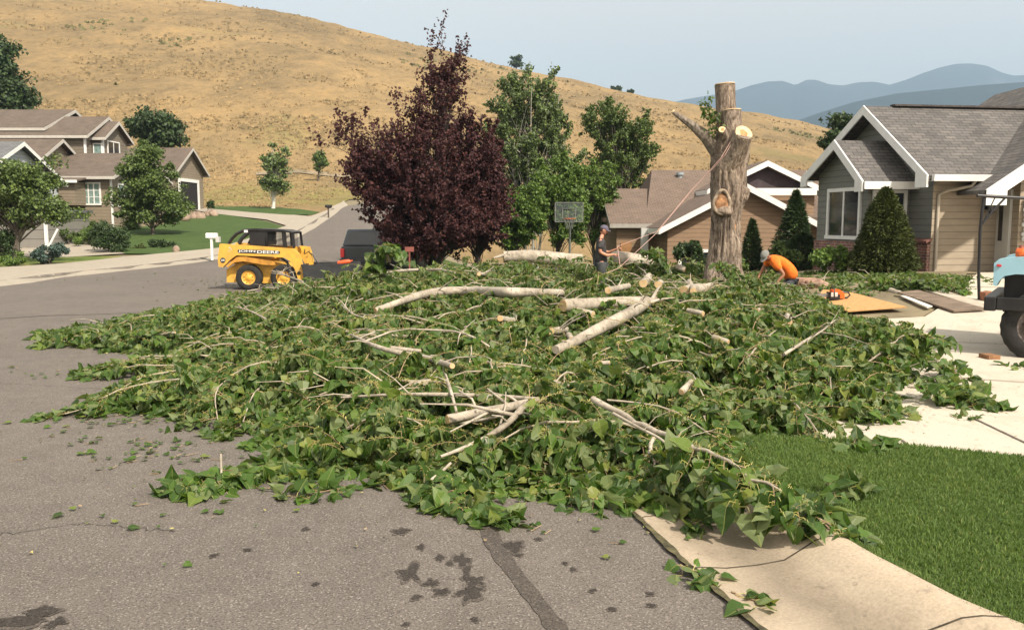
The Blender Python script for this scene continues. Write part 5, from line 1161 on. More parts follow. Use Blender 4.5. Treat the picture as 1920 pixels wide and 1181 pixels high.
for (a, b, r0, up, lb, ct) in [((1059, 575), (1062, 574), .0, 0, None, None),
    ((938, 597), (962, 601), .055, .14, 'pale log chunk left of centre in the heap', (True, True)), ((1032, 622), (1060, 618), .07, .14, 'stubby log chunk left of the long pale limb', (True, True)),
    ((1066, 628), (1072, 636), .05, .2, 'little round of wood facing the camera beside the long pale limb', (True, False)), ((1084, 583), (1112, 590), .07, .06, 'short log with a round yellow end under the straight thick log', (True, False)),
    ((1206, 532), (1217, 518), .10, .2, 'upright leaning yellow split chunk behind the long limb', (True, True)), ((1234, 534), (1238, 530), .09, .16, 'round yellow cut end behind the chunk pile', (True, False)),
    ((1140, 545), (1178, 536), .07, .14, 'forked peeled chunk behind the straight log', (True, True)), ((1283, 546), (1330, 538), .14, .12, 'large pale gnarled chunk at the foot of the stump', (True, True)),
    ((1292, 528), (1300, 545), .08, .2, 'second gnarled chunk leaning on the big one at the stump', (True, False)), ((1290, 582), (1318, 588), .05, .14, 'small pale stick chunk below the stump', (True, True)),
    ((1268, 500), (1284, 506), .11, .3, 'square cut pale block behind the heap left of the stump', (True, True)), ((1337, 632), (1365, 642), .05, .15, 'orange brown torn chunk right of centre in the heap', (False, True)),
    ((1420, 582), (1424, 580), .04, .2, 'tiny round cut end among dark leaves', (True, False)), ((1476, 592), (1480, 604), .06, .15, 'small upright cut piece near the plywood', (True, True)),
    ((770, 722), (808, 716), .045, .12, 'pale chip above the long thin stem', (True, False)), ((1127, 681), (1142, 680), .035, .12, 'tiny pale cut piece in the middle right of the heap', (True, True)),
    ((930, 694), (945, 688), .035, .12, 'small grey chunk above the long thin stem', (False, True)), ((1278, 735), (1296, 716), .04, .16, 'short grey stick standing in the right front of the heap', (True, False)),
    ((1215, 858), (1225, 890), .05, .12, 'peeled brown stub showing near the front branch', (False, True)), ((1670, 545), (1690, 552), .09, .02, 'yellow slice of wood lying behind the plywood', (True, True)),
    ((898, 514), (912, 514), .05, .1, 'small pale chip at the back of the heap', (True, True)), ((940, 614), (975, 612), .02, .12, 'thin pale split stick in the centre', (True, False))]:
    if lb is None: continue
    put_log('log_piece', lb, 'log', [a, b], [r0 * .92, r0 * .84], G2, ct, up=up * .62, bump=.26)
# the two visible lengths of the big trunk behind the man
def big(name, label, pts, rad): 
    r_ = put_log(name, label, 'log', pts, rad, None, (True, True), 22, bump=.07); return r_
big('log', 'thick pale fallen trunk behind the heap left of the standing man', [tuple(P(944, 482, 24.5)), tuple(P(990, 480, 24.6)), tuple(P(1030, 484, 24.8)), tuple(P(1090, 490, 25.0))], [.21, .25, .26, .27])
big('log', 'whitish fallen trunk lying behind the standing man toward the stump', [tuple(P(1118, 484, 24.0)), tuple(P(1165, 486, 24.0)), tuple(P(1225, 493, 24.1))], [.29, .29, .26])
put_log('branch', 'short yellow peeled stub on the left end of the fallen trunk', 'branch', [tuple(P(926, 484, 24.3)), tuple(P(946, 478, 24.4))], [.04, .07], None, (True, False))
r_ = put_log('log', 'thick pinkish bark log beside the bending man', 'log', [tuple(P(1486, 534, 20.3)), tuple(P(1532, 538, 19.8)), tuple(P(1560, 553, 19.2))], [.25, .28, .24], None, (True, True), 20, bump=.12)
for ch in r_.children:
    if ch.name.startswith('stem'): ch.data.materials[0] = simple('pink_brown_bark', (.34, .22, .155), .9, .5, 7, 1.0, 16, col2=(.14, .09, .065))

bp = [P(1112, 748, 6.55), P(1175, 785, 6.2), P(1240, 812, 5.85), P(1300, 835, 5.55), P(1355, 862, 5.28), P(1402, 892, 5.08), P(1450, 915, 4.9), P(1500, 945, 4.78), P(1555, 985, 4.68)]
LOGS.append((np.array([tuple(p) for p in bp[:6]]), np.full(6, .045)))
# ---- foliage of the heap
def near_logs(p, extra=.06):
    """True where a leaf would lie over a log: close beside it in plan and above its underside"""
    bad = np.zeros(len(p), bool)
    for li_, (pa, rr_) in enumerate(LOGS):
        keepall = len(pa) < 10 or rr_.mean() < .03 or np.linalg.norm(pa[-1] - pa[0]) < .8
        lo = pa.min(0) - .6; hi = pa.max(0) + .6; m_ = (p[:, 0] > lo[0]) & (p[:, 0] < hi[0]) & (p[:, 1] > lo[1]) & (p[:, 1] < hi[1])
        if not m_.any(): continue
        q = p[m_]; fine_ = np.concatenate([pa[:-1] + (pa[1:] - pa[:-1]) * t for t in (0, .5)]); rf = np.concatenate([rr_[:-1], rr_[:-1]])
        d = np.hypot(q[:, None, 0] - fine_[None, :, 0], q[:, None, 1] - fine_[None, :, 1]); j = d.argmin(1); dd = d[np.arange(len(q)), j]
        # leaves standing in front of the log (towards the camera) and as high hide it as well
        front = (q[:, 1] < fine_[j, 1]) & (dd < rf[j] * 2.2 + .24)
        b = ((dd < rf[j] + extra) | front) & (q[:, 2] > fine_[j, 2] - rf[j] * .9)
        if len(rr_) and rr_.mean() < .03: b &= (dd < rf[j] + .07)
        if not keepall: b &= ~np.array([mnoise.noise((float(f_[0]) * 1.9, float(f_[1]) * 1.9, 8.0)) > .30 for f_ in fine_])[j] | (q[:, 2] > fine_[j, 2] + rf[j] + .09)
        bad[np.where(m_)[0][b]] = True
    return bad
r5 = np.random.default_rng(55)
accN = Acc(); accF = Acc(); LP = []; 
def scatter(n, y0, y1, lod, acc, lsz, nl):
    got = 0; P_ = [];
    while got < n:
        x = r5.uniform(-10.5, 11, n * 2); y = r5.uniform(y0, y1, n * 2); pts = np.stack([x, y], 1); pts = pts[in_poly(pts, PW)][:n - got]
        for (a, b) in pts:
            h = float(ph(a, b)); z = float(terr(a, b)) + max(.01, h * (.36 + .66 * r5.random()) - .06)
            ed = h < .12; upr = r5.random() < .22 and not ed
            if upr: z += h * .25 + .03
            P_.append(spray_arrays(acc, (a, b, z), r5.uniform(0, 6.283), r5.uniform(.25, .6) if not ed else r5.uniform(.15, .3), nl, lsz * (.85 + .3 * r5.random()), lod, r5, lift=.26 if not ed else .05, elev=.35 if upr else 0.0, droop=.6, hang=(1.5 if upr else 1.1) if not ed else .15, flatten=ed, twigr=.004))
        got += len(pts)
    p, t, nn, s = [np.concatenate([q_[k] for q_ in P_]) for k in range(4)]
    g_ = terr(p[:, 0], p[:, 1]); p[:, 2] = np.maximum(p[:, 2], g_ + .015)
    # a tip may not sink into the ground
    tn = t / np.linalg.norm(t, axis=1, keepdims=True); under = p[:, 2] + tn[:, 2] * s < g_ + .01; t[under, 2] = np.abs(t[under, 2]) * .02 + .02
    ok = ~near_logs(p + tn * (s * .4)[:, None]); acc.add(leaf_arrays(p[ok], t[ok], nn[ok], s[ok], lod, .28, .45, 1.0, r5), 0)
scatter(2100, 5.2, 9.6, 0, accN, .118, 18)
scatter(2800, 9.6, 14.5, 0, accN, .108, 17)
scatter(4300, 14.5, 24.9, 1, accF, .110, 15)
# long drooping boughs arching over the heap
def boughs(n, y0, y1, lod, acc, seed):
    r = np.random.default_rng(seed); got = []; k = 0
    while k < n:
        x = r.uniform(-9, 9.5); y = r.uniform(y0, y1); h = float(ph(x, y))
        if h < .16 or (x > 4.6 and y < 13) or (x < -4.2 and y < 14) or (abs(x / y - .104) < .05 and 16 < y < 21.5) or any(np.hypot(q_[0][:, 0] - x, q_[0][:, 1] - y).min() < .35 for q_ in LOGS): continue
        k += 1; az = r.uniform(math.pi * .9, math.pi * 2.1) if r.random() < .75 else r.uniform(0, 6.28); L = r.uniform(.8, 1.7); hd = np.array([math.cos(az), math.sin(az), 0]); t = np.linspace(0, 1, 9)
        pa = np.array([x, y, 0]) + hd * (t * L)[:, None] + np.array([-hd[1], hd[0], 0]) * ((r.random() - .5) * .6 * t ** 2)[:, None]
        sf_ = surf(pa[:, 0], pa[:, 1]); pa[:, 2] = np.maximum(sf_ * .5 + (float(surf(x, y)) + .02) * .5 + .16 * np.sin(t * math.pi) - .10 * t, terr(pa[:, 0], pa[:, 1]) + .06)
        acc.sticks(pa[:-1], pa[1:], np.linspace(.011, .005, 8), np.linspace(.010, .004, 8), 3, 5)
        for q_ in range(int(8 + L * 5)):
            tt = .12 + .88 * r.random(); p = np.array([np.interp(tt, t, pa[:, c]) for c in range(3)])
            got.append(spray_arrays(acc, p, az + r.choice([-1, 1]) * r.uniform(.3, 1.2), r.uniform(.18, .4), 12, .112, lod, r, lift=.05, elev=-.15, droop=1.0, hang=1.6, twigr=.0035))
    p, t, nn, s = [np.concatenate([q_[j] for q_ in got]) for j in range(4)]
    g_ = terr(p[:, 0], p[:, 1]); p[:, 2] = np.maximum(p[:, 2], g_ + .02); tn = t / np.linalg.norm(t, axis=1, keepdims=True); under = p[:, 2] + tn[:, 2] * s < g_ + .01; t[under, 2] = np.abs(t[under, 2]) * .02 + .02
    ok = ~near_logs(p + tn * (s * .4)[:, None]); acc.add(leaf_arrays(p[ok], t[ok], nn[ok], s[ok], lod, .28, .45, 1.0, r), 0)
boughs(50, 6, 10.5, 0, accN, 501); boughs(60, 10.5, 15, 0, accN, 502); boughs(70, 15, 23, 1, accF, 503)
# loose twigs poking out of the heap
def poke(acc, n, y0, y1, mi=2):
    x = r5.uniform(-9, 10, n * 3); y = r5.uniform(y0, y1, n * 3); pts = np.stack([x, y], 1); pts = pts[in_poly(pts, PW)][:n]
    z = surf(pts[:, 0], pts[:, 1]) - .06; A = np.column_stack([pts, z]); az = r5.uniform(0, 6.28, len(A)); L = r5.uniform(.2, .6, len(A)); el = r5.uniform(.0, .5, len(A))
    B = A + np.stack([np.cos(az) * L * .6, np.sin(az) * L * .6, el * L * .7 + .08], 1); Cc = B + np.stack([np.cos(az + .4) * L * .5, np.sin(az + .4) * L * .5, el * L * .1], 1)
    acc.sticks(A, B, .009, .006, mi, 4); acc.sticks(B, Cc, .006, .003, mi, 4)
M_TWP = simple('pale_twig', (.38, .33, .25), .8, .3, 7)
poke(accN, 120, 5.6, 14, 3); poke(accF, 110, 14, 23, 3)
mats = [ML_POP, ML_TWIG, ML_TWIGB, M_TWP]
accN.build('cut_foliage', mats); accF.build('cut_foliage', mats)
for o in [o_ for o_ in C.objects if o_.name.startswith('cut_foliage')]: tag(o, 'deep tangled heap of leafy green poplar cuttings spread over street and drive', None, None, 'stuff')
# the litter mass under the top leaves (same leaves, packed)
def core():
    step = .22; xs = np.arange(-11, 11.5, step); ys = np.arange(4.6, 24.8, step); X, Yg = np.meshgrid(xs, ys); h = ph(X, Yg)
    Z = terr(X, Yg) + h * .42 - .05 + r5.standard_normal(X.shape) * .018; Z = np.where(h > .05, Z, terr(X, Yg) - .08)
    co = np.stack([X, Yg, Z], -1).reshape(-1, 3); nx = len(xs); ny = len(ys); i = (np.arange(ny - 1)[:, None] * nx + np.arange(nx - 1)[None]).ravel()
    hh = h.ravel(); keep = (hh[i] > .05) | (hh[i + 1] > .05) | (hh[i + nx] > .05) | (hh[i + nx + 1] > .05); i = i[keep]
    f = np.stack([i, i + 1, i + nx + 1, i + nx], 1).ravel()
    o = np_mesh('packed_foliage', co, f, np.full(len(i), 4), simple('packed_leaves', (.045, .078, .020), .8, .5, 14, 1.0, 22)); tag(o, 'packed leaf mass inside the branch heap', None, None, 'stuff')
core()

LAWNP = [tuple(q) for q in KL] + [tuple(q) for q in LE] + [(12, 0), (4.5, .8)]
# ---- single leafy branches that stick out of the heap
def leafy(name, label, path, r0, shoots, lsize, seed, nl=14, group=None, cat='branch', bark=None, hang=.9, lift=.1, ln=(.3, .55), barestart=0.0, lod=0, ground=True, sides=None, elev=0.0):
    r = np.random.default_rng(seed); P3 = [Vector(p) for p in path]; root = thing(name, P3[0], label, cat, group)
    arr = np.array([tuple(p) for p in P3]); sl_ = np.concatenate([[0], np.cumsum(np.linalg.norm(np.diff(arr, axis=0), axis=1))]); T = np.linspace(0, sl_[-1], 22)
    pa = np.stack([np.interp(T, sl_, arr[:, c]) for c in range(3)], 1)
    for _ in range(3): pa[1:-1] = (pa[:-2] + 2 * pa[1:-1] + pa[2:]) / 4
    pa[1:-1] += r.standard_normal((20, 3)) * r0 * .35
    mb = MB(); mb.tube([Vector(p) for p in pa], list(np.linspace(r0, r0 * .22, 22)), 8, disp=lambda p, a, L: .12 * mnoise.noise((p.x * 30, p.y * 30, p.z * 30))); mb.build('stem', bark or M_POPB, root)
    if r0 > .012:
        d = Vector(pa[0] - pa[1]).normalized(); cm = MB(); cm.tube([Vector(pa[0]) + d * .001, Vector(pa[0]) + d * .005], r0 * .9, 8); cm.build('cut_face', M_CUT, root)
    acc = Acc(); got = []
    hx = pa[-1] - pa[0]; az0 = math.atan2(hx[1], hx[0])
    for k in range(shoots):
        t = barestart + (1 - barestart) * (k + r.random() * .6) / shoots; t = min(t, 1.0); p = np.array([np.interp(t * sl_[-1], T, pa[:, c]) for c in range(3)])
        s_ = (1 if k % 2 else -1) if sides is None else sides; az = az0 + s_ * r.uniform(.3, 1.25) * (1 if t < .93 else .2)
        got.append(spray_arrays(acc, p, az, r.uniform(*ln) * (1 - .35 * t), nl, lsize * (.85 + .3 * r.random()), lod, r, lift=lift, droop=.9, hang=hang, twigr=.0045, elev=elev))
    p, t, nn, s = [np.concatenate([q_[k] for q_ in got]) for k in range(4)]
    if ground:
        g_ = terr(p[:, 0], p[:, 1]) + .145 * in_poly(p[:, :2], LAWNP); p[:, 2] = np.maximum(p[:, 2], g_ + .02)
        tn = t / np.linalg.norm(t, axis=1, keepdims=True); under = p[:, 2] + tn[:, 2] * s < g_ + .015; t[under, 2] = -(p[under, 2] - g_[under]) / s[under] * .8 * np.linalg.norm(t[under][:, :2], axis=1)
    acc.add(leaf_arrays(p, t, nn, s, lod, .28, .4, 1.0, r), 0)
    acc.build('leaves', [ML_POP, ML_TWIG, ML_TWIGB], root); return root
leafy('leafy_branch', 'long leafy branch reaching out of the heap over the gutter toward the lawn', bp, .026, 20, .150, 101, 12, barestart=.40, hang=1.4, ln=(.22, .42), lift=.02, elev=-.22)
put_log('branch', 'thinner bare shoot running beside the long leafy branch', 'branch', [tuple(P(1150, 775, 6.3)), tuple(P(1200, 803, 5.98)), tuple(P(1240, 822, 5.8)), tuple(P(1262, 845, 5.65))], [.016, .015, .013, .01], None, (False, False))
leafy('leafy_branch', 'drooping leafy side branch below the long branch over the gutter', [P(1225, 822, 6.1), P(1215, 850, 5.95), P(1240, 890, 5.7), P(1275, 930, 5.5)], .016, 12, .145, 102, 12, hang=1.3, ln=(.22, .38), barestart=.15, elev=-.15, lift=.05)
leafy('leafy_branch', 'leafy branch stretching left across the street from the heap', [tuple(G(330, 655) + Vector((0, 0, .25))), tuple(G(230, 650) + Vector((0, 0, .16))), tuple(G(150, 648) + Vector((0, 0, .12))), tuple(G(92, 655) + Vector((0, 0, .08)))], .02, 19, .14, 103, 14, hang=.8, ln=(.28, .48), lift=.35)
leafy('leafy_branch', 'low leafy branch pointing left at the heap middle', [tuple(G(480, 765) + Vector((0, 0, .18))), tuple(G(360, 765) + Vector((0, 0, .12))), tuple(G(270, 768) + Vector((0, 0, .09))), tuple(G(200, 768) + Vector((0, 0, .05)))], .014, 20, .13, 104, 13, hang=.5, ln=(.2, .4))
leafy('leafy_branch', 'upright sprig of big leaves standing in front of the dark pickup', [P(690, 530, 15.2), P(694, 500, 15.2), P(700, 475, 15.2), P(715, 458, 15.1), P(745, 478, 15.0)], .014, 13, .19, 105, 9, hang=.9, ln=(.14, .26), lift=.2, ground=False)
leafy('leafy_branch', 'dark leafy branch rising at the right edge of the heap over the drive', [tuple(S(1600, 700)), P(1660, 655, 9.8), P(1700, 622, 9.9), P(1755, 640, 9.7)], .016, 20, .14, 106, 13, hang=1.0, ln=(.3, .5))
leafy('leafy_branch', 'leafy branch lying along the right tip of the heap on the drive', [tuple(G(1700, 760) + Vector((0, 0, .2))), tuple(G(1770, 762) + Vector((0, 0, .16))), tuple(G(1850, 775) + Vector((0, 0, .07)))], .012, 14, .13, 107, 12, hang=.6, ln=(.2, .38))
leafy('leafy_branch', 'short leafy branch above the right tip of the heap', [tuple(G(1740, 700) + Vector((0, 0, .22))), tuple(G(1800, 725) + Vector((0, 0, .15))), tuple(G(1810, 760) + Vector((0, 0, .1)))], .010, 10, .13, 108, 12, hang=.6, ln=(.2, .34))
leafy('leafy_branch', 'tall leafy bunch in front of the bending man and stump base', [P(1395, 548, 18.6), P(1385, 520, 18.5), P(1375, 500, 18.4), P(1360, 492, 18.4)], .02, 14, .16, 109, 12, hang=.8, ln=(.3, .55), lod=1, ground=False)
leafy('leafy_branch', 'leafy bunch hiding the legs of the bending man', [P(1500, 565, 18.8), P(1460, 548, 18.6), P(1430, 530, 18.5), P(1412, 520, 18.5)], .02, 16, .16, 110, 12, hang=.8, ln=(.25, .45), lod=1, ground=False)
leafy('leafy_branch', 'dark leafy branch tip standing left of the square block', [P(1262, 520, 21.5), P(1250, 490, 21.5), P(1235, 470, 21.4), P(1222, 474, 21.4)], .02, 16, .17, 111, 13, hang=.6, ln=(.35, .6), lod=1, ground=False)
leafy('leafy_branch', 'leafy branch end in the drive gap before the beige wall', [tuple(G(1620, 540) + Vector((0, 0, .1))), tuple(G(1700, 540) + Vector((0, 0, .2))), tuple(G(1790, 555) + Vector((0, 0, .15)))], .02, 26, .16, 112, 14, hang=.6, ln=(.3, .55), lod=1)
GS = 'small loose leafy sprigs around the heap'
for i, (pp, n, sz, lb, hg) in enumerate([
    ([(455, 905), (415, 912), (360, 935)], 11, .14, 'pointed leafy tuft left of the heap front on the asphalt', 1.0), ([(390, 912), (345, 918), (312, 915)], 4, .11, 'thin sprig tip at the far left of the front tuft', .3),
    ([(665, 918), (600, 930), (545, 940)], 5, .13, 'flat sprig lying alone on the asphalt', .25), ([(790, 905), (840, 935), (860, 965), (905, 972)], 15, .14, 'thick leafy tuft hanging out at the front centre', .9),
    ([(1010, 925), (1080, 940), (1165, 955)], 12, .13, 'leafy tuft lying where asphalt meets the gutter', .8), ([(1275, 1070), (1310, 1088), (1350, 1100)], 5, .13, 'upper of two leaf bunches on the gutter edge', .31),
    ([(1372, 1120), (1400, 1132), (1430, 1136)], 3, .14, 'lower of two leaf bunches on the gutter edge', .2), ([(1600, 868), (1620, 876), (1645, 880)], 4, .12, 'leaf bunch lying on the lawn', .3),
    ([(1770, 790), (1800, 790), (1822, 795)], 4, .11, 'little sprig on the bright driveway', .4), ([(1545, 960), (1570, 958), (1590, 966)], 3, .11, 'sprig tip reaching onto the lawn from the long branch', .2),
    ([(880, 640 + 340), (930, 985), (950, 975)], 5, .12, 'few leaves at the very front of the centre tuft', .2), ([(1280, 985), (1310, 990)], 3, .12, 'yellowish leaves lying on the gutter', .2),
    ([(230, 690), (270, 685), (300, 682)], 7, .13, 'low leaf tuft between the two left branches', .3), ([(1890, 690), (1915, 700), (1950, 705)], 5, .12, 'leaf tuft on the drive in front of the truck wheel', .4)]):
    pts = [G(a, b) for a, b in pp]; extra = .16 if lb.find('lawn') >= 0 else 0; low = 'gutter edge' in lb
    path = [Vector((p.x, p.y, p.z + extra + .02 + .05 * hg * (1 - j / len(pts)))) for j, p in enumerate(pts)]
    leafy('leafy_sprig', lb, path, .006, n, sz * (.82 if low else 1), 130 + i, 3 if low else 8, GS, 'sprig', ML_TWIGB, hang=hg, ln=(.12, .26) if not low else (.05, .12), lift=.35 * hg * (0 if low else 1))
# loose leaves and chips on street and drive
acc = Acc(); n = 620
cl = [((270, 790), 120, 14, 60), ((300, 850), 160, 26, 60), ((100, 820), 120, 30, 14), ((60, 705), 60, 24, 10), ((420, 530), 90, 12, 60), ((330, 545), 120, 16, 26), ((180, 520), 140, 12, 18), ((700, 600), 260, 60, 0), ((1560, 985), 20, 10, 0),
      ((1850, 640), 60, 6, 60), ((1800, 610), 70, 8, 24), ((1850, 720), 70, 22, 36), ((1780, 740), 50, 20, 20), ((560, 900), 120, 25, 60), ((1000, 935), 150, 14, 40), ((300, 960), 260, 60, 14), ((1150, 1052), 12, 3, 2), ((1150, 1000), 200, 30, 6), ((1620, 600), 60, 8, 40), ((1750, 545), 80, 8, 90), ((1875, 1025), 4, 2, 2)]
pp = []
for (c_, sx, sy, k) in cl:
    for _ in range(k):
        p = G(c_[0] + r5.normal() * sx * .6, c_[1] + r5.normal() * sy * .6); pp.append((p.x, p.y, p.z + .03 + (.12 if p.x > 1.5 and p.y < 7 else 0)))
pp = np.array(pp); n = len(pp); tp = np.column_stack([r5.standard_normal((n, 2)), np.zeros(n)]); nr = np.column_stack([.25 * r5.standard_normal((n, 2)), np.ones(n)])
acc.add(leaf_arrays(pp, tp, nr, .03 + .055 * r5.random(n) ** 1.5, 0, .2, .1, 1.0, r5), 0)
m_ = r5.random(n) < .4; A = pp[m_] - np.array([0, 0, .012]); acc.sticks(A, A + np.column_stack([r5.standard_normal((len(A), 2)) * .05, np.full(len(A), .01)]), .004, .003, 2)
o = acc.build('fallen_leaves', [ML_POP, ML_TWIG, ML_TWIGB]); tag(o, 'loose fallen leaves and twig bits on street and drive', None, None, 'stuff')

# crumbs of leaf, bark and sawdust trodden around the heap
acc = Acc(); q_ = np.column_stack([r5.uniform(-11, 11, 30000), r5.uniform(4.0, 22, 30000)]); q_ = q_[~in_poly(q_, PW)]; dd = edge_dist(q_, PW); q_ = q_[r5.random(len(q_)) < np.exp(-dd / .55) * .8 + .012]
off = np.where(in_poly(q_, LAWNP), -9.0, .03) + .05 * in_poly(q_, drive); q_ = np.column_stack([q_, terr(q_[:, 0], q_[:, 1]) + off]); q_ = q_[off > 0]; n = len(q_)
acc.add(leaf_arrays(q_, np.column_stack([r5.standard_normal((n, 2)), .1 * r5.random(n)]), np.column_stack([.3 * r5.standard_normal((n, 2)), np.ones(n)]), .010 + .03 * r5.random(n) ** 2, 1, .2, .1, .8, r5), 0)
acc.mi[-1][:] = r5.choice([0, 0, 1, 2, 2], len(acc.mi[-1]))
o = acc.build('fallen_leaves', [ML_POP, ML_TWIG, ML_TWIGB]); tag(o, 'fine leaf crumbs and bark bits trodden around the heap', None, None, 'stuff')
m = MB()                                                  # hairline cracks in the old asphalt
for seed, pts_ in enumerate(([(-20, 1010), (150, 985), (330, 1000)], [(0, 720), (160, 730), (330, 735)])):
    l_ = arc(gp(pts_), 60)
    l_ = l_ + np.array([[mnoise.noise((i * .35, seed, 0)) * .05, mnoise.noise((i * .35, seed, 9)) * .05] for i in range(60)])
    for i in range(59):
        a = l_[i]; b = l_[i + 1]; d = (b - a) / (np.hypot(*(b - a)) + 1e-9); nn_ = np.array([-d[1], d[0]]) * (.0022 + .002 * abs(mnoise.noise((i * .7, seed, 3))))
        m.face([(*(a - nn_), .0168), (*(b - nn_), .0168), (*(b + nn_), .0168), (*(a + nn_), .0168)])
tag(m.build('road_cracks', asphalt('crack_asphalt', .35)), kind='structure')

# ---- lawn blades near the camera
def blades(name, poly, n, h, mat, zf, seed, kind='stuff'):
    r = np.random.default_rng(seed); a = np.array(poly); pts = []
    while sum(map(len, pts)) < n:
        q_ = np.column_stack([r.uniform(a[:, 0].min(), a[:, 0].max(), n), r.uniform(a[:, 1].min(), a[:, 1].max(), n)]); q_ = q_[in_poly(q_, poly)]; pts.append(q_)
    p = np.concatenate(pts)[:n]; z = zf(p); p3 = np.column_stack([p, z - .004]); hh = h * (.5 + .9 * r.random(n)); a_ = r.uniform(0, 6.28, n); wv = .0028 + .002 * r.random(n)
    s_ = np.stack([np.cos(a_), np.sin(a_), np.zeros(n)], 1) * wv[:, None]; ln_ = np.stack([r.standard_normal(n) * .35, r.standard_normal(n) * .35, np.ones(n)], 1)
    t_ = p3 + ln_ * hh[:, None]; mdl = p3 + ln_ * (hh * .5)[:, None] * np.array([.6, .6, 1.1]); co = np.stack([p3 - s_, p3 + s_, mdl + s_ * .8, t_, mdl - s_ * .8], 1).reshape(-1, 3)
    f = (np.arange(n)[:, None] * 5 + np.arange(5)[None]).ravel(); o = np_mesh(name, co, f, np.full(n, 5), mat, np.zeros((len(f), 2))); o['kind'] = kind; return o
ML_GRASS = leafmat('grass_blade', (.115, .185, .050), (.12, .185, .055), None, rough=.65, transl=.25, var=.32, patch=(.24, .25, .09), pos=1.1)
lp = [p for p in lawn_poly]
near_lawn_ = gp([(1300, 856), (1380, 850), (1540, 857), (1700, 874), (1820, 886), (1990, 903), (2040, 1000), (2100, 1290), (1990, 1270), (1802, 1183), (1652, 1100), (1562, 1044), (1457, 977), (1332, 902)])
def zlv(p): return np.array([zlawn(a, b) for a, b in p])
near_lawn = [tuple(q_) for q_ in KL[::-1]][::-1] + [tuple(q_) for q_ in LE[:6]] + [(6.6, 6.4), (6.4, 1.5), (4.2, 1.0)]
g_o = blades('grass', near_lawn, 170000, .027, ML_GRASS, zlv, 5); g_o['label'] = 'short mown lawn grass'
edge_poly = [tuple(B_[i] + np.array([.0, .0])) for i in range(0, ns, 4)]
acc = Acc(); r = np.random.default_rng(8); e = B_[r.integers(0, ns - 1, 9000)] + r.standard_normal((9000, 2)) * .025; e = np.column_stack([e, np.full(9000, .125)])
acc.sticks(e, e + np.column_stack([r.standard_normal((9000, 2)) * .012, .02 + .025 * r.random(9000)]), .0022, .0008, 0)
o = acc.build('grass', [ML_GRASS]); o['kind'] = 'stuff'; o['label'] = 'ragged grass edge along the kerb'
# ---------------------------------------------------------------- the standing stump
YS = 21.0
def barkmat(name, a, b, c_, sc=5.0):
    m = NB(name); v = m.coord('Object', (1, 1, .26)); n = m.noise(v, sc * 2.4, 8, .78, 1.1); n2 = m.noise(m.coord('Object'), 1.6, 5, .7); f = m.noise(m.coord('Object', (1, 1, .4)), 30, 4, .7)
    col = m.ramp(n, [(.36, a), (.50, b), (.64, c_)]); col = m.mix(1.0, col, m.ramp(n2, [(.3, (.72, .70, .70)), (.7, (1.2, 1.14, 1.05))]), 'MULTIPLY')
    col = m.mix(1.0, col, m.ramp(f, [(.3, .7), (.7, 1.2)]), 'MULTIPLY'); m.col(col); m.rough(.9); m.set(Specular_IOR_Level=.2); m.bump(m.mix(.35, n, f), 1.0, .05); return m.mat
M_BARK = barkmat('furrowed_bark', (.058, .044, .034), (.25, .205, .168), (.46, .40, .335))
M_BARKL = barkmat('smoother_grey_bark', (.085, .072, .06), (.24, .21, .18), (.36, .33, .29), 3.5)
def Q(px, py, dy=0.0): return P(px, py, YS + dy)
base = Q(1356, 545); gzs = tz(base.x, YS)
st = thing('tree_stump', (base.x, YS, gzs), 'tall topped cottonwood trunk with cut stubs, a knot hollow and one bare limb', 'tree trunk')
def furrow(depth, fr=7.0):
    def f(p, a, L):
        q = mnoise.noise((math.cos(a) * fr * .35, math.sin(a) * fr * .35, L * .55)); w_ = a * fr + q * 2.2
        rid = 1 - abs(mnoise.noise((math.cos(a) * fr * .8, math.sin(a) * fr * .8, L * .9 + q))) * 3.2
        return depth * (rid - .4) + .07 * mnoise.noise((math.cos(a) * 1.3, math.sin(a) * 1.3, L * 1.1)) + depth * .4 * mnoise.noise((math.cos(a) * 9, math.sin(a) * 9, L * 5))
    return f
def smooth_path(pts, rad, n):
    arr = np.array([tuple(p) for p in pts]); s = np.concatenate([[0], np.cumsum(np.linalg.norm(np.diff(arr, axis=0), axis=1))]); T = np.linspace(0, s[-1], n)
    pa = np.stack([np.interp(T, s, arr[:, c]) for c in range(3)], 1); rr_ = np.interp(T, s, rad)
    for _ in range(4): pa[1:-1] = (pa[:-2] + 2 * pa[1:-1] + pa[2:]) / 4; rr_[1:-1] = (rr_[:-2] + 2 * rr_[1:-1] + rr_[2:]) / 4
    return [Vector(p) for p in pa], list(rr_)
tb = MB()
pa, ra_ = smooth_path([Vector((base.x, YS, gzs - .15)), Q(1356, 528), Q(1357, 500), Q(1360, 460), Q(1361, 420), Q(1363, 392), Q(1366, 370), Q(1366, 340), Q(1366, 310), Q(1369, 285), Q(1370, 262), Q(1368, 245)],
                      [.60, .49, .415, .38, .34, .36, .41, .425, .42, .435, .40, .22], 130)
tb.tube(pa, ra_, 96, disp=furrow(.12, 8))
pa, ra_ = smooth_path([Q(1366, 285), Q(1364, 250), Q(1361, 210), Q(1359, 159)], [.30, .27, .245, .235], 50); tb.tube(pa, ra_, 40, disp=furrow(.07, 5)); top1 = (pa[-1], (pa[-1] - pa[-2]).normalized(), ra_[-1])
pa, ra_ = smooth_path([Q(1374, 285, -.25), Q(1373, 255, -.22), Q(1372, 208, -.2)], [.28, .25, .225], 40); tb.tube(pa, ra_, 40, disp=furrow(.07, 5)); top2 = (pa[-1], (pa[-1] - pa[-2]).normalized(), ra_[-1])
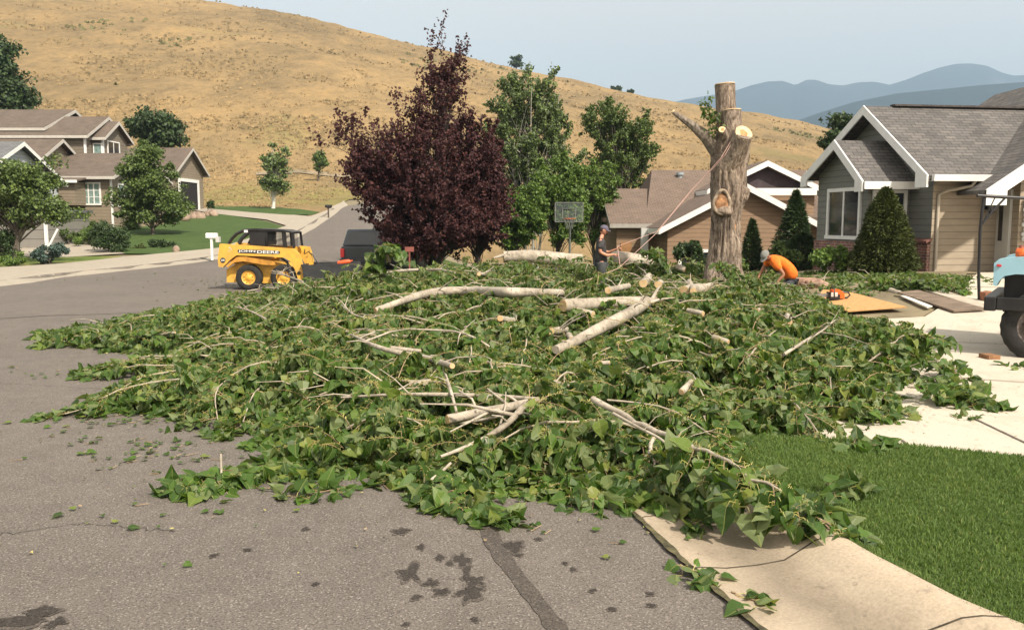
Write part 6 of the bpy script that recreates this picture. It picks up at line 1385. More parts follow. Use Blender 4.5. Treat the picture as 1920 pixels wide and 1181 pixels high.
pa, ra_ = smooth_path([Q(1362, 312, -.1), Q(1380, 280, -.35), Q(1394, 251, -.62)], [.34, .28, .215], 40); tb.tube(pa, ra_, 40, disp=furrow(.06, 5)); top3 = (pa[-1], (pa[-1] - pa[-2]).normalized() + Vector((.1, -.55, 0)), ra_[-1])
pa, ra_ = smooth_path([Q(1362, 265, -.25), Q(1354, 244, -.5)], [.12, .085], 12); tb.tube(pa, ra_, 18, disp=furrow(.05, 4)); top4 = (pa[-1], Vector((-.1, -.8, .45)), ra_[-1])
# root flare and burls
pa, ra_ = smooth_path([Q(1350, 490, -.1), Q(1336, 515, -.25), Vector((Q(1326, 540).x, YS - .35, gzs - .1))], [.2, .2, .17], 16); tb.tube(pa, ra_, 20, disp=furrow(.08, 4))
pa, ra_ = smooth_path([Q(1372, 500, -.1), Q(1384, 520, -.1), Vector((Q(1396, 540).x, YS - .1, gzs - .1))], [.2, .18, .15], 16); tb.tube(pa, ra_, 20, disp=furrow(.08, 4))
tb.ell(Q(1393, 362, -.12), (.17, .2, .22), 0, 18, 12, disp=.4, ds=5); tb.ell(Q(1356, 396, -.33), (.27, .16, .13), 0, 20, 12, disp=.35, ds=5); tb.ell(Q(1388, 340, -.15), (.14, .16, .16), 0, 16, 10, disp=.4, ds=6)
tb.build('trunk', M_BARK, st)
def disc(name, c, d, r, mat, parent, th=.012, sq=1.0):
    d = Vector(d).normalized(); m_ = MB(); m_.tube([c + d * .001, c + d * th], [r, r * .985], 28, disp=lambda p, a, L: .05 * mnoise.noise((math.cos(a) * 1.5, math.sin(a) * 1.5, r * 9))); return m_.build(name, mat, parent)
def ringmat():
    m = NB('ringed_cut_wood'); v = m.coord('Object'); n = m.noise(v, 5, 4, .6)
    m.col(m.ramp(n, [(.3, (.52, .37, .19)), (.6, (.66, .51, .31))])); m.rough(.8); return m.mat
M_RING = ringmat(); M_HEART = simple('orange_heartwood', (.46, .24, .10), .85, .25, 9)
for c, d, r in (top1, top2, top3, top4):
    f = disc('cut_face', c + Vector(d).normalized() * .004, d, r * 1.0, M_RING, st, .02)
    if r > .07: 
        dd = Vector(d).normalized(); m_ = MB(); m_.tube([c + dd * .0245, c + dd * .028], [r * .48, r * .44], 20, disp=lambda p, a, L: .3 * mnoise.noise((math.cos(a) * 1.5, math.sin(a) * 1.5, r * 7))); m_.build('heartwood', M_HEART, f)
# the bare limb to the left
pa, ra_ = smooth_path([Q(1362, 300, .05), Q(1342, 277, 0), Q(1325, 258, -.05), Q(1300, 237, -.1), Q(1262, 210, -.15)], [.24, .19, .15, .10, .045], 60)
tb = MB(); tb.tube(pa, ra_, 26, disp=furrow(.10, 4)); tb.build('limb', M_BARKL, st); d = (pa[-1] - pa[-2]).normalized(); disc('cut_face', pa[-1], d + Vector((-.1, -.2, .3)), .05, M_RING, st, .03)
# knot hollow: a lip of bark round a torn orange cavity
kc = Q(1354, 381, -.42); tb = MB(); lip = []
for k in range(25):
    a = 2 * math.pi * k / 24; w_ = .20 * math.cos(a); h_ = .27 * math.sin(a) * (1.15 if math.sin(a) > 0 else .95); w_ *= (1 - .35 * max(0, math.sin(a))); lip.append(kc + Vector((w_, -.01 - .05 * math.cos(a) ** 2 * -1, h_)))
tb.tube(lip, [.042 + .006 * math.sin(k * 1.9) for k in range(25)], 10, caps=False, disp=lambda p, a, L: .25 * mnoise.noise((p.x * 14, p.y * 14, p.z * 14))); tb.build('knot_lip', simple('pale_knot_bark', (.34, .27, .20), .9, .35, 10, .8, 22), st)
tb = MB(); tb.ell(kc + Vector((0, .045, .0)), (.165, .06, .235), 0, 18, 12, disp=.25, ds=9); tb.build('knot_hollow', simple('torn_hollow_wood', (.36, .19, .09), .9, .5, 7, .9, 24, col2=(.05, .025, .015)), st)
# where bark has come away on the right side
pm = MB()
for (cx, cy, w_, h_) in ((1381, 470, .09, .85), (1378, 425, .07, .42), (1388, 345, .065, .36)):
    c = Q(cx, cy, -.23); n_ = 16; s0 = []
    for k in range(n_):
        a = 2 * math.pi * k / n_; rr = 1 + .35 * mnoise.noise((math.cos(a) * 2, math.sin(a) * 2, cx)); s0.append(c + Vector((w_ * math.cos(a) * rr - .02, .05 * math.cos(a), h_ * .5 * math.sin(a) * rr)))
    pm.add([c + Vector((0, -.075, 0))] + s0, [(0, k + 1, (k + 1) % n_ + 1) for k in range(n_)], 0, True)
    pm.build('bare_wood_patch', M_TORN, st); pm = MB()
# green shoot beside the upper stem
r = np.random.default_rng(77); acc = Acc(); A = []; c0 = Q(1352, 255, -.2)
for (px, py) in ((1326, 200), (1322, 215), (1334, 212), (1338, 225), (1330, 228), (1345, 236), (1340, 244), (1328, 190), (1347, 218)):
    c = Q(px, py, -.25); acc.sticks([tuple(c0)], [tuple(c)], .008, .004, 1); A.append(np.array(c) + r.standard_normal((16, 3)) * .07)
A = np.concatenate(A); acc.add(leaf_arrays(A, r.standard_normal(A.shape) + np.array([0, 0, -.6]), r.standard_normal(A.shape) + np.array([0, -.5, .6]), .07 + .06 * r.random(len(A)), 1, r=r), 0)
acc.build('leafy_shoot', [ML_POP, ML_TWIGB], st)

# ---------------------------------------------------------------- ropes
M_ROPE = simple('red_white_rope', (.42, .20, .16), .8, .4, 60, col2=(.62, .50, .44))
def rope(pts, label, r0=.014, sag=.0):
    pa = []
    for i in range(len(pts) - 1):
        a = Vector(pts[i]); b = Vector(pts[i + 1])
        for k in range(10): t = k / 10; pa.append(a.lerp(b, t) - Vector((0, 0, sag * 4 * t * (1 - t))))
    pa.append(Vector(pts[-1])); m_ = MB(); m_.tube(pa, r0, 6); o = m_.build('rope', M_ROPE, None, pa[0]); tag(o, label, 'rope', 'climbing ropes tied to the stump'); return o
hr_ = P(1158, 462, 20.6); hl_ = P(1149, 467, 20.55)
rope([Q(1385, 245, -.50), Q(1360, 290, -.62), Q(1341, 312, -.50), P(1300, 352, 20.7), P(1232, 434, 20.6), hr_], 'red rope running from the stump crotch down to the hand of the standing man', .0055)
rope([Q(1378, 252, -.55), Q(1352, 296, -.60), P(1290, 366, 20.7), P(1230, 438, 20.65), P(1160, 503, 20.3), P(1110, 522, 19.8), P(1080, 530, 19.4)], 'red rope running from the stump crotch down past the standing man into the leaves', .0065)
rope([hr_, P(1160, 480, 20.5), P(1163, 500, 20.3)], 'loose rope end hanging from the hand of the standing man', .006)

# ---------------------------------------------------------------- people
M_SKIN = simple('sunburnt_skin', (.50, .235, .15), .55, .08, 6)
M_SKIN2 = simple('tanned_skin', (.30, .135, .075), .55, .08, 6)
M_TSH = simple('charcoal_shirt', (.048, .046, .048), .9, .4, 9, 1.0, 10); M_PANT = simple('dark_work_trousers', (.055, .060, .062), .9, .35, 4, .4, 25)
M_ORNG = simple('orange_shirt', (.88, .18, .014), .85, .2, 9, 1.0, 9); M_CAP = simple('purple_grey_cap', (.11, .10, .14), .9, .15, 8); M_CAPG = simple('grey_cap', (.20, .205, .19), .9, .25, 8)
M_HAIR = simple('short_brown_hair', (.06, .035, .02), .9, .3, 30); M_BOOT = simple('blue_black_boots', (.025, .03, .06), .7, .2, 9)
def skinned(name, nodes, edges, mat, parent, root=0, sub=2, smooth=0.6, k=1.0):
    """nodes: (x, y, z, radius or (rx, ry)) in metres, world frame"""
    bl = world_loc(parent); me = bpy.data.meshes.new(name); me.from_pydata([tuple(Vector(n[:3]) - bl) for n in nodes], edges, []); me.materials.append(mat)
    o = bpy.data.objects.new(name, me); C.objects.link(o); o.parent = parent
    md = o.modifiers.new('skin', 'SKIN'); md.use_smooth_shade = True; md.branch_smoothing = smooth
    if not me.skin_vertices: 
        bpy.context.view_layer.objects.active = o
        me.update()
    for i, n in enumerate(nodes):
        sv = me.skin_vertices[0].data[i]; r_ = n[3]; sv.radius = (r_[0] * k, r_[1] * k) if hasattr(r_, '__len__') else (r_ * k, r_ * k); sv.use_root = (i == root); sv.use_loose = False
    s_ = o.modifiers.new('sub', 'SUBSURF'); s_.levels = sub; s_.render_levels = sub
    return o
def hand(nodes, edges, wrist_i, w, fwd, palmn, curl=.6, left=False, s=1.0):
    """adds palm, four bent fingers and a thumb to a skin skeleton"""
    fwd = Vector(fwd).normalized(); palmn = Vector(palmn); palmn = (palmn - fwd * palmn.dot(fwd)).normalized(); sd = fwd.cross(palmn) * (-1 if left else 1); w = Vector(w)
    p = w + fwd * .045 * s; nodes.append((*p, .026 * s)); pi = len(nodes) - 1; edges.append((wrist_i, pi))
    for k, (o, L) in enumerate(((-.030, .075), (-.010, .083), (.010, .078), (.029, .062))):
        b = w + fwd * .088 * s + sd * o * s; nodes.append((*b, .0115 * s)); bi = len(nodes) - 1; edges.append((pi, bi))
        a1 = curl * .8; d1 = fwd * math.cos(a1) + palmn * math.sin(a1); c1 = b + d1 * L * .5 * s; nodes.append((*c1, .0095 * s)); edges.append((bi, bi + 1))
        a2 = curl * 2.0; d2 = fwd * math.cos(a2) + palmn * math.sin(a2); c2 = c1 + d2 * L * .5 * s; nodes.append((*c2, .008 * s)); edges.append((bi + 1, bi + 2))
    t0 = w + fwd * .03 * s - sd * .032 * s; nodes.append((*t0, .013 * s)); ti = len(nodes) - 1; edges.append((pi, ti))
    t1 = t0 + (fwd * .6 - sd * .5 + palmn * .4).normalized() * .04 * s; nodes.append((*t1, .011 * s)); edges.append((ti, ti + 1))
    t2 = t1 + (fwd * .9 + palmn * .5).normalized() * .03 * s; nodes.append((*t2, .009 * s)); edges.append((ti + 1, ti + 2))
def head_mesh(parent, c, face, up, mat, s=1.0, name='head'):
    """sculpted head: skull, jaw, brow, nose, lips, ears"""
    f = Vector(face).normalized(); u = Vector(up); u = (u - f * u.dot(f)).normalized(); l = u.cross(f); M3 = Matrix((f, l, u)).transposed(); m_ = MB(); vs = []; nu, nv = 36, 26
    for j in range(nv + 1):
        ph_ = math.pi * j / nv
        for i in range(nu):
            a = 2 * math.pi * i / nu; x = math.sin(ph_) * math.cos(a); y = math.sin(ph_) * math.sin(a); z = math.cos(ph_)
            rx = .098; ry = .076; rz = .118
            if z < 0: ry *= 1 + z * .30; rx *= 1 + z * (.02 if x > 0 else .35)
            px_ = x * rx; py_ = y * ry; pz_ = z * rz
            if x > 0:
                g_ = lambda yy, zz, sy, sz: math.exp(-((py_ - yy) / sy) ** 2 - ((pz_ - zz) / sz) ** 2)
                px_ += .030 * g_(0, -.020, .012, .018) + .016 * g_(0, .002, .010, .022) - .012 * (g_(.030, .008, .014, .012) + g_(-.030, .008, .014, .012)) + .008 * g_(0, .030, .05, .012)
                px_ += .009 * g_(0, -.058, .022, .007) + .007 * g_(0, -.070, .020, .006) - .006 * g_(0, -.064, .024, .003) + .012 * g_(0, -.098, .024, .016)
            vs.append(Vector(c) + M3 @ (Vector((px_, py_, pz_)) * s))
    fs = [(j * nu + i, (j + 1) * nu + i, (j + 1) * nu + (i + 1) % nu, j * nu + (i + 1) % nu) for j in range(nv) for i in range(nu)]; m_.add(vs, fs, 0, True)
    for sg in (-1, 1): m_.ell(Vector(c) + M3 @ Vector((-.008 * s, sg * .077 * s, -.008 * s)), (.018 * s, .008 * s, .032 * s), 0, 10, 7, rot=M3)
    h = m_.build(name, mat, parent); e = MB()
    for sg in (-1, 1): e.ell(Vector(c) + M3 @ (Vector((.083, sg * .030, .008)) * s), .010 * s, 0, 10, 7)
    e.build('eyes', M_BLACK, h); return h, M3
def cap_mesh(parent, c, M3, mat, s=1.0, tilt=0):
    m_ = MB(); nu = 28; vs = []; nv = 9
    for j in range(nv + 1):
        ph_ = math.pi * .5 * j / nv
        for i in range(nu):
            a = 2 * math.pi * i / nu; vs.append(Vector(c) + M3 @ (Vector((math.sin(ph_) * math.cos(a) * .108, math.sin(ph_) * math.sin(a) * .088, .035 + math.cos(ph_) * .098)) * s))
    m_.add(vs, [(j * nu + i, (j + 1) * nu + i, (j + 1) * nu + (i + 1) % nu, j * nu + (i + 1) % nu) for j in range(nv) for i in range(nu)], 0, True)
    o = m_.build('cap', mat, parent); b = MB(); up_ = []; 
    for k in range(13):
        a = -1.25 + 2.5 * k / 12; up_.append((math.cos(a), math.sin(a)))
    inn = [Vector(c) + M3 @ (Vector((x * .100, y * .084, .042)) * s) for x, y in up_]; outp = [Vector(c) + M3 @ (Vector((x * .100 + .075 * max(0, x) ** .5, y * .080, .030 - .012 * abs(y))) * s) for x, y in up_]
    th = M3 @ Vector((0, 0, -.006))
    for k in range(12): b.face([inn[k], outp[k], outp[k + 1], inn[k + 1]], smooth=True); b.face([inn[k + 1] + th, outp[k + 1] + th, outp[k] + th, inn[k] + th], smooth=True); b.face([outp[k], outp[k] + th, outp[k + 1] + th, outp[k + 1]])
    b.build('cap_brim', mat, o); return o
# the standing man: faces right, looks down at the rope in his hands
YM_ = 20.8; X0 = P(1127, 500, YM_).x; g0 = tz(X0, YM_)
def sp(dx, dy, z): return (X0 + dx, YM_ + dy, g0 + z)
sm_ = thing('person', (X0, YM_, g0), 'man in dark cap, black T-shirt and dark trousers standing in the branches holding ropes', 'person')
nd = [(*sp(0, 0, .98), (.15, .11)), (*sp(-.005, 0, 1.12), (.135, .105)), (*sp(-.015, 0, 1.30), (.155, .115)), (*sp(-.02, 0, 1.44), (.15, .10)), (*sp(.0, 0, 1.53), .060), (*sp(.035, 0, 1.60), .055),
      (*sp(-.02, -.18, 1.43), .062), (*sp(-.055, -.235, 1.16), .046), (*sp(.12, -.21, 1.08), .040), (*sp(.27, -.12, 1.10), .027),
      (*sp(-.02, .18, 1.43), .062), (*sp(.02, .235, 1.18), .046), (*sp(.20, .18, 1.14), .040), (*sp(.36, .08, 1.22), .027),
      (*sp(0, -.10, .90), .095), (*sp(.01, -.12, .50), .062), (*sp(-.03, -.12, .10), .042), (*sp(.10, -.13, .04), .038),
      (*sp(0, .10, .90), .095), (*sp(.04, .12, .50), .062), (*sp(.03, .12, .10), .042), (*sp(.16, .13, .04), .038)]
ed = [(0, 1), (1, 2), (2, 3), (3, 4), (4, 5), (3, 6), (6, 7), (7, 8), (8, 9), (3, 10), (10, 11), (11, 12), (12, 13), (0, 14), (14, 15), (15, 16), (16, 17), (0, 18), (18, 19), (19, 20), (20, 21)]
hand(nd, ed, 9, sp(.27, -.12, 1.10), (.9, .35, .1), (0, .3, -1), .75); hand(nd, ed, 13, sp(.36, .08, 1.22), (.85, -.25, .45), (0, -.4, -1), .8, True)
skinned('body', nd, ed, M_SKIN, sm_)
hc = Vector(sp(.055, 0, 1.685)); hh_, M3 = head_mesh(sm_, hc, (.93, -.12, -.32), (.3, 0, 1), M_SKIN); cap_mesh(hh_, hc, M3, M_CAP)
hm = MB(); hm.ell(hc + M3 @ Vector((-.022, 0, .012)), (.084, .0795, .082), 0, 20, 12, rot=M3); hm.build('hair', M_HAIR, hh_)
tn = [(*sp(0, 0, .82), (.165, .15)), (*sp(-.005, 0, 1.08), (.16, .145)), (*sp(-.015, 0, 1.28), (.172, .132)), (*sp(-.02, 0, 1.43), (.158, .115)), (*sp(-.004, 0, 1.505), .075), (*sp(-.02, -.185, 1.43), .082), (*sp(-.045, -.235, 1.22), .072), (*sp(-.02, .185, 1.43), .082), (*sp(.01, .235, 1.23), .072)]
skinned('shirt', tn, [(0, 1), (1, 2), (2, 3), (3, 4), (3, 5), (5, 6), (3, 7), (7, 8)], M_TSH, sm_, k=1.16)
pn_ = [(*sp(0, 0, 1.02), (.15, .13)), (*sp(0, -.10, .86), .115), (*sp(.01, -.12, .50), .088), (*sp(-.03, -.12, .10), .074), (*sp(0, .10, .86), .115), (*sp(.04, .12, .50), .088), (*sp(.03, .12, .10), .074)]
skinned('trousers', pn_, [(0, 1), (1, 2), (2, 3), (0, 4), (4, 5), (5, 6)], M_PANT, sm_, k=1.18)
for (dx, dy) in ((-.03, -.12), (.03, .12)): skinned('boot', [(*sp(dx, dy, .16), .056), (*sp(dx, dy, .06), .058), (*sp(dx + .10, dy, .045), .052), (*sp(dx + .19, dy, .035), .042)], [(0, 1), (1, 2), (2, 3)], M_BOOT, sm_)
# the bending man in orange
YB_ = 19.9; XB = P(1478, 500, YB_).x; gb = tz(XB, YB_)
def bp_(px, z, dy=0.0): p = P(px, 500, YB_ + dy); return (p.x, YB_ + dy, z)
def B_(px, py, dy=0.0): return tuple(P(px, py, YB_ + dy))
bmn = thing('person', (XB, YB_, gb), 'man in grey cap and bright orange T-shirt bending down into the branches', 'person')
hip = B_(1481, 522); chest = B_(1462, 489, -.03); shc = B_(1450, 487, -.05); nk = B_(1441, 483, -.08)
sL = B_(1436, 487, -.22); sR = B_(1452, 492, -.26)
nd = [(*hip, (.14, .12)), (*B_(1474, 503), (.135, .13)), (*chest, (.15, .13)), (*shc, (.12, .12)), (*nk, .06), (*B_(1436, 481, -.1), .055),
      (*B_(1440, 489, .12), .06), (*B_(1431, 503, .10), .045), (*B_(1423, 519, .02), .032),
      (*B_(1455, 496, -.28), .062), (*B_(1470, 515, -.34), .047), (*B_(1459, 527, -.36), .034),
      (*B_(1479, 530, .1), .09), (*B_(1462, 538, .05), .065), (*B_(1476, 562, .05), .045), (*B_(1465, 565, -.02), .04), (*B_(1484, 530, -.1), .09), (*B_(1468, 540, -.16), .065), (*B_(1482, 564, -.16), .045), (*B_(1471, 567, -.2), .04)]
ed = [(0, 1), (1, 2), (2, 3), (3, 4), (4, 5), (3, 6), (6, 7), (7, 8), (3, 9), (9, 10), (10, 11), (0, 12), (12, 13), (13, 14), (14, 15), (0, 16), (16, 17), (17, 18), (18, 19)]
hand(nd, ed, 8, B_(1423, 519, .02), (-.6, -.1, -.6), (.3, .2, -1), .6); hand(nd, ed, 11, B_(1459, 527, -.36), (-.6, -.2, -.7), (.3, .2, -1), .6, True)
skinned('body', nd, ed, M_SKIN2, bmn)
hc = Vector(B_(1436, 480, -.14)); hh_, M3 = head_mesh(bmn, hc, (-.50, -.28, -.80), (-.65, -.45, .58), M_SKIN2, 1.06); cap_mesh(hh_, hc, M3, M_CAPG, 1.1)
hm = MB(); hm.ell(hc + M3 @ Vector((-.024, 0, .010)), (.089, .084, .086), 0, 20, 12, rot=M3); hm.build('hair', M_HAIR, hh_)
tn = [(*B_(1489, 526), (.175, .16)), (*B_(1476, 503), (.175, .155)), (*chest, (.185, .155)), (*shc, (.145, .14)), (*nk, .075), (*B_(1440, 489, .12), .085), (*B_(1434, 500, .11), .078), (*B_(1455, 496, -.28), .088), (*B_(1464, 508, -.32), .080)]
skinned('shirt', tn, [(0, 1), (1, 2), (2, 3), (3, 4), (3, 5), (5, 6), (3, 7), (7, 8)], M_ORNG, bmn, k=1.22)
pn_ = [(*B_(1482, 522), (.15, .135)), (*B_(1479, 530, .1), .11), (*B_(1462, 538, .05), .088), (*B_(1476, 560, .05), .07), (*B_(1484, 530, -.1), .11), (*B_(1468, 540, -.16), .088), (*B_(1482, 562, -.16), .07)]
skinned('trousers', pn_, [(0, 1), (1, 2), (2, 3), (0, 4), (4, 5), (5, 6)], simple('dark_jeans', (.06, .065, .08), .9, .3, 4), bmn)
# ---------------------------------------------------------------- skid steer loader (near side faces the camera)
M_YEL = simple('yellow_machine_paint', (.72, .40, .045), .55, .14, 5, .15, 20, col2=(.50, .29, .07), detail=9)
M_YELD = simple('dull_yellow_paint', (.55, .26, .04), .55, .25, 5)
M_CHAR = simple('charcoal_plate', (.035, .037, .04), .55, .3, 5, .2)
YK = 23.6; SC = F / YK * 4.174; OX = P(408, 500, YK).x; gk = tz(OX + 1, YK)
ls = thing('skid_steer_loader', (OX + 1.1, YK + .7, gk), 'yellow skid steer loader with black cab cage standing behind the heap', 'loader')
def Lp(cx, cy, dy=0.0): return Vector((OX + (cx - 200) / SC, YK + dy, gk + (850 - cy) / SC))
def side(name, poly, y0, y1, mat, parent=ls, bev=.012):
    m_ = MB(); m_.prism([Lp(a, b, y0) for a, b in poly], (0, y1 - y0, 0)); return m_.build(name, mat, parent, bevel=bev)
side('body', [(243, 690), (300, 655), (360, 610), (520, 605), (700, 650), (800, 680), (812, 785), (640, 800), (240, 790)], .28, 1.25, M_YEL)
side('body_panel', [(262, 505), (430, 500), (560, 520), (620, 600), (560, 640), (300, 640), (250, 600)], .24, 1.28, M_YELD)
arm = [(222, 485), (520, 503), (798, 524), (838, 566), (858, 640), (878, 770), (832, 782), (806, 690), (770, 620), (722, 592), (560, 582), (350, 574), (296, 612), (240, 668), (206, 664), (203, 600)]
a1_ = side('lift_arm', arm, 0, .16, M_YEL); side('lift_arm', arm, 1.36, 1.52, M_YEL)
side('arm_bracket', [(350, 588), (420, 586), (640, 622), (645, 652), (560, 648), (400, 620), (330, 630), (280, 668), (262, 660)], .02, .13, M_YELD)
side('front_link', [(800, 505), (880, 512), (895, 560), (905, 655), (868, 658), (850, 600), (826, 560)], .62, .74, M_YEL)
m_ = MB(); m_.tube([Lp(690, 596, .10), Lp(735, 625, .10), Lp(800, 745, .10)], .035, 10); m_.build('lift_cylinder', M_BLACK, ls)
m_ = MB(); m_.tube([Lp(855, 540, .65), Lp(905, 575, .6), Lp(955, 655, .6)], .014, 6); m_.tube([Lp(845, 530, .6), Lp(850, 570, .5), Lp(890, 545, .5)], .012, 6); m_.build('hose', M_BLACK, ls)
# wheels
def wheel(parent, c, r, w_, rimm, tread=22, ax=Vector((0, 1, 0)), rr=.55, lugs=8, hubr=.2, rimin=.04):
    ax = Vector(ax).normalized(); c = Vector(c); m_ = MB(); seg = 48; prof = [(rr * r, -.46), (rr * r * 1.12, -.5), (.80 * r, -.52), (.93 * r, -.47), (r, -.36), (r, .36), (.93 * r, .47), (.80 * r, .52), (rr * r * 1.12, .5), (rr * r, .46)]
    e1 = ax.cross(Vector((0, 0, 1))).normalized(); e2 = ax.cross(e1); vs = []
    for k in range(seg):
        a = 2 * math.pi * k / seg; d = e1 * math.cos(a) + e2 * math.sin(a)
        for (q_, y_) in prof: vs.append(c + d * (q_ * (1 + (.022 if (k % 2 == 0 and abs(y_) < .48 and q_ > .9 * r) else 0))) + ax * y_ * w_)
    n = len(prof); m_.add(vs, [(k * n + j, k * n + j + 1, ((k + 1) % seg) * n + j + 1, ((k + 1) % seg) * n + j) for k in range(seg) for j in range(n - 1)], 0, True)
    wo = thing_part(parent, 'wheel', c); m_.build('tyre', M_RUBBER, wo)
    rm = MB(); s = -1
    prof2 = [(rr * r * 1.06, .47), (rr * r * .98, .44), (rr * r * .86, .30), (rr * r * .5, .30), (rr * r * .42, .38), (0.001, .40)]
    vs = []
    for k in range(seg):
        a = 2 * math.pi * k / seg; d = e1 * math.cos(a) + e2 * math.sin(a)
        for q_, y_ in prof2: vs.append(c + d * q_ - ax * y_ * w_)
    n = len(prof2); rm.add(vs, [(k * n + j, k * n + j + 1, ((k + 1) % seg) * n + j + 1, ((k + 1) % seg) * n + j) for k in range(seg) for j in range(n - 1)], 0, True)
    for k in range(lugs):
        a = 2 * math.pi * (k + .5) / lugs; d = e1 * math.cos(a) + e2 * math.sin(a); q_ = c + d * rr * r * .64 - ax * .30 * w_; rm.cyl(q_, q_ - ax * rimin, r * .045, seg=8)
    rm.build('rim', rimm, wo); return wo
def thing_part(parent, name, loc):
    o = bpy.data.objects.new(name, None); C.objects.link(o); o.parent = parent; o.location = Vector(loc) - world_loc(parent); return o
for cx in (432, 705):
    for dy in (.18, 1.34): wheel(ls, Lp(cx, 0, dy) * 1.0 + Vector((0, 0, -(850) / SC + .355)), .355, .24, M_YEL)
# cab cage
for y_ in (.34, 1.2):
    cg = MB(); cg.tube([Lp(262, 487, y_), Lp(285, 450, y_), Lp(325, 410, y_), Lp(375, 386, y_), Lp(440, 378, y_)], .045, 8)
    cg.tube([Lp(345, 490, y_), Lp(375, 440, y_), Lp(430, 400, y_)], .04, 8)
    cg.build('rear_guard', M_BLACK, ls)
sw = .05
for y_ in (.30, 1.18):
    m_ = MB(); 
    for q_ in ([(430, 382), (560, 378), (562, 500), (432, 497)], [(560, 378), (690, 384), (692, 396), (572, 392), (566, 500), (556, 500)], [(684, 384), (716, 392), (724, 515), (694, 512)]):
        m_.prism([Lp(a, b, y_) for a, b in q_], (0, sw, 0)); 
    m_.build('cab_side', M_BLACK, ls)
    g_ = MB()
    for k in range(13): g_.bar(Lp(566 + k * 10, 394, y_ + .025), Lp(566 + k * 10, 508, y_ + .025), .006)
    for k in range(10): g_.bar(Lp(560, 400 + k * 12, y_ + .03), Lp(694, 400 + k * 12, y_ + .03), .006)
    g_.build('side_screen', M_CHAR, ls)
m_ = MB(); m_.slab([Lp(392, 374, .26), Lp(480, 366, .26), Lp(700, 376, .26), Lp(778, 394, .26), Lp(778, 394, 1.26), Lp(700, 376, 1.26), Lp(480, 366, 1.26), Lp(392, 374, 1.26)], .05); m_.build('cab_roof', M_BLACK, ls)
for y_ in (.30, 1.22):
    m_ = MB(); m_.bar(Lp(770, 398, y_), Lp(782, 520, y_), .05, .06); m_.build('front_post', M_BLACK, ls)
g_ = MB()
for k in range(7): g_.bar(Lp(745, 396, .36 + k * .13), Lp(752, 515, .36 + k * .13), .008)
for k in range(8): g_.bar(Lp(746, 405 + k * 14, .32), Lp(746, 405 + k * 14, 1.2), .008)
g_.build('front_screen', M_CHAR, ls)
m_ = MB(); m_.box(Lp(470, 440, .9), (.30, .5, .5)); m_.box(Lp(540, 475, .8), (.35, .45, .15)); m_.build('seat', M_CHAR, ls, bevel=.03)
m_ = MB(); m_.box(Lp(408, 388, .28), (.10, .06, .07)); m_.build('work_light', M_WHITE, ls)
# bucket
m_ = MB(); bk_ = [(868, 652), (1232, 640), (1250, 690), (1180, 770), (880, 790)]
m_.prism([Lp(a, b, -.12) for a, b in bk_], (0, .03, 0)); m_.prism([Lp(a, b, 1.62) for a, b in bk_], (0, .03, 0))
m_.face([Lp(868, 652, -.1), Lp(868, 652, 1.63), Lp(880, 790, 1.63), Lp(880, 790, -.1)]); m_.face([Lp(880, 790, -.1), Lp(880, 790, 1.63), Lp(1180, 790, 1.63), Lp(1180, 790, -.1)]); m_.bar(Lp(866, 652, -.12), Lp(866, 652, 1.65), .05)
m_.bar(Lp(866, 654, -.105), Lp(1234, 642, -.105), .04); m_.build('bucket', M_CHAR, ls)
# name plate with its white letters, model badge, marker
pl = MB(); pts = [(360, 540), (368, 528), (470, 530), (600, 534), (686, 540), (694, 552), (684, 564), (560, 562), (370, 556)]
pl.prism([Lp(a, b, -.010) for a, b in pts], (0, .009, 0)); plate = pl.build('name_plate', M_CHAR, ls)
def letters(txt, x0, x1, zc, h, y, mat, parent, name='lettering', shear=0.0, depth=.004, slope=0.0):
    cu = bpy.data.curves.new(name, 'FONT'); cu.body = txt; cu.extrude = depth; cu.offset = .018; cu.size = 1.0; cu.shear = shear
    o = bpy.data.objects.new(name, cu); C.objects.link(o); bpy.context.view_layer.update(); dg = bpy.context.evaluated_depsgraph_get()
    me = bpy.data.meshes.new_from_object(o.evaluated_get(dg)); bpy.data.objects.remove(o); co = np.array([v.co[:] for v in me.vertices]); mn = co.min(0); mx = co.max(0)
    sx = (x1 - x0) / (mx[0] - mn[0]); sz = h / (mx[1] - mn[1]); bl = world_loc(parent)
    for v in me.vertices:
        a = (v.co.x - mn[0]) * sx; v.co = Vector((x0 + a, y - v.co.z * .3, zc - h / 2 + (v.co.y - mn[1]) * sz + slope * a)) - bl
    me.materials.clear(); me.materials.append(mat); q_ = bpy.data.objects.new(name, me); C.objects.link(q_); q_.parent = parent; return q_
x0_ = Lp(368, 0).x; x1_ = Lp(682, 0).x; z_ = Lp(0, 546).z
letters('JOHN', x0_, Lp(500, 0).x, Lp(0, 542).z, .078, YK - .013, M_WHITE, plate, slope=-.02); letters('DEERE', Lp(514, 0).x, x1_, Lp(0, 547).z, .078, YK - .013, M_WHITE, plate, slope=-.02)
m_ = MB(); c = Lp(244, 612, -.004); m_.cyl(c, c + Vector((0, -.008, 0)), .072, seg=24); bd_ = m_.build('model_badge', M_CHAR, ls)
letters('240', c.x - .05, c.x + .05, c.z, .055, YK - .015, M_WHITE, bd_)
m_ = MB()
for (a, b, s_) in ((300, 515, .03), (310, 528, .025), (296, 540, .022)): m_.box(Lp(a, b, -.002), (s_ * 1.6, .006, s_))
m_.build('worn_decal', M_DOOR, ls)
m_ = MB(); c = Lp(835, 713, -.002); m_.cyl(c, c + Vector((0, -.012, 0)), .05, seg=16); m_.build('pivot_pin', M_BLACK, ls)
m_ = MB(); a = Lp(1135, 636, .1); b = Lp(1235, 622, .1); m_.tube([a, a.lerp(b, .15), a.lerp(b, .85), b], [.045, .062, .062, .04], 12); m_.tube([b, b + Vector((.06, 0, .02))], [.02, .014], 8)
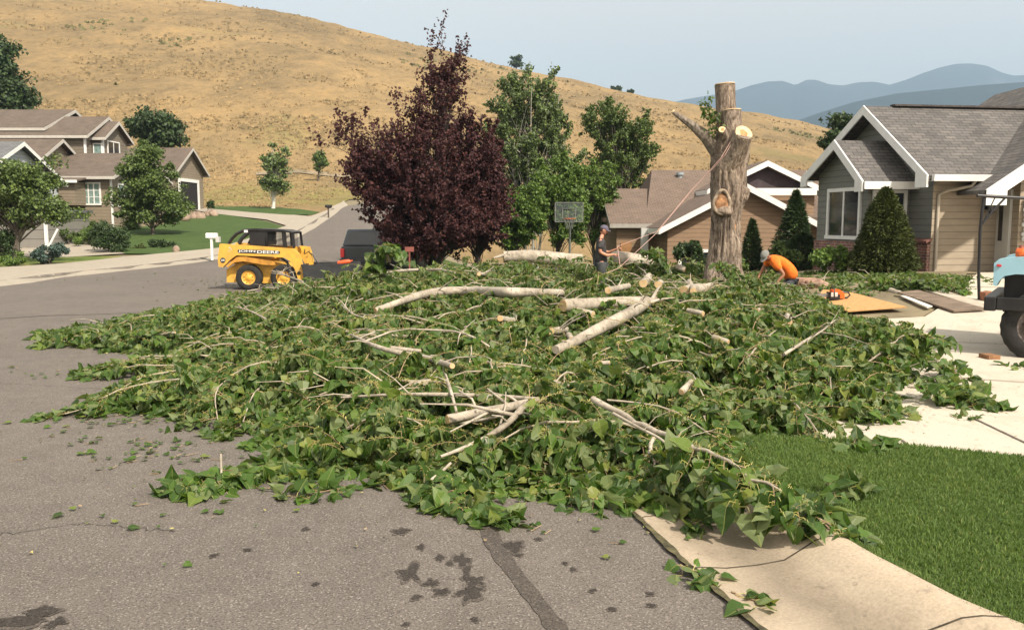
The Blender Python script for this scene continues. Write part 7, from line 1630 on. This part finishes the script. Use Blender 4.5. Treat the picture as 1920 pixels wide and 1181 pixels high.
oc = m_.build('fuel_can', simple('orange_red_plastic', (.75, .10, .03), .45, .1, 4), None, a); tag(oc, 'orange red container lying on the edge of the black loader bucket', 'container')

# ---------------------------------------------------------------- dark pickup with a camper top, seen from behind
pk_c = P(718, 500, 38.5); gpk = tz(pk_c.x, 40)
M_PICK = simple('dark_blue_green_paint', (.022, .032, .038), .25, .1, 2, spec=.7); M_RED = simple('red_lamp', (.55, .03, .03), .3, .1, 4); M_CHROME = simple('chrome', (.6, .6, .6), .2, .05, 4, metal=1.0)
pk = thing('pickup', (pk_c.x, 40.0, gpk - .12), 'dark pickup with a camper top parked on the street beside the purple tree', 'pickup', rz=R(-14))
pb = MB()
def pbox(m_, x0, x1, y0, y1, z0, z1, mi=0, tx=0.0, ty0=0.0, ty1=0.0):
    v = [(x0, y0, z0), (x1, y0, z0), (x1, y1, z0), (x0, y1, z0), (x0 + tx, y0 + ty0, z1), (x1 - tx, y0 + ty0, z1), (x1 - tx, y1 - ty1, z1), (x0 + tx, y1 - ty1, z1)]
    m_.add(v, [(0, 3, 2, 1), (4, 5, 6, 7), (0, 1, 5, 4), (1, 2, 6, 5), (2, 3, 7, 6), (3, 0, 4, 7)], mi)
pbox(pb, -.95, .95, -2.5, 2.6, .45, 1.12, tx=.03); pb.build('body', M_PICK, pk, bevel=.04, local=True)
m_ = MB(); pbox(m_, -.90, .90, -2.46, -.45, 1.125, 1.78, tx=.14, ty0=.22, ty1=.02); m_.build('camper_top', M_PICK, pk, bevel=.05, local=True)
m_ = MB(); pbox(m_, -.90, .90, -.42, 1.35, 1.125, 1.74, tx=.16, ty0=.02, ty1=.5); m_.build('cab', M_PICK, pk, bevel=.05, local=True)
m_ = MB(); m_.prism([(-.70, -2.43, 1.2), (.70, -2.43, 1.2), (.62, -2.30, 1.66), (-.62, -2.30, 1.66)], (0, -.02, 0)); m_.build('rear_window', M_GLASS, pk, local=True)
m_ = MB(); m_.prism([(.915, -2.1, 1.22), (.915, -.6, 1.22), (.815, -.6, 1.66), (.815, -1.95, 1.66)], (.012, 0, 0)); m_.build('side_window', M_GLASS, pk, local=True)
for s_ in (-1, 1): m_ = MB(); m_.box((s_ * .86, -2.52, .86), (.16, .05, .34)); m_.build('tail_light', M_RED, pk, local=True, bevel=.01)
m_ = MB(); m_.box((0, -2.6, .55), (1.85, .16, .18)); m_.build('bumper', M_CHAR, pk, local=True, bevel=.03)
m_ = MB(); m_.box((0, -2.515, .80), (1.4, .02, .5)); m_.build('tailgate', M_PICK, pk, local=True, bevel=.01)
for x_ in (-.85, .85):
    for y_ in (-1.6, 1.7):
        m_ = MB(); m_.tube([(x_ - .13, y_, .37), (x_ - .1, y_, .37), (x_ + .1, y_, .37), (x_ + .13, y_, .37)], [.33, .37, .37, .33], 20); m_.build('wheel', M_RUBBER, pk, local=True)

pk.scale = (1.12, 1.12, 1.12)
# ---------------------------------------------------------------- pale blue truck at the right edge
M_BLUE = simple('pale_blue_paint', (.30, .52, .63), .35, .06, 2, spec=.6); YT_ = 11.35
def T(px, py, dy=0.0): return P(px, py, YT_ + dy)
tx0 = T(1938, 621).x; tr = thing('truck', (tx0, YT_ + .16, tz(tx0, YT_)), 'pale blue work truck with a big black front wheel at the right edge', 'truck')
wc = Vector((tx0, YT_ + .16, .455)); wheel(tr, wc, .455, .30, simple('rusty_rim', (.12, .10, .09), .7, .5, 14), rr=.58, lugs=10, rimin=.05)
m_ = MB()
for k in range(10):
    a = 2 * math.pi * k / 10; q_ = wc + Vector((math.cos(a) * .145, -.10, math.sin(a) * .145)); m_.cyl(q_, q_ + Vector((0, -.055, 0)), .026, seg=6)
m_.build('wheel_nuts', simple('rusty_nuts', (.30, .16, .08), .8, .4, 20), tr); m_ = MB(); m_.cyl(wc + Vector((0, -.06, 0)), wc + Vector((0, -.16, 0)), .085, .07, 20); m_.build('hub', simple('blue_grey_hub', (.14, .17, .20), .5, .2, 10), tr)
wheel(tr, wc + Vector((0, 1.75, 0)), .455, .30, M_CHAR, rr=.58)
# bumper
bx0 = T(1850, 570).x; m_ = MB(); m_.bx(bx0, bx0 + .14, YT_ - .06, YT_ + 1.95, T(0, 592).z, T(0, 566).z); m_.bx(bx0 + .14, tx0 - .08, YT_ - .06, YT_ - .02, T(0, 590).z, T(0, 566).z); m_.build('bumper', M_BLACK, tr, bevel=.015)
# fender with its wheel arch, nose and hood
fx0 = T(1864, 520).x; fz1 = T(0, 495).z
out_f = [T(1864, 545), T(1866, 505), T(1873, 498), T(1890, 494), T(1960, 489), T(2070, 488), T(2070, 575), T(2006, 575), T(1998, 556), T(1985, 540), T(1960, 529), T(1930, 524), T(1900, 524), T(1882, 528), T(1873, 538), T(1869, 547)]
m_ = MB(); m_.prism(out_f, (0, .42, 0)); m_.build('fender', M_BLUE, tr, bevel=.025)
m_ = MB(); o2_ = [(p.x, p.y + 1.55, p.z) for p in out_f]; m_.prism(o2_, (0, .42, 0)); m_.build('fender', M_BLUE, tr, bevel=.025)
hp = [T(1878, 545, .42), T(1880, 500, .42), T(1886, 478, .42), T(1896, 466, .42), T(1925, 459, .42), T(2080, 452, .42), T(2080, 560, .42), T(1890, 560, .42)]
m_ = MB(); m_.prism(hp, (0, 1.12, 0)); m_.build('hood', M_BLUE, tr, bevel=.04)
m_ = MB(); m_.bx(T(1912, 0).x, T(2060, 0).x, YT_ + .425, YT_ + .47, .60, T(0, 524).z); m_.build('inner_fender', M_BLACK, tr)
m_ = MB(); m_.prism([T(1876, 540, .5), T(1877, 505, .5), T(1880, 505, .5), T(1880, 540, .5)], (0, .95, 0)); m_.build('grille', M_CHAR, tr)
m_ = MB(); xcb = T(2080, 500).x; zc0 = .95; m_.prism([(xcb, YT_ + .12, zc0), (xcb, YT_ + .12, 1.65), (xcb + .35, YT_ + .2, 2.25), (xcb + 1.5, YT_ + .2, 2.28), (xcb + 1.6, YT_ + .12, zc0)], (0, 1.75, 0)); m_.build('cab', M_BLUE, tr, bevel=.05)
m_ = MB(); m_.prism([(xcb + .28, YT_ + .09, 1.62), (xcb + .5, YT_ + .11, 2.12), (xcb + 1.35, YT_ + .11, 2.14), (xcb + 1.4, YT_ + .09, 1.62)], (0, .02, 0)); m_.build('side_window', M_GLASS, tr)
m_ = MB(); m_.bx(tx0 - .2, tx0 + 4.2, YT_ + .45, YT_ + 1.45, .62, .86); m_.build('chassis', M_BLACK, tr); m_ = MB(); m_.bx(xcb + 1.75, xcb + 4.5, YT_ + .05, YT_ + 1.95, .95, 1.5); m_.build('truck_bed', M_CHAR, tr)
wheel(tr, wc + Vector((3.4, 0, 0)), .455, .3, M_CHAR, rr=.58); wheel(tr, wc + Vector((3.4, 1.75, 0)), .455, .3, M_CHAR, rr=.58)
c = T(1889, 485, .22); M_AMB = simple('amber_lamp_glass', (.75, .13, .02), .25, .35, 30); m_ = MB(); m_.tube([c + Vector((-.06, 0, 0)), c + Vector((-.045, 0, 0)), c + Vector((.045, 0, 0)), c + Vector((.06, 0, 0))], [.04, .068, .068, .05], 20); mo = m_.build('marker_lamp', M_AMB, tr)
m_ = MB(); m_.cyl(c + Vector((0, 0, .055)), c + Vector((0, 0, .10)), .03, .022, 12); m_.cyl(c + Vector((0, 0, -.12)), c + Vector((0, 0, -.06)), .02, seg=10); m_.build('lamp_stem', simple('rusty_stem', (.28, .08, .05), .7, .3, 10), mo)
m_ = MB(); p = T(1875, 509, -.012); m_.box(p, (.055, .016, .03), ry=.15); m_.build('side_marker', M_RED, tr, bevel=.005)
tr.rotation_euler = (0, 0, -R(34)); tr.location.x += .20; tr.scale = (1.05, 1.05, 1.05)
m_ = MB(); m_.box((T(1852, 672).x + .09, YT_ + .12, .055), (.17, .22, .10), rz=.1); wb = m_.build('wheel_chock', simple('brown_wood_block', (.26, .13, .06), .85, .3, 9), None, (T(1852, 672).x + .09, YT_ + .12, .0), bevel=.006); tag(wb, 'small brown wood block in front of the truck wheel', 'wood block')

# ---------------------------------------------------------------- black post rack behind the truck
b0 = G(1836, 566); YR_ = b0.y; rk = thing('metal_rack', b0, 'black metal post with a braced top bar standing on the drive before the entry', 'rack')
def Rk(px, py): return P(px, py, YR_)
for nm, pts, wd in (('post', [b0, Rk(1835, 520), Rk(1838, 430), Rk(1841, 400), Rk(1845, 372)], .055), ('top_bar', [Rk(1832, 367), Rk(1925, 372), Rk(2060, 378)], .06), ('brace', [Rk(1842, 420), Rk(1862, 395), Rk(1884, 372)], .04), ('brace', [Rk(1843, 418), Rk(1853, 396), Rk(1866, 370)], .022)):
    m_ = MB(); m_.tube(pts, wd / 2 * 1.1, 8); m_.build(nm, M_BLACK, rk)
m_ = MB(); p = Rk(2056, 378); g__ = tz(p.x, YR_); m_.tube([(p.x, YR_, g__), (p.x, YR_, p.z)], .03, 8); m_.build('post', M_BLACK, rk)
m_ = MB(); q_ = G(1848, 568); m_.box((q_.x, q_.y, q_.z + .11), (.16, .14, .24), rz=.3, ry=-.15); wl = m_.build('wood_block', simple('rusty_brown_block', (.30, .13, .07), .85, .35, 7), None, q_, bevel=.01); tag(wl, 'rusty brown block leaning at the foot of the black rack post', 'wood block')

# ---------------------------------------------------------------- boards and saw on the drive
def board(name, px, th, mat, label, cat, lift=.06):
    pts = [G(a, b) for a, b in px]; c = sum(pts, Vector()) / len(pts); n = len(pts); A_ = np.array([[p.x, p.y, 1] for p in pts]); z_ = np.array([p.z for p in pts]); co_ = np.linalg.lstsq(A_, z_, rcond=None)[0]
    m_ = MB(); m_.slab([(p.x, p.y, co_[0] * p.x + co_[1] * p.y + co_[2] + lift + th) for p in pts], th); o = m_.build(name, mat, None, c); tag(o, label, cat); return o
def osb():
    m = NB('plywood_face'); v = m.coord('Object'); m.col(m.ramp(m.noise(v, 16, 6, .75), [(.3, (.36, .19, .07)), (.6, (.50, .29, .115)), (.75, (.58, .36, .16))])); m.rough(.8); return m.mat
board('plywood_sheet', [(1530, 575), (1543, 553), (1585, 556), (1605, 560), (1700, 588), (1590, 594)], .02, osb(), 'orange tan plywood sheet with a chainsaw on it', 'plywood', .10)
board('board', [(1682, 558), (1722, 553), (1850, 590), (1788, 593)], .03, simple('weathered_brown_board', (.17, .125, .09), .85, .3, 3, stretch=(1, 4, 1)), 'weathered brown board lying between plywood and truck', 'board', .08)
board('board', [(1738, 553), (1768, 551), (1850, 580), (1846, 588)], .02, simple('pale_dusty_board', (.40, .35, .28), .85, .15, 5), 'pale dusty board beside the weathered brown board', 'board', .07)
board('board', [(1688, 563), (1696, 562), (1748, 583), (1738, 585)], .02, simple('white_board', (.60, .57, .52), .8, .1, 5), 'narrow white board edge in the gap by the plywood', 'board', .075)
sc_ = P(1562, 562, G(1562, 568).y - .3); zc = tz(sc_.x, sc_.y) + .135; cs_ = thing('chainsaw', (sc_.x, sc_.y, zc), 'orange and black chainsaw resting on the plywood sheet', 'chainsaw')
def cp(x, y, z): return Vector((sc_.x + x, sc_.y + y, zc + z))
m_ = MB(); m_.prism([cp(-.06, -.08, .02), cp(.20, -.08, .02), cp(.20, -.08, .12), cp(.10, -.08, .20), cp(-.04, -.08, .19)], (0, .16, 0)); m_.build('engine_cover', simple('saw_orange', (.85, .13, .02), .4, .1, 6), cs_, bevel=.02)
m_ = MB(); m_.prism([cp(-.10, -.11, 0), cp(.10, -.11, 0), cp(.10, -.11, .10), cp(-.10, -.11, .15)], (0, .22, 0)); m_.build('housing', M_BLACK, cs_, bevel=.015)
m_ = MB(); m_.tube([cp(.18, 0, .14), cp(.30, 0, .14), cp(.34, 0, .08), cp(.28, 0, .03), cp(.16, 0, .03)], .018, 8); m_.build('rear_handle', M_BLACK, cs_)
m_ = MB(); m_.tube([cp(-.02, -.12, .06), cp(-.03, -.12, .22), cp(-.03, 0, .26), cp(-.02, .12, .22), cp(-.02, .12, .06)], .013, 8); m_.build('front_handle', M_BLACK, cs_)
m_ = MB(); m_.prism([cp(-.10, -.01, .04), cp(-.45, -.01, .055), cp(-.48, -.01, .08), cp(-.45, -.01, .10), cp(-.10, -.01, .12)], (0, .012, 0)); m_.build('guide_bar', M_METAL, cs_)
m_ = MB(); m_.box(cp(-.02, -.10, .10), (.14, .04, .09)); m_.build('side_cover', simple('grey_white_cover', (.5, .48, .45), .5, .2, 14), cs_, bevel=.01)

# ---------------------------------------------------------------- street furniture
def mailbox(px, top, bot, Y, mat, postm, label, s=1.0, two=False, rz=0.0):
    b = P(px, bot, Y); g_ = tz(b.x, Y) + (.12 if px < 700 else 0); zt = P(px, top, Y).z; h = zt - g_; root = thing('mailbox', (b.x, Y, g_), label, 'mailbox')
    m_ = MB(); m_.bar((b.x, Y, g_ - .05), (b.x, Y, zt - .2), .10, .10); m_.build('post', postm, root, bevel=.01)
    m_ = MB(); pr = [(-.09, 0), (.09, 0), (.09, .12)] + [(.09 * math.cos(a), .12 + .09 * math.sin(a)) for a in np.linspace(0, math.pi, 9)[1:-1]] + [(-.09, .12)]
    L = .48; m_.prism([(b.x - L / 2 + .02, Y + x_ * 1.1, zt - .21 + z_) for x_, z_ in pr], (L, 0, 0)); m_.build('box', mat, root)
    m_ = MB(); m_.box((b.x + .05, Y, zt - .235), (.3, .12, .04)); m_.build('bracket', postm, root)
    m_ = MB(); m_.box((b.x + .14, Y - .115, zt - .06), (.02, .012, .12)); m_.build('flag', postm, root); return root
mw = mailbox(398, 437, 485, 37.5, M_WHITE, M_WHITE, 'white mailbox on a white post beside the street')
m_ = MB(); p = P(409, 449, 37.4); m_.box(p, (.16, .2, .24)); m_.build('newspaper_tube', M_DOOR, mw)
mailbox(616, 384, 411, 62.0, M_BLACK, simple('dark_wood_post', (.09, .07, .055), .8, .2, 5), 'dark mailbox on a dark post farther up the street')
b = P(768, 490, 31); g_ = tz(b.x, 31); sg = thing('yard_sign', (b.x, 31, g_), 'small reddish brown sign on a post under the purple tree', 'sign')
M_SIGN = simple('faded_red_sign', (.24, .075, .06), .8, .2, 6); m_ = MB(); m_.bar((b.x, 31, g_), (b.x, 31, P(0, 468, 31).z), .05); m_.build('post', M_SIGN, sg); m_ = MB(); m_.prism([P(759, 463, 30.96), P(776, 463, 30.96), P(776, 472, 30.96), P(759, 472, 30.96)], (0, .04, 0)); m_.build('panel', M_SIGN, sg)
# basketball hoop
M_HOOP = simple('dull_grey_hoop_metal', (.16, .17, .16), .6, .2, 6)
YH = 33.5; pb_ = P(1068, 500, YH); gh_ = tz(pb_.x, YH); hp_ = thing('basketball_hoop', (pb_.x, YH, gh_), 'clear basketball backboard on a grey pole in front of the green trees', 'basketball hoop')
m_ = MB(); m_.tube([(pb_.x, YH, gh_), (pb_.x, YH, P(0, 432, YH).z), (pb_.x, YH - .25, P(0, 410, YH).z)], .045, 10); m_.build('pole', M_HOOP, hp_)
a = P(1041, 416, YH - .5); b = P(1093, 380, YH - .5); m_ = MB()
for (p, q_) in (((a.x, a.z), (b.x, a.z)), ((a.x, b.z), (b.x, b.z)), ((a.x, a.z), (a.x, b.z)), ((b.x, a.z), (b.x, b.z))): m_.bar((p[0], a.y, p[1]), (q_[0], a.y, q_[1]), .035, .03)
cxm = (a.x + b.x) / 2; 
for (x1, z1, x2, z2) in ((cxm - .25, a.z + .12, cxm + .25, a.z + .12), (cxm - .25, a.z + .5, cxm + .25, a.z + .5), (cxm - .25, a.z + .12, cxm - .25, a.z + .5), (cxm + .25, a.z + .12, cxm + .25, a.z + .5)): m_.bar((x1, a.y - .02, z1), (x2, a.y - .02, z2), .03, .015)
fr_ = m_.build('backboard_frame', M_HOOP, hp_)
gm = NB('clear_board'); trn = gm.n('ShaderNodeBsdfTransparent'); mxn = gm.n('ShaderNodeMixShader'); mxn.inputs[0].default_value = .10; gm.col((.3, .35, .36)); gm.rough(.1); gm.l(trn.outputs[0], mxn.inputs[1]); gm.l(gm.b.outputs[0], mxn.inputs[2]); gm.l(mxn.outputs[0], gm.out.inputs['Surface'])
m_ = MB(); m_.bx(a.x + .02, b.x - .02, a.y - .004, a.y + .004, a.z + .02, b.z - .02); m_.build('backboard', gm.mat, hp_)
m_ = MB(); rc = Vector((cxm, a.y - .3, a.z + .12)); m_.tube([rc + Vector((.225 * math.cos(t), .225 * math.sin(t), 0)) for t in np.linspace(0, 6.283, 21)], .012, 6, caps=False); m_.bar((cxm, a.y, rc.z), (cxm, a.y - .08, rc.z), .12, .03); rim = m_.build('rim', simple('orange_rim', (.6, .15, .05), .5, .1, 5), hp_)
m_ = MB()
for k in range(10):
    t0 = 6.283 * k / 10
    for s_ in (-1, 1): m_.tube([rc + Vector((.225 * math.cos(t0), .225 * math.sin(t0), 0)), rc + Vector((.16 * math.cos(t0 + s_ * .3), .16 * math.sin(t0 + s_ * .3), -.2)), rc + Vector((.12 * math.cos(t0), .12 * math.sin(t0), -.40))], .006, 4, caps=False)
m_.build('net', M_HOOP, rim)
for s_ in (-1, 1):
    m_ = MB(); m_.tube([(pb_.x, YH - .06, P(0, 430, YH).z), (pb_.x + s_ * .12, YH - .48, P(0, 400, YH).z)], .022, 6); m_.build('support_arm', M_METAL, hp_)
